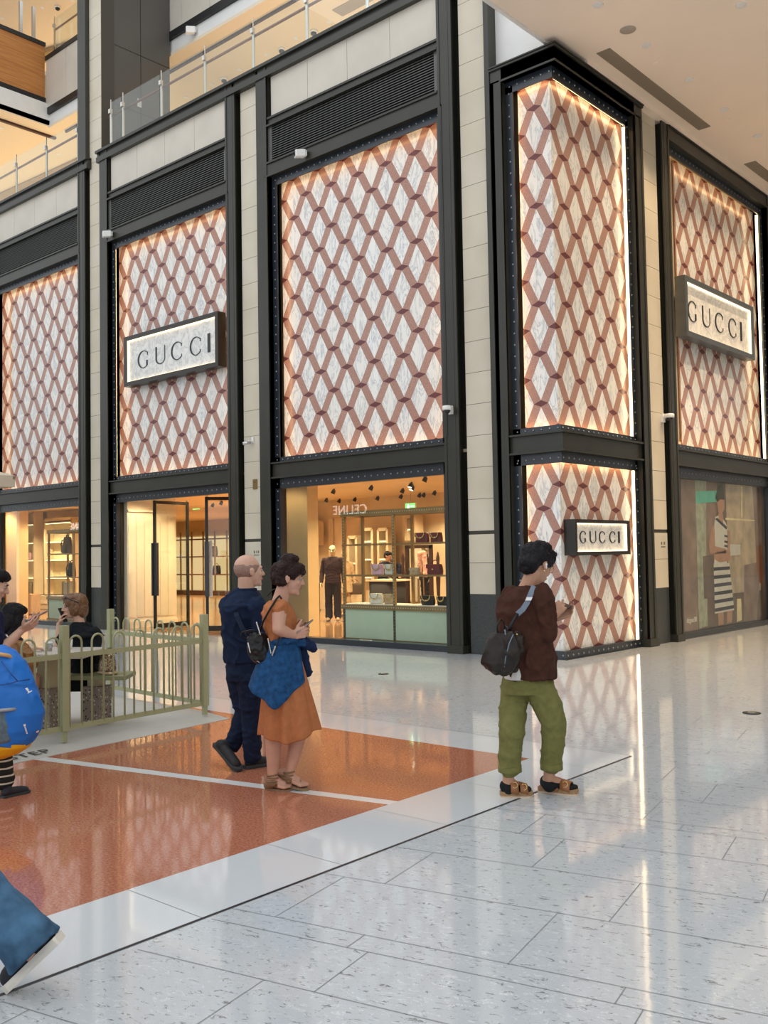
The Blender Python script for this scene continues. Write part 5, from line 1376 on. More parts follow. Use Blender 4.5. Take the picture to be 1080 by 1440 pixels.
tee = Pr(); tee.loft([(P(728, 935, -.01), RH*.085, FH*.13), (P(727, 948, -.01), RH*.088, FH*.13), (P(727, 954, -.01), RH*.085, FH*.125)]); tee.make('undershirt', cloth('white_tee', (.62, .60, .57), .03), root, .008, 1)
OLIVE = cloth('olive_twill', (.165, .158, .052), .12)
pt = Pr()
pt.loft([(P(742, 946), RH*.15, FH*.12), (P(742, 960), RH*.168, FH*.135), (P(742, 975), RH*.17, FH*.135)])
pt.chain([(P(724, 968, .03), .094), (P(721, 1000, .0), .090), (knL, .082), (P(717, 1062, -.04), .074), (P(717, 1078, -.03), .071)])
pt.chain([(P(758, 968, -.03), .100), (P(770, 992, -.05), .094), (P(779, 1016, -.06), .084), (P(777, 1050, -.03), .074), (P(775.5, 1074, .0), .068)])
po_ = pt.make('trousers', OLIVE, root, .008, 2, folds(.006, (6, 6, 12), 1, .002))
for (x, y, dd, w, nm) in ((717, 1077, -.03, .080, 0), (775.5, 1074, .0, .076, 1)):
    c = P(x, y, dd); b = MB(); rr = []
    for r, z in ((w*.88, .0), (w, -.004), (w*1.02, -.045), (w*.98, -.05), (w*.86, -.046), (w*.82, .0)): rr.append(b.ring(c+ZU*(z+.012), RH*r*.96, FH*r*.96, 24))
    b.rings(rr, cap=False, smooth=True); fix_normals(b.build('trouser_cuff', OLIVE, root))
TAN = mat('tan_leather_strap', (.30, .115, .04), .5, 0, .12); CORK = mat('cork_sole', (.34, .20, .10), .8, 0, .25, 120); SOCK = cloth('black_sock', (.012, .013, .014)); RUB = mat('pale_rubber', (.62, .48, .36), .7, 0, .05)
def sandal(heel, toe, ank):
    d = (toe-heel); L = d.length; d.normalize(); sd = d.cross(ZU); prof = [(0, .26), (.05, .34), (.25, .36), (.5, .42), (.72, .50), (.88, .45), (.97, .28), (1, .1)]
    for nm, z0, z1, m in (('outsole', 0, .012, RUB), ('footbed', .012, .040, CORK)):
        b = MB(); rr = []
        for z in (z0, z1): rr.append([heel+d*L*f+sd*.098*q+ZU*z for f, q in prof]+[heel+d*L*f-sd*.098*q+ZU*z for f, q in reversed(prof)])
        b.rings(rr, smooth=False); fix_normals(b.build(nm, m, root))
    for f0, hh in ((.42, .074), (.71, .056)):
        b = MB(); rr = []
        for k in range(13):
            a = PI*k/12; o = sd*.050*math.cos(a); z = .028+hh*math.sin(a)**.7
            rr.append([heel+d*(L*(f0-.12))+o+ZU*(z+.010), heel+d*(L*(f0+.12))+o*.98+ZU*(z-.004), heel+d*(L*(f0+.12))+o*1.12+ZU*(z+.001), heel+d*(L*(f0-.12))+o*1.12+ZU*(z+.015)])
        b.rings(rr); st = fix_normals(b.build('strap', TAN, root))
        c = heel+d*L*f0+sd*.042+ZU*(.030+hh*.75); MB().torus(c, d, (sd*-.5+ZU*.85), .019, .0035, 16, 6).build('buckle', GOLD, st, label='gold ring buckle')
    pr = Pr(); footskin(pr, ank-ZU*.045, heel+ZU*.03, toe+ZU*.028); pr.cone(ank-ZU*.05, .041, heel+d*L*.2+ZU*.07, .043); so = pr.make('sock', SOCK, root, .0055, 1, lambda p: .0028)
sandal(hL, tL, anL); sandal(hR, tR_, anR)
def phone(c, along, nrm, label, m=DARKPL, w=.074, h=.152):
    along = Vector(along).normalized(); nrm = Vector(nrm); nrm = (nrm-along*nrm.dot(along)).normalized(); x = along.cross(nrm)
    t = thing('smartphone', label, 'phone', c); c = Vector(c)
    MB().obox(c, x*w/2, along*h/2, nrm*.0042).build('case', m, t, bevel=.003)
    MB().obox(c+nrm*.0046, x*(w/2-.004), along*(h/2-.004), nrm*.0006).build('screen', mat('phone_screen', (.03, .03, .035), .08, 0, 0), t)
    MB().obox(c-nrm*.0052+along*h*.36+x*w*.22, x*.014, along*.018, nrm*.0016).build('camera_bump', DARKPL, t)
phone(P(787, 855, .16), (RH*.80+FH*.35+ZU*.22), (-RH*.25+ZU*.8-FH*.35), 'dark smartphone in the hands of the person in brown', mat('phone_slate', (.045, .05, .06), .3, 0, .05))
# dark brown bag on the back
BGM = mat('dark_brown_leather', (.017, .011, .008), .42, 0, .3, 25, spec=.35); STRAPB = mat('grey_blue_strap', (.16, .20, .25), .5, 0, .08)
Pb = px3(D0-.20)
t = thing('shoulder_bag', 'slouchy dark brown leather bag slung on the back of the person in brown', 'bag', Pb(706, 945))
g = Pr(); g.loft([(Pb(712, 889), RH*.105, FH*.045), (Pb(711, 896), RH*.115, FH*.06), (Pb(708, 915), RH*.125, FH*.085), (Pb(704, 932), RH*.118, FH*.09), (Pb(704, 941), RH*.095, FH*.08), (Pb(706, 946), RH*.06, FH*.05)], 24)
g.cone(Pb(684, 930), .025, Pb(708, 939), .05); g.cone(Pb(727, 890), .02, Pb(722, 938), .03)
g.make('body', BGM, t, .007, 2, folds(.010, (10, 10, 7), 5, .003))
MB().tube([Pb(700, 893, -.04), Pb(699, 880, -.05), Pb(704, 871, -.04), Pb(709, 876, -.02), Pb(710, 892, -.02)], .006, 8).build('handle', L_BLK, t, smooth=True)
MB().tube([Pb(711, 893, -.05), Pb(709, 880, .0), Pb(714, 882, .02), Pb(717, 891, .02)], .005, 8).build('handle', STRAPB, t, smooth=True)
b = MB(); pts = [P(751, 824, -.145), P(746, 836, -.165), P(741, 848, -.18), P(735, 857, -.19), P(728, 863, -.185), P(718, 880, -.20), P(716, 889, -.20)]
for a, c_ in zip(pts[:5], pts[1:5]): b.beam(a, c_+(c_-a)*.08, .034, .006, up=-FH)
so = b.build('strap', STRAPB, t)
MB().obox((pts[2]+pts[1])/2-FH*.006, RH*.019, (pts[2]-pts[1]).normalized()*.012, FH*.003).build('buckle', CHROME, so)
MB().tube(pts[4:], .010, 8).build('strap_end', L_BLK, t, smooth=True)
MB().tube([Pb(722, 892, -.075), Pb(716, 905, -.085), Pb(711, 925, -.09), Pb(709, 938, -.08)], .0035, 6).build('piping', STRAPB, t)
MB().ball(Pb(727, 892, -.06), .006).build('stud', GOLD, t)

# ------------------------------------------------------------------ woman in the orange dress
D1 = 6.66; P = px3(D1)
root = thing('person', 'woman in an orange dress with a denim jacket tied round her waist, walking', 'person', on_z(402, 1110))
hf = (RH*.97+FH*.12-ZU*.16).normalized(); hc = P(405.5, 813, 0)
BD = Pr(); headshape(BD, hc, hf, ZU+hf*.12, .98); BD.cone(hc-ZU*.06-hf*.03, .048, P(393, 848), .056)
BD.loft([(P(392, 846), RH*.06, FH*.10), (P(391, 856), RH*.085, FH*.14), (P(394, 880), RH*.095, FH*.12), (P(396, 905), RH*.085, FH*.12), (P(397, 935), RH*.11, FH*.14), (P(400, 960), RH*.10, FH*.13)])
shN, elN, wrN = P(393.5, 855, -.16), P(391.5, 884.5, -.20), P(412, 893, -.12)
shF, elF, wrF = P(400, 855, .15), P(408, 886, .16), P(417, 890, .03)
BD.chain([(shN, .052), (shN+(elN-shN)*.4, .049), (elN, .041), (elN+(wrN-elN)*.3, .042), (wrN, .028)]); BD.chain([(shF, .05), (elF, .038), (wrF, .026)])
hand(BD, wrN, (RH*.9+ZU*.22+FH*.2), (FH*.9+ZU*.2), 38, .95, -1); hand(BD, wrF, (RH*.8+ZU*.45-FH*.2), (-FH*.8), 30, .9, 1)
kN, aN = P(385, 1028, -.05), P(383.5, 1094, -.04); kF, aF = P(421, 1028, .05), P(406.5, 1090, .0)
BD.chain([(P(392, 955, -.06), .08), (kN, .056), (kN+(aN-kN)*.35, .054), (aN, .034)]); BD.chain([(P(404, 955, .06), .08), (kF, .056), (kF+(aF-kF)*.35, .052), (aF, .034)])
hN, tN = on_z(377, 1110), on_z(408, 1113); hF, tF = on_z(389, 1108)+ZU*.04, on_z(433, 1112)
footskin(BD, aN, hN+ZU*.012, tN+ZU*.012); footskin(BD, aF, hF+ZU*.03, tF+ZU*.012)
BD.make('body', SK_B, root, .0048, 2)
facefeatures(root, hc, hf, ZU+hf*.12, .98, brow=HAIR_B)
hair(root, hc, hf, [((0, -.034, .042), .086, .092, .080), ((0, -.080, .010), .068, .045, .062), ((0, .030, .085), .070, .075, .036), ((0, .072, .072), .055, .034, .030), ((0, .085, .060), .045, .022, .020), ((0, -.015, .125), .055, .055, .050), ((.02, .02, .135), .035, .035, .030), ((-.015, -.04, .14), .035, .03, .03), ((.062, -.012, .034), .026, .058, .046), ((-.062, -.012, .034), .026, .058, .046), ((.064, .034, .040), .022, .032, .044), ((.074, -.004, .034), .016, .030, .028), ((-.064, .034, .040), .022, .032, .044), ((-.074, -.004, .034), .016, .030, .028), ((.060, -.045, -.02), .026, .035, .045), ((-.060, -.045, -.02), .026, .035, .045)], HAIR_B, ZU+hf*.12, .98, .012)
ORT = cloth('terracotta_cloth', (.42, .15, .058), .10)
tp = Pr(); tp.loft([(P(390, 845, 0), RH*.055, FH*.115), (P(389, 851), RH*.088, FH*.165), (P(391, 862), RH*.108, FH*.175), (P(394, 876), RH*.115, FH*.155), (P(396.5, 892), RH*.103, FH*.14), (P(397, 908), RH*.098, FH*.14)])
tp.cone(shN, .056, shN-ZU*.03, .056)
tp.make('dress_top', ORT, root, .007, 3, folds(.007, (14, 8, 8), 8, .002))
def drape(name, m, parent, top, bot, n=72, rows=14, rip=.05, k=7, seed=0, flare=1.3, thick=.006):
    """cloth tube from ring top to ring bot; a ring is (centre x px, hw px, hd m) and y px per angle"""
    b = MB(); rs = []
    for i in range(rows+1):
        f = i/rows; r = []
        for j in range(n):
            a = 2*PI*j/n; cx = top[0]+(bot[0]-top[0])*f; hw = top[1]+(bot[1]-top[1])*f**(1/flare); hd = top[2]+(bot[2]-top[2])*f**(1/flare)
            y = top[3](a)*(1-f)+bot[3](a)*f
            w = 1+rip*f*math.cos(k*a+seed+.8*f)+rip*.5*f*math.cos((k+4)*a+2*seed)
            r.append(at(cx, y, D1)+RT*(math.cos(a)*hw*w*D1/FPX)+FH*(math.sin(a)*hd*w))
        rs.append(r)
    b.rings(rs, cap=False); o = fix_normals(b.build(name, m, parent)); md = o.modifiers.new('thickness', 'SOLIDIFY'); md.thickness = thick; md.offset = -1
    sb = o.modifiers.new('smooth', 'SUBSURF'); sb.levels = 1; sb.render_levels = 1; return o
cst = lambda v: (lambda a: v)
drape('skirt', ORT, root, (397, 19.5, .135, cst(903)), (408, 42, .24, lambda a: 1034-9*max(0, math.cos(a))**3+3*math.sin(3*a)), rip=.085, k=9, seed=1.0, flare=1.15)
DEN = cloth('denim_blue', (.012, .062, .165), .35, 30); DEND = cloth('denim_dark', (.010, .022, .065), .25, 30)
jt = thing('denim_jacket', 'blue denim jacket tied by its sleeves round the waist of the woman in orange', 'jacket', P(395, 930))
def jy(a):
    a = (a+PI) % (2*PI)-PI       # 0 right, pi left, -pi/2 towards the camera
    pts = [(-PI, 958), (-2.5, 966), (-2.0, 978), (-1.45, 990), (-1.0, 976), (-.5, 958), (0, 948), (.6, 950), (1.6, 958), (2.6, 956), (PI, 958)]
    for (x0, y0), (x1, y1) in zip(pts, pts[1:]):
        if x0 <= a <= x1: return y0+(y1-y0)*(a-x0)/(x1-x0)
    return 958
drape('body', DEN, jt, (397.5, 21, .15, cst(899)), (390, 40, .27, jy), rip=.09, k=6, seed=2.0, flare=1.2, thick=.010)
wv = Pr(); 
for k in range(28):
    a0, a1 = 2*PI*k/28, 2*PI*(k+1)/28; q = lambda a: P(397.5+21*math.cos(a), 902+2.5*math.sin(a*2), .152*math.sin(a)); wv.cone(q(a0), .021, q(a1), .021, 10)
wv.cone(P(417, 902, -.05), .03, P(424, 903, -.04), .032)
wv.make('waist_knot', DEN, jt, .007, 2, folds(.005, (20, 20, 20), 2, .003))
sv = Pr(); sv.chain([(P(421, 900, -.02), .035), (P(430, 905, .0), .038), (P(439, 910, .02), .034)]); sv.make('sleeve', DEND, jt, .007, 2, folds(.005, (20, 20, 20), 2))
sv = Pr(); sv.chain([(P(422, 905, .05), .03), (P(428, 928, .08), .036), (P(432, 945, .08), .034)]); sv.make('sleeve', DEND, jt, .007, 2, folds(.005, (20, 20, 20), 6))
SUE = mat('suede_sandal', (.24, .145, .075), .8, 0, .1, 40)
for (heel, toe, ank, sg) in ((hN, tN, aN, 0), (hF, tF, aF, 1)):
    d = (toe-heel); L = d.length; d.normalize(); sd = d.cross(ZU).normalized(); upv = sd.cross(d); prof = [(-.04, .22), (.0, .33), (.25, .34), (.5, .40), (.72, .48), (.9, .40), (1.02, .16)]
    b = MB(); rr = [[heel+d*L*f+sd*.088*q+upv*z for f, q in prof]+[heel+d*L*f-sd*.088*q+upv*z for f, q in reversed(prof)] for z in (.0, .014)]
    b.rings(rr, smooth=False); fix_normals(b.build('sandal_sole', SUE, root))
    b = MB()
    for k, (z, rr_) in enumerate(((.005, .038), (-.018, .039), (.024, .038))): b.torus(ank+ZU*z, RH+ZU*.1*(k-1), FH, rr_, .006, 20, 6)
    b.tube([heel+d*L*.1+sd*.03+ZU*.02, heel+d*L*.12+sd*.034+ZU*.06, ank+sd*.03], .007, 6); b.tube([heel+d*L*.1-sd*.03+ZU*.02, heel+d*L*.12-sd*.034+ZU*.06, ank-sd*.03], .007, 6)
    b.tube([heel+d*L*.62+ZU*.05, heel+d*L*.55+sd*.035+ZU*.04, ank+sd*.02+d*.02], .006, 6); b.tube([heel+d*L*.78+sd*.036+ZU*.02, heel+d*L*.76+ZU*.052, heel+d*L*.74-sd*.036+ZU*.02], .007, 8)
    b.build('sandal_straps', SUE, root)
    pr = Pr(); pr.cone(heel+d*L*.03+ZU*.03, .036, ank-ZU*.025, .040); pr.make('heel_cup', SUE, root, .006, 1)
phone(P(427, 882, -.07), (RH*.62+ZU*.5+FH*.4), (-RH*.5+ZU*.75), 'smartphone in the hand of the woman in orange', mat('phone_case_grey', (.22, .21, .20), .4, 0, .05))
# small black backpack
Pq = px3(D1-.02)
t = thing('mini_backpack', 'small black drawstring backpack with chain trim, on the woman in orange', 'bag', Pq(366, 915))
g = Pr(); g.loft([(Pq(362, 891, -.05), RH*.045, FH*.05), (Pq(363, 897, -.05), RH*.07, FH*.07), (Pq(367, 912, -.05), RH*.09, FH*.09), (Pq(371, 926, -.05), RH*.085, FH*.09), (Pq(373, 933, -.05), RH*.055, FH*.06)], 22)
g.make('body', L_BLK, t, .007, 2, folds(.007, (18, 18, 14), 4, .003))
MB().torus(Pq(348, 893, -.05), RH, (ZU*.5-FH*.6), .045, .005, 18, 6).build('loop', L_BLK, t, smooth=True)
MB().torus(Pq(354, 890, -.07), RH, (ZU*.4-FH*.6), .038, .005, 18, 6).build('loop', L_BLK, t, smooth=True)
MB().tube([Pq(365, 890, -.06), P(370, 874, -.14), P(380, 856, -.215), P(388, 843, -.19), P(393, 838, -.12), P(396, 842, -.04)], .007, 8).build('strap', L_BLK, t, smooth=True)
MB().tube([Pq(373, 931, -.06), P(386, 915, -.19), P(393, 896, -.20)], .006, 8).build('strap', L_BLK, t, smooth=True)
MB().tube([P(376, 838, .06), P(384, 829, .05), P(389, 828, .03)], .004, 6).build('strap', L_BLK, t, smooth=True)
for a, c_ in ((Pq(361, 876, -.09), Pq(366, 892, -.11)), (Pq(349, 905, -.10), Pq(352, 917, -.11)), (Pq(377, 899, -.14), Pq(381, 918, -.15)), (Pq(383, 921, -.16), Pq(387, 910, -.19)), (Pq(360, 928, -.12), Pq(370, 934, -.10))):
    b = MB()
    for k in range(9): q = a+(c_-a)*k/8; b.ball(q, .0055, .0055, .0085, 8, 5)
    b.build('chain_trim', CHROME, t)

# ------------------------------------------------------------------ man in navy
D2 = 7.36; P = px3(D2)
root = thing('person', 'balding man in a navy shirt and dark jeans walking beside the woman in orange', 'person', on_z(350, 1084))
hf = (RH*.88+FH*.48).normalized(); hc = P(350.5, 803, 0)
BN = Pr(); headshape(BN, hc, hf, ZU, 1.05); BN.cone(hc-ZU*.06-hf*.03, .058, P(346, 834), .064)
BN.loft([(P(344, 836), RH*.06, FH*.07), (P(341, 854), RH*.12, FH*.14), (P(341, 880), RH*.13, FH*.13), (P(341, 925), RH*.105, FH*.11), (P(343, 950), RH*.105, FH*.11)])
sL, eL, wL = P(323, 853, .03), P(323.5, 892, .06), P(333, 916, .24); sR, eR, wR = P(362, 853, -.12), P(366, 892, -.13), P(378, 915, -.05)
BN.chain([(sL, .055), (eL, .045), (wL, .030)]); BN.chain([(sR, .055), (eR, .045), (wR, .030)])
hand(BN, wL, (-ZU*.9+FH*.35+RH*.1), (RH*.8), 22, 1.0, 1); hand(BN, wR, (-ZU*.6+RH*.7), (FH*.9), 22, 1.0, -1)
kR, aR = P(344, 1000, .05), P(325, 1051, .08); kF2, aF2 = P(353, 1000, -.03), P(354, 1062, -.02)
BN.chain([(P(336, 948, .04), .072), (kR, .055), (aR, .042)]); BN.chain([(P(350, 948, -.03), .072), (kF2, .06), (aF2, .042)])
BN.make('body', SK_C, root, .0055, 2)
facefeatures(root, hc, hf, ZU, 1.05)
hair(root, hc, hf, [((0, -.0205, .020), .0775, .0955, .082)], mat('shaved_hair', (.30, .185, .145), .7, 0, .25, 160), ZU, 1.05, .002, .006)
NAVY = cloth('navy_jersey', (.0075, .017, .045), .2); JEAN = cloth('dark_jeans', (.0085, .016, .040), .3, 30)
sh = Pr(); sh.loft([(P(346, 828), RH*.07, FH*.075), (P(343, 837), RH*.125, FH*.13), (P(341, 850), RH*.165, FH*.185), (P(341, 870), RH*.165, FH*.17), (P(341, 900), RH*.145, FH*.155), (P(341.5, 931), RH*.135, FH*.15)])
sh.chain([(sL, .078), (eL, .066), (eL+(wL-eL)*.25, .060)]); sh.chain([(sR, .078), (eR, .066), (eR+(wR-eR)*.25, .060)])
sh.make('shirt', NAVY, root, .008, 3, folds(.010, (8, 8, 6), 12, .003))
b = MB(); b.torus(P(346.5, 829), RH, FH, .072, .011, 24, 8); b.build('collar', NAVY, root, smooth=True)
pt = Pr(); pt.loft([(P(342, 926), RH*.125, FH*.13), (P(343, 942), RH*.135, FH*.145), (P(344, 956), RH*.13, FH*.14)])
pt.chain([(P(337, 952, .05), .098), (P(341, 980, .05), .090), (kR, .076), (P(336, 1025, .06), .068), (P(328, 1046, .08), .062)]); pt.chain([(P(351, 952, -.05), .098), (kF2, .080), (P(354, 1035, -.03), .068), (P(355, 1062, -.02), .066)])
pt.make('jeans', JEAN, root, .008, 2, folds(.007, (7, 7, 13), 21, .002))
SHB = mat('black_suede', (.012, .012, .013), .7, 0, .2, 60); SOLB = mat('dark_rubber', (.035, .04, .045), .6, 0, .1)
th = on_z(337, 1086); hh = P(303, 1048, .10)
shoe(root, hh, th, .10, .075, SHB, SOLB, P(326, 1047, .08), .052)
h2, t2 = on_z(344, 1082), on_z(378, 1076); t2 = h2+(t2-h2).normalized()*.27
shoe(root, h2, t2, .10, .075, SHB, SOLB, P(354, 1060, -.02), .052)
t = thing('crossbody_strap', 'dark navy sling strap across the back of the man in navy', 'strap', P(335, 870))
b = MB(); pts = [P(327, 842, -.10), P(329, 852, -.155), P(333, 866, -.19), P(341, 884, -.19), P(350, 894, -.175)]
for a, c_ in zip(pts, pts[1:]): b.beam(a, c_+(c_-a)*.06, .035, .006, up=-FH)
b.build('webbing', cloth('sling_webbing', (.018, .028, .055), .1), t)

# ------------------------------------------------------------------ seated woman on the phone
D3 = tabD+.55; P = px3(D3)
root = thing('person', 'seated woman in black with sunglasses on her head, talking on a phone', 'person', P(118, 955))
hf = (-RH*.82-FH*.42-ZU*.05).normalized(); hc = P(104, 853)
BS = Pr(); headshape(BS, hc, hf, ZU+RT*.18, 1.0); BS.cone(hc-ZU*.06-hf*.03, .05, P(113, 885), .058)
BS.loft([(P(114, 882), RH*.10, FH*.10), (P(115, 900), RH*.12, FH*.13), (P(115, 930), RH*.11, FH*.12), (P(114, 958), RH*.13, FH*.16)])
s1, e1_, w1 = P(96, 892, -.12), P(82, 910, -.12), P(83, 878, -.05)
BS.chain([(s1, .05), (e1_, .038), (w1, .026)]); hand(BS, w1, (ZU*.85+RH*.25), (RH*.8+FH*.2), 34, .92, 1)
s2, e2_, w2 = P(132, 892, -.05), P(134, 925, -.12), P(108, 915, -.30)
BS.chain([(s2, .05), (e2_, .04), (w2, .027)]); hand(BS, w2, (-RH*.9), (-ZU), 15, .92, -1)
for dd in (-.1, .1): BS.chain([(P(115, 955, dd), .085), (P(72, 960, dd-.1), .06), (P(78, 1016, dd), .045)])
for dd in (-.1, .1): f0 = P(78, 1016, dd); f0.z = zp+.03; BS.cone(f0, .035, f0-RH*.14, .028)
BS.make('body', SK_C, root, .006, 2)
facefeatures(root, hc, hf, ZU+RT*.18, 1.0, brow=HAIR_L)
hair(root, hc, hf, [((0, -.036, .042), .090, .098, .084), ((0, -.06, -.03), .092, .070, .09), ((.066, .005, .0), .026, .055, .085), ((-.066, .005, .0), .026, .055, .085), ((0, .035, .090), .074, .07, .034), ((.05, .055, .05), .032, .035, .04), ((-.05, .055, .05), .032, .035, .04)], HAIR_L, ZU+RT*.18, 1.0, .009)
r_, f_, u_ = basis(hf, ZU+RT*.18); b = MB()
for k in (-1, 1): b.ball(hc+r_*k*.036+f_*.082+u_*.10, .030, .012, .020, 14, 8, Matrix((r_, (f_*.6+u_*.8), (u_*.6-f_*.8))).transposed()); b.tube([hc+r_*k*.066+f_*.08+u_*.10, hc+r_*k*.094-f_*.03+u_*.045], .004, 6)
b.build('sunglasses', DARKPL, root)
BLKC = cloth('black_blouse', (.008, .011, .013), .2)
sh = Pr(); sh.loft([(P(113, 876), RH*.07, FH*.075), (P(114, 883), RH*.115, FH*.12), (P(115, 890), RH*.15, FH*.155), (P(117, 905), RH*.155, FH*.16), (P(117, 930), RH*.145, FH*.15), (P(116, 955), RH*.16, FH*.19), (P(114, 962), RH*.15, FH*.18)])
sh.chain([(s1, .068), (s1+(e1_-s1)*.55, .062)]); sh.chain([(s2, .072), (e2_, .060), (e2_+(w2-e2_)*.6, .05)])
sh.make('blouse', BLKC, root, .009, 3, folds(.010, (9, 9, 8), 31, .003))
b = MB(); rs = []
for k in range(15):
    a = -.3+2.3*k/14; c = P(117, 888, 0)+RH*.150*math.cos(a)-FH*.16*math.sin(a); rs.append([c, c+(RH*math.cos(a)-FH*math.sin(a))*.05*(1+.3*math.cos(9*a))-ZU*.045, c-ZU*.055])
b.rings(rs); fix_normals(b.build('ruffle', BLKC, root))
tr = Pr()
for dd in (-.1, .1): tr.chain([(P(115, 958, dd), .10), (P(74, 962, dd-.08), .078), (P(78, 1000, dd), .06)])
tr.make('trousers', BLKC, root, .009, 2)
phone(P(88.5, 865, -.03), (ZU*.8-RH*.35+FH*.1), (RH*.8+ZU*.3-FH*.2), 'black smartphone at the ear of the seated woman')

# ------------------------------------------------------------------ person with dark hair bent over the table
D4 = tabD-.25; P = px3(D4)
root = thing('person', 'dark haired person in navy seated at the near side of the cafe table', 'person', P(20, 960))
hf = (RH*.55+FH*.75-ZU*.35).normalized(); hc = P(20, 868)
BT = Pr(); headshape(BT, hc, hf, ZU, .98); BT.cone(hc-ZU*.06-hf*.03, .05, P(13, 897), .06)
BT.loft([(P(12, 895), RH*.1, FH*.1), (P(8, 915), RH*.13, FH*.13), (P(2, 960), RH*.13, FH*.14)])
a1, a2, a3 = P(20, 905, -.1), P(30, 935, -.1), P(41, 915, .15)
BT.chain([(a1, .05), (a2, .042), (a3, .028)]); hand(BT, a3, (RH*.7+ZU*.2), -ZU, 20, .9, 1)
BT.chain([(P(4, 960), .09), (P(46, 955, .15), .065), (P(42, 1022, .2), .042)]); f0 = P(42, 1022, .2); f0.z = zp+.03; BT.cone(f0, .035, f0+RH*.14, .028)
BT.make('body', SK_B, root, .006, 2); facefeatures(root, hc, hf, ZU, .98)
hair(root, hc, hf, [((0, -.03, .035), .092, .10, .090), ((0, -.06, -.06), .095, .075, .11), ((.06, .0, -.05), .04, .06, .11), ((-.06, .0, -.05), .04, .06, .11), ((0, .008, .08), .084, .084, .046)], HAIR_K, ZU, .98, .006, extra=lambda pr, L: pr.chain([(L(.05, -.02, -.08), .045), (L(.07, 0, -.20), .035), (L(.06, .03, -.30), .02)]))
sh = Pr(); sh.loft([(P(13, 893), RH*.08, FH*.08), (P(10, 905), RH*.15, FH*.15), (P(5, 935), RH*.15, FH*.15), (P(2, 968), RH*.16, FH*.17)]); sh.chain([(a1, .07), (a2, .058), (a2+(a3-a2)*.3, .05)])
sh.make('jacket', cloth('navy_track_jacket', (.010, .014, .032), .2), root, .009, 3, folds(.008))
MB().tube([P(9, 893, -.16), P(19, 905, -.19), P(27, 930, -.17)], .006, 6).build('white_piping', WHITEPL, root)
t = thing('tan_handbag', 'tan leather bag beside the dark haired person at the table', 'bag', P(30, 930, -.3))
g = Pr(); g.loft([(P(24, 902, -.28), RH*.06, FH*.04), (P(29, 918, -.28), RH*.12, FH*.06), (P(35, 935, -.28), RH*.115, FH*.06), (P(38, 945, -.28), RH*.06, FH*.04)], 20); g.make('body', mat('tan_bag_leather', (.27, .12, .025), .45, 0, .2, 12), t, .007, 2, folds(.006, (14, 14, 14), 3))
MB().tube([P(22, 904, -.33), P(30, 917, -.35), P(42, 930, -.33)], .005, 6).build('seam', mat('tan_dark_leather', (.16, .065, .015), .5, 0, .1), t)

# ------------------------------------------------------------------ standing woman at the left edge, reading a phone
D5 = 7.3; P = px3(D5)
fz = on_z(-25, 1062); root = thing('person', 'woman with long dark hair in navy reading a phone at the left edge', 'person', fz)
hf = (RH*.86+FH*.25-ZU*.36).normalized(); hc = P(-8, 822)
BW = Pr(); headshape(BW, hc, hf, ZU+hf*.3, 1.02); BW.cone(hc-ZU*.06-hf*.03, .05, P(-23, 858), .058)
BW.loft([(P(-24, 855), RH*.09, FH*.12), (P(-25, 875), RH*.12, FH*.15), (P(-24, 920), RH*.11, FH*.12), (P(-24, 960), RH*.14, FH*.14)])
s1, e1_, w1 = P(-14, 872, -.16), P(-3, 918, -.14), P(30, 886, .05)
s2, e2_, w2 = P(-14, 872, .16), P(4, 915, .2), P(36, 880, .12)
BW.chain([(s1, .05), (e1_, .042), (e1_+(w1-e1_)*.3, .040), (w1, .026)]); BW.chain([(s2, .05), (e2_, .038), (w2, .025)])
hand(BW, w1, (RH*.85+ZU*.42), (FH*.5+ZU*.7), 16, 1.0, -1); hand(BW, w2, (RH*.8+ZU*.35), (-FH*.4+ZU*.8), 24, .95, 1)
for dd in (-.08, .08): BW.chain([(P(-24, 955, dd), .085), (P(-22, 1005, dd), .058), (P(-25, 1052, dd), .036)]); f0 = P(-25, 1052, dd); f0.z = .03; BW.cone(f0, .035, f0+RH*.16, .028)
BW.make('body', SK_C, root, .0055, 2); facefeatures(root, hc, hf, ZU+hf*.3, 1.02)
hair(root, hc, hf, [((0, -.034, .042), .088, .098, .084), ((0, .008, .078), .082, .082, .046), ((.066, -.02, .0), .024, .05, .08), ((-.066, -.02, .0), .024, .05, .08), ((0, -.08, -.05), .08, .05, .11)], HAIR_K, ZU+hf*.3, 1.02, .006, extra=lambda pr, L: pr.chain([(L(.05, -.05, -.05), .05), (L(.06, .02, -.16), .045), (L(.05, .04, -.28), .03)]))
sh = Pr(); sh.loft([(P(-22, 853), RH*.07, FH*.09), (P(-23, 864), RH*.125, FH*.17), (P(-23, 890), RH*.135, FH*.17), (P(-24, 930), RH*.13, FH*.15), (P(-24, 965), RH*.15, FH*.16)]); sh.chain([(s1, .068), (s1+(e1_-s1)*.6, .064)]); sh.chain([(s2, .068), (s2+(e2_-s2)*.6, .062)])
sh.make('shirt', cloth('navy_tee', (.011, .014, .05), .15), root, .009, 3, folds(.008, (9, 9, 7), 40))
tr = Pr()
for dd in (-.08, .08): tr.chain([(P(-24, 952, dd), .10), (P(-22, 1005, dd), .075), (P(-25, 1048, dd), .06)])
tr.make('trousers', BLKC, root, .009, 2)
phone(P(53, 866, .10), (RH*.75+ZU*.38+FH*.2), (-RH*.45+ZU*.8), 'pink cased smartphone held out by the woman at the left edge', mat('phone_pink', (.50, .30, .27), .4, 0, .05))

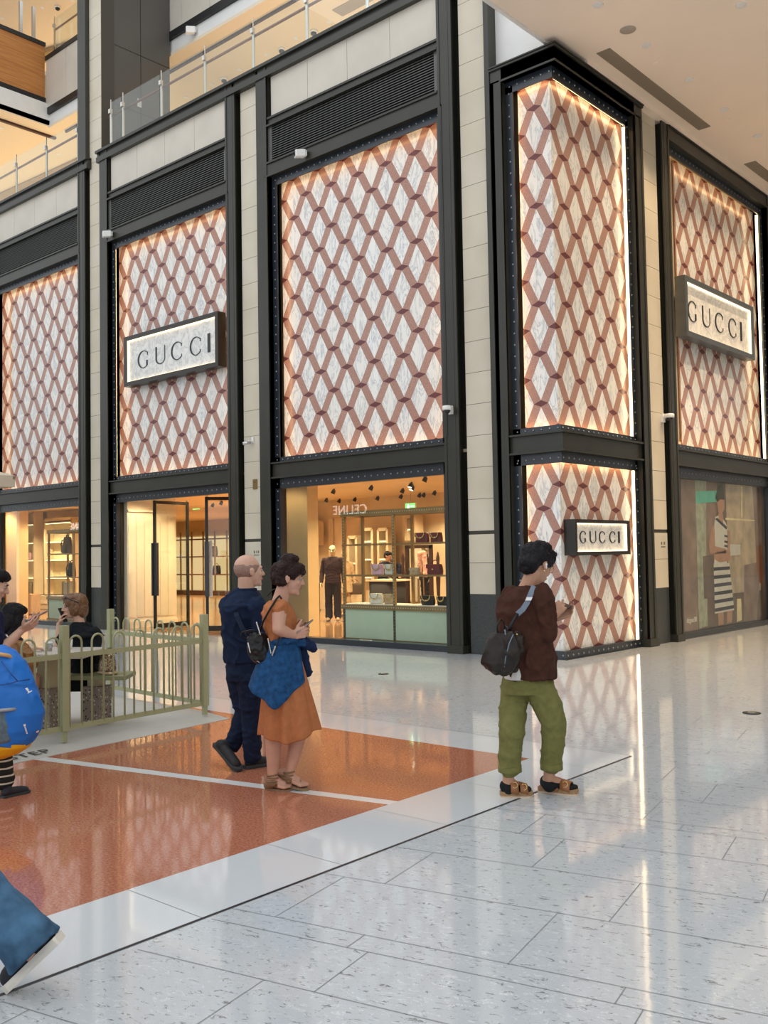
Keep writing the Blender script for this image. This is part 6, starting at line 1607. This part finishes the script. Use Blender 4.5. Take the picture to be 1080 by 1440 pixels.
# ------------------------------------------------------------------ child with the blue backpack
D6 = 6.62; P = px3(D6)
root = thing('person', 'child in black and white striped trousers wearing a big blue backpack', 'person', on_z(5, 1122))
hf = (-RH*.3+FH*.9).normalized(); hc = P(-34, 880, .05)
BC = Pr(); headshape(BC, hc, hf, ZU, .95); BC.cone(hc-ZU*.06, .045, P(-34, 912, .05), .05)
BC.loft([(P(-34, 912, .05), RH*.08, FH*.08), (P(-33, 930, .05), RH*.13, FH*.1), (P(-28, 980, .05), RH*.12, FH*.1), (P(-22, 1030, .05), RH*.12, FH*.11)])
BC.chain([(P(-10, 925, .05), .045), (P(-2, 965, .12), .036), (P(-10, 995, .25), .024)]); hand(BC, P(-10, 995, .25), (-ZU*.6+FH*.6), (-RH), 25, .8, 1)
BC.chain([(P(-60, 925, .05), .045), (P(-64, 965, .12), .036), (P(-52, 995, .25), .024)]); hand(BC, P(-52, 995, .25), (-ZU*.6+FH*.6), (RH), 25, .8, -1)
lg = [(P(-10, 1030, .02), P(-1, 1068, .0), P(3, 1106, .0)), (P(-34, 1030, .05), P(-42, 1068, .1), P(-46, 1100, .15))]
for a, b_, c_ in lg: BC.chain([(a, .07), (b_, .05), (c_, .034)])
BC.make('body', SK_B, root, .006, 2); facefeatures(root, hc, hf, ZU, .95)
hair(root, hc, hf, [((0, -.034, .042), .088, .098, .084), ((0, -.07, -.02), .08, .05, .07), ((0, .03, .088), .07, .07, .034)], HAIR_K, ZU, .95, .006)
def stripes():
    t = NT('striped_cotton'); v = t.coords(); s_ = t.node('ShaderNodeSeparateXYZ'); t.l.new(v, s_.inputs[0])
    w = t.math('FRACT', t.math('ADD', t.math('MULTIPLY', s_.outputs[2], 19.5), .3)); t.base(t.mix(t.math('LESS_THAN', w, .22), (.010, .012, .010), (.62, .60, .50))); t.p(rough=.85); return t.m
STRP = stripes(); pt = Pr()
pt.loft([(P(-23, 1015, .03), RH*.14, FH*.13), (P(-22, 1035, .03), RH*.15, FH*.14)])
for (a, b_, c_) in lg: pt.chain([(a, .095), (b_, .088), (c_+ZU*.045, .080)])
pt.make('trousers', STRP, root, .008, 2, folds(.006, (8, 8, 12), 50))
sh = Pr(); sh.loft([(P(-34, 908, .05), RH*.07, FH*.08), (P(-34, 920, .05), RH*.14, FH*.12), (P(-30, 970, .05), RH*.14, FH*.13), (P(-24, 1022, .04), RH*.14, FH*.14)]); sh.chain([(P(-10, 925, .05), .06), (P(-4, 950, .1), .055)]); sh.chain([(P(-60, 925, .05), .06), (P(-63, 950, .1), .055)])
sh.make('top', cloth('pale_child_top', (.40, .45, .52), .1), root, .009, 2)
SLIP = mat('black_canvas_shoe', (.010, .010, .016), .7, 0, .2)
h_, t_ = on_z(2, 1123), on_z(40, 1114); t_ = h_+(t_-h_).normalized()*.215
shoe(root, h_, t_, .085, .055, SLIP, SOLB, P(7, 1106, 0), .036, sole_h=.018)
h_ = on_z(-55, 1118); shoe(root, h_, h_+FH*.12+RH*.17, .085, .055, SLIP, SOLB, P(-46, 1100, .15), .036, sole_h=.018)
Pk = px3(D6-.22)
t = thing('school_backpack', 'big bright blue backpack with yellow base and grey mesh pocket', 'bag', Pk(10, 1050))
BLUE = mat('bright_blue_nylon', (.004, .155, .58), .5, 0, .12, 5); YEL = mat('yellow_nylon', (.80, .44, .008), .5, 0, .06); MESH = mat('grey_mesh', (.10, .16, .20), .6, 0, .25, 40); STRN = mat('sand_nylon', (.62, .36, .14), .6, 0, .05)
g = Pr(); g.loft([(Pk(-6, 908, .02), RH*.06, FH*.06), (Pk(-2, 916, .02), RH*.11, FH*.10), (Pk(2, 930, .01), RH*.155, FH*.125), (Pk(4, 950, .01), RH*.19, FH*.14), (Pk(8, 978), RH*.22, FH*.15), (Pk(10, 1003), RH*.24, FH*.155), (Pk(9, 1025), RH*.235, FH*.15), (Pk(4, 1042), RH*.21, FH*.14), (Pk(-2, 1054), RH*.16, FH*.11)], 30)
g.make('body', BLUE, t, .007, 3, folds(.006, (7, 7, 4), 60, .002))
g = Pr(); g.loft([(Pk(4, 1040, -.004), RH*.20, FH*.138), (Pk(1, 1050, -.004), RH*.195, FH*.128), (Pk(-5, 1060), RH*.15, FH*.10), (Pk(-10, 1067), RH*.08, FH*.05)], 30); g.make('base_panel', YEL, t, .006, 2)
g = Pr(); g.loft([(Pk(-8, 1000, -.09), RH*.155, FH*.08), (Pk(-8, 1020, -.09), RH*.16, FH*.085), (Pk(-7, 1040, -.085), RH*.15, FH*.08), (Pk(-9, 1054, -.07), RH*.10, FH*.06)], 24); mo = g.make('mesh_pocket', MESH, t, .006, 2)
b = MB(); b.tube([Pk(-30, 999, -.16), Pk(-10, 1000, -.185), Pk(12, 998, -.165), Pk(22, 997, -.13)], .011, 8); b.build('pocket_hem', mat('grey_webbing', (.33, .36, .37), .6, 0, .05), mo, smooth=True)
b = MB(); b.tube([Pk(-14, 924, -.11), Pk(0, 920, -.11), Pk(12, 922, -.08), Pk(22, 930, -.0)], .013, 8); b.build('top_strap', STRN, t, smooth=True)
b = MB(); b.tube([Pk(-20, 962, -.155), Pk(5, 963, -.158), Pk(25, 958, -.13), Pk(42, 955, -.04)], .0035, 6); b.build('zip', mat('blue_zip', (.003, .06, .25), .4, 0, .1), t, smooth=True)
b = MB(); b.tube([Pk(2, 930, -.12), Pk(14, 946, -.135), Pk(25, 958, -.13)], .0035, 6); b.build('seam', MATS['blue_zip'], t, smooth=True)
# white printed marks lying on the nylon
from mathutils.bvhtree import BVHTree
def print_mark(parent, polys, name, m, off=.0015):
    me = parent.data; base = world_loc(parent); bv = BVHTree.FromPolygons([v.co+base for v in me.vertices], [tuple(f.vertices) for f in me.polygons])
    b = MB()
    for poly in polys:
        ids = []
        for x, y in poly:
            d = ray(x, y).normalized(); h = bv.ray_cast(CAM, d)
            if h[0] is None: break
            ids.append(b.P(h[0]+h[1]*off))
        else: b.face(ids)
    return b.build(name, m, parent, label='white printed mark')
bkm = [o for o in t.children if o.name.startswith('body')][0]
print_mark(bkm, [[(35, 968.5), (38.5, 966.8), (40.5, 970.5), (38.5, 972)], [(38.5, 972.5), (41, 971), (41.8, 973), (40, 974)], [(38.2, 974.6), (44.6, 970.8), (45, 972), (38.8, 975.6)]], 'printed_badge', WHITEPL)
print_mark(bkm, [[(32.8, 1018.6), (35.8, 1018), (36.3, 1021.2), (33.4, 1021.6)]]+[[(34.0+.62*k, 1022.4+2*k), (36.2+.62*k, 1022+2*k), (36.6+.62*k, 1023.6+2*k), (34.5+.62*k, 1024+2*k)] for k in range(5)], 'printed_badge', WHITEPL)
print_mark(bkm, [[(51, 1028), (55, 1026.6), (54, 1029.6), (50.6, 1030.4)]], 'printed_badge', WHITEPL)

# ------------------------------------------------------------------ walking figure in blue jeans at the lower left
D7 = 3.66; P = px3(D7)
root = thing('person', 'walking person in blue jeans and black canvas shoes cut off by the left edge', 'person', on_z(20, 1392))
WJ = cloth('washed_jeans', (.055, .125, .215), .55, 9)
toe = on_z(11, 1396); D7 = depth(toe); P = px3(D7); heel = at(85, 1325, depth(toe)); heel = toe+(heel-toe).normalized()*.285
BJ = Pr(); hipp = P(-170, 1010, .1)
BJ.chain([(hipp, .09), (P(-80, 1190, .05), .062), (P(44, 1338, 0), .042)]); BJ.cone(P(44, 1338, 0), .04, P(40, 1346, 0), .030)
BJ.chain([(P(-215, 1010, .1), .09), (P(-235, 1190, -.1), .062), (P(-255, 1390, -.2), .042)])
BJ.loft([(P(-195, 1020, .1), RH*.16, FH*.11), (P(-195, 930, .1), RH*.14, FH*.10), (P(-190, 830, .1), RH*.18, FH*.11), (P(-188, 800, .1), RH*.12, FH*.08)])
hc = P(-180, 735, .1); hf = -RH; headshape(BJ, hc, hf, ZU, 1.05); BJ.cone(hc-ZU*.06, .055, P(-186, 805, .1), .06)
BJ.chain([(P(-140, 830, .0), .05), (P(-125, 930, -.05), .042), (P(-150, 1010, -.1), .028)]); hand(BJ, P(-150, 1010, -.1), -ZU, FH, 25, 1, 1)
BJ.chain([(P(-235, 830, .2), .05), (P(-250, 930, .25), .042), (P(-240, 1010, .2), .028)]); hand(BJ, P(-240, 1010, .2), -ZU, -FH, 25, 1, -1)
BJ.make('body', SK_B, root, .007, 2); facefeatures(root, hc, hf, ZU, 1.05)
hair(root, hc, hf, [((0, -.034, .042), .088, .098, .084), ((0, -.07, -.02), .08, .05, .07), ((0, .03, .088), .07, .07, .034)], HAIR_K, ZU, 1.05, .006, .009)
sh = Pr(); sh.loft([(P(-188, 800, .1), RH*.09, FH*.09), (P(-190, 825, .1), RH*.19, FH*.13), (P(-194, 930, .1), RH*.17, FH*.13), (P(-195, 1040, .1), RH*.18, FH*.14)]); sh.chain([(P(-140, 830, .0), .07), (P(-128, 900, -.03), .062)]); sh.chain([(P(-235, 830, .2), .07), (P(-246, 900, .23), .062)])
sh.make('shirt', cloth('grey_tee', (.25, .25, .25), .1), root, .01, 2, folds(.008))
pt = Pr(); pt.loft([(P(-195, 990, .1), RH*.17, FH*.13), (P(-195, 1040, .1), RH*.175, FH*.14)])
pv = lambda x, y: (RT*x-UP*y)*D7/FPX
pt.loft([(P(-180, 1050, .1), pv(44, -10), FH*.12), (P(-110, 1150, .06), pv(36, -24), FH*.112), (P(-52, 1232, .03), pv(29, -29), FH*.108), (P(-14, 1278, .02), pv(26, -30), FH*.106), (P(20, 1308, .01), pv(25, -27), FH*.108), (P(42, 1330, 0), pv(28, -26), FH*.114), (P(49, 1337, 0), pv(30.5, -27.5), FH*.118)], 26)
pt.chain([(P(-210, 1050, .1), .11), (P(-235, 1190, -.1), .10), (P(-255, 1375, -.2), .105)])
jo = pt.make('jeans', WJ, root, .008, 2, folds(.006, (6, 6, 8), 71, .002))
d_ = (toe-heel).normalized(); sd = d_.cross(FH).normalized(); upv = RH*0+(-RT*.62-ZU*.2)
side = FH; upf = side.cross(d_).normalized()
if upf.z < 0: upf = -upf
def shoe_t(heel, toe, up, w, L):
    d = (toe-heel).normalized(); side = d.cross(up).normalized(); prof = [(0, .30), (.03, .36), (.25, .36), (.5, .40), (.72, .5), (.88, .44), (.97, .28), (1.0, .10)]
    b = MB(); rr = []
    for z, g in ((0, .94), (.016, 1.0), (.032, .97)): rr.append([heel+d*L*f+side*w*q*g+up*z for f, q in prof]+[heel+d*L*f-side*w*q*g+up*z for f, q in reversed(prof)])
    b.rings(rr, smooth=False); fix_normals(b.build('sole', mat('white_rubber_sole', (.70, .64, .56), .6, 0, .05), root))
    pr = Pr(); pr.cone(heel+d*L*.14+up*.06, w*.36, heel+d*L*.5+up*.055, w*.38); pr.cone(heel+d*L*.5+up*.05, w*.40, heel+d*L*.82+up*.036, w*.40); pr.cone(heel+d*L*.16+up*.05, w*.36, heel+d*L*.2+up*.075, .04)
    o = pr.make('shoe', SLIP, root, .006, 2)
    for v in o.data.vertices:
        p = v.co+world_loc(root); k = (p-heel).dot(up)
        if k < .02: v.co = v.co+up*(.02-k)
shoe_t(heel, toe, upf, .105, .285)
h_ = on_z(-232, 1420); h_ = P(-255, 1390, -.2); h_.z = 0; shoe(root, h_+RH*.08, h_-RH*.20, .10, .06, SLIP, MATS['white_rubber_sole'], P(-255, 1385, -.2), .045)

# ------------------------------------------------------------------ figures inside the shop
def figure(base, face, H, label, name, cat, skinm, topm, botm, hairm, arms='down', lean=0.0, bald=False):
    base = Vector(base); f = Vector(face).normalized(); r = f.cross(ZU); k = H/1.75
    def L(x, y, z): 
        y2 = y+max(0, z-.95)*lean; return base+(r*x+f*y2+ZU*(z-max(0, z-.95)*abs(lean)*.25))*k
    root = thing(name, label, cat, base); b = Pr(); hc = L(0, .03+lean*.05, 1.62); hf = (f-ZU*(.15+lean*.6)).normalized()
    headshape(b, hc, hf, ZU+f*lean, k); b.cone(hc-ZU*.06*k, .052*k, L(0, -.01, 1.44), .06*k)
    b.loft([(L(0, -.01, 1.42), r*.12*k, f*.08*k), (L(0, 0, 1.30), r*.15*k, f*.10*k), (L(0, 0, 1.05), r*.12*k, f*.09*k), (L(0, 0, .92), r*.14*k, f*.10*k)])
    g = Pr(); g.loft([(L(0, -.01, 1.47), r*.08*k, f*.08*k), (L(0, -.01, 1.42), r*.18*k, f*.11*k), (L(0, 0, 1.28), r*.20*k, f*.14*k), (L(0, 0, 1.05), r*.175*k, f*.13*k), (L(0, 0, .86), r*.185*k, f*.14*k)])
    for s in (-1, 1):
        sh = L(s*.19, -.01, 1.38)
        e, w = (L(s*.25, -.03, 1.12), L(s*.26, .06, .88)) if arms == 'down' else (L(s*.23, .10, 1.12), L(s*.14, .34, 1.10))
        d = (w-e).normalized(); b.chain([(sh, .05*k), (e, .04*k), (w, .027*k)]); hand(b, w, d if arms == 'down' else (d-ZU*.3), -r*s if arms == 'down' else -ZU, 22, k, s)
        g.chain([(sh, .07*k), (e, .058*k), (w-d*.03, .045*k)])
        hp, kn, an = L(s*.09, 0, .90), L(s*.10, .02, .50), L(s*.10, -.01, .09); b.chain([(hp, .085*k), (kn, .055*k), (an, .038*k)])
        b.cone(an, .036*k, L(s*.11, .0, .045), .04*k); b.cone(L(s*.11, -.03, .04), .038*k, L(s*.12, .15, .032), .032*k)
    pt = Pr(); pt.loft([(L(0, 0, .98), r*.15*k, f*.115*k), (L(0, 0, .84), r*.175*k, f*.13*k)])
    for s in (-1, 1): pt.chain([(L(s*.09, 0, .86), .10*k), (L(s*.10, .02, .50), .085*k), (L(s*.105, -.005, .12), .085*k)])
    b.make('body', skinm, root, .010, 2); g.make('jacket', topm, root, .012, 2, folds(.008)); pt.make('trousers', botm, root, .012, 2, folds(.008))
    for s in (-1, 1):
        q = Pr(); q.cone(L(s*.11, -.04, .05), .05*k, L(s*.12, .15, .04), .042*k); o = q.make('shoe', botm if not bald else L_BEI, root, .010, 1)
    if not bald:
        facefeatures(root, hc, hf, ZU+f*lean, k)
        hair(root, hc, hf, [((0, -.03, .045), .088, .098, .082), ((0, -.07, -.01), .078, .05, .065), ((0, .03, .088), .07, .07, .034)], hairm, ZU+f*lean, k, .006, .010)
    return root, L
MANQ = mat('mannequin_cream', (.74, .62, .42), .35, 0, .02)
q = on_z(469, 874)
mr, ML = figure((q.x, q.y, .012), (-FH*.9+RH*-.1), 1.86, 'bald cream mannequin in a dark jacket and trousers', 'mannequin', 'mannequin', MANQ, cloth('dark_plum_wool', (.040, .022, .028), .2), cloth('charcoal_wool', (.022, .016, .018), .2), None, 'down', 0, True)
b = MB(); 
for s in (-1, 1): b.ball(ML(s*.034, .125, 1.63), .024, .012, .018)
b.beam(ML(-.08, .10, 1.635), ML(.08, .10, 1.635), .012, .012); b.build('sunglasses', DARKPL, mr)
mp_ = MB().cyl((q.x, q.y, .001), (q.x, q.y, .014), .26, .25, 28).build('stand', CHROME, mr)
q = on_z(485, 866)
mr2, ML2 = figure((q.x, q.y, .012), (-FH*.9+RH*.3), 1.72, 'mannequin in a beige coat with a brown bag, half behind the cabinet', 'mannequin', 'mannequin', MANQ, cloth('beige_coat_wool', (.60, .44, .26), .08), cloth('beige_coat_wool', (.60, .44, .26), .08), None, 'down', 0, True)
ct = Pr(); ct.loft([(ML2(0, 0, 1.0), (FH.cross(ZU))*.2, FH*.16), (ML2(0, 0, .62), (FH.cross(ZU))*.24, FH*.2)]); ct.make('coat_skirt', MATS['beige_coat_wool'], mr2, .012, 2, folds(.01))
MB().cyl((q.x, q.y, .001), (q.x, q.y, .014), .26, .25, 28).build('stand', CHROME, mr2)
qb = ML2(-.27, .07, .56); handbag(qb, .46, .30, L_BRN, 'brown canvas bag hanging from the arm of the beige mannequin', 'arc', .6, False)
SUIT = cloth('navy_suit', (.020, .022, .045), .15); SUIT2 = cloth('dusty_blue_suit', (.085, .085, .17), .15)
q = at(538, 800, 24.9); figure((q.x, q.y, .006), (RH*.7-FH*.5), 1.72, 'shop assistant in a dark jacket bending over the table, left of two', 'person', 'person', SK_A, SUIT, SUIT2, HAIR_K, 'front', .22)
q = at(559, 800, 25.2); figure((q.x, q.y, .006), (-RH*.7-FH*.5), 1.68, 'shop assistant in a dark jacket bending over the table, right of two', 'person', 'person', SK_A, SUIT, SUIT2, HAIR_B, 'front', .22)
# pink scarf form by the mirror
q = on_y(596, 835, 17.6)
t = thing('scarf_stand', 'pale pink scarf draped on a slim stand before the mirror', 'display stand', (q.x, 17.6, 0))
MB().cyl((q.x, 17.6, .006), (q.x, 17.6, .03), .16, .15, 20).build('stand_base', BRASS, t); MB().cyl((q.x, 17.6, .03), (q.x, 17.6, 1.62), .014).build('stand_pole', BRASS, t)
g = Pr(); g.chain([(Vector((q.x-.1, 17.6, 1.15)), .05), (Vector((q.x-.07, 17.58, 1.6)), .07), (Vector((q.x+.05, 17.58, 1.62)), .06), (Vector((q.x+.07, 17.6, 1.1)), .05)]); g.make('scarf', cloth('pink_silk', (.70, .42, .36), .1), t, .012, 2, folds(.01))
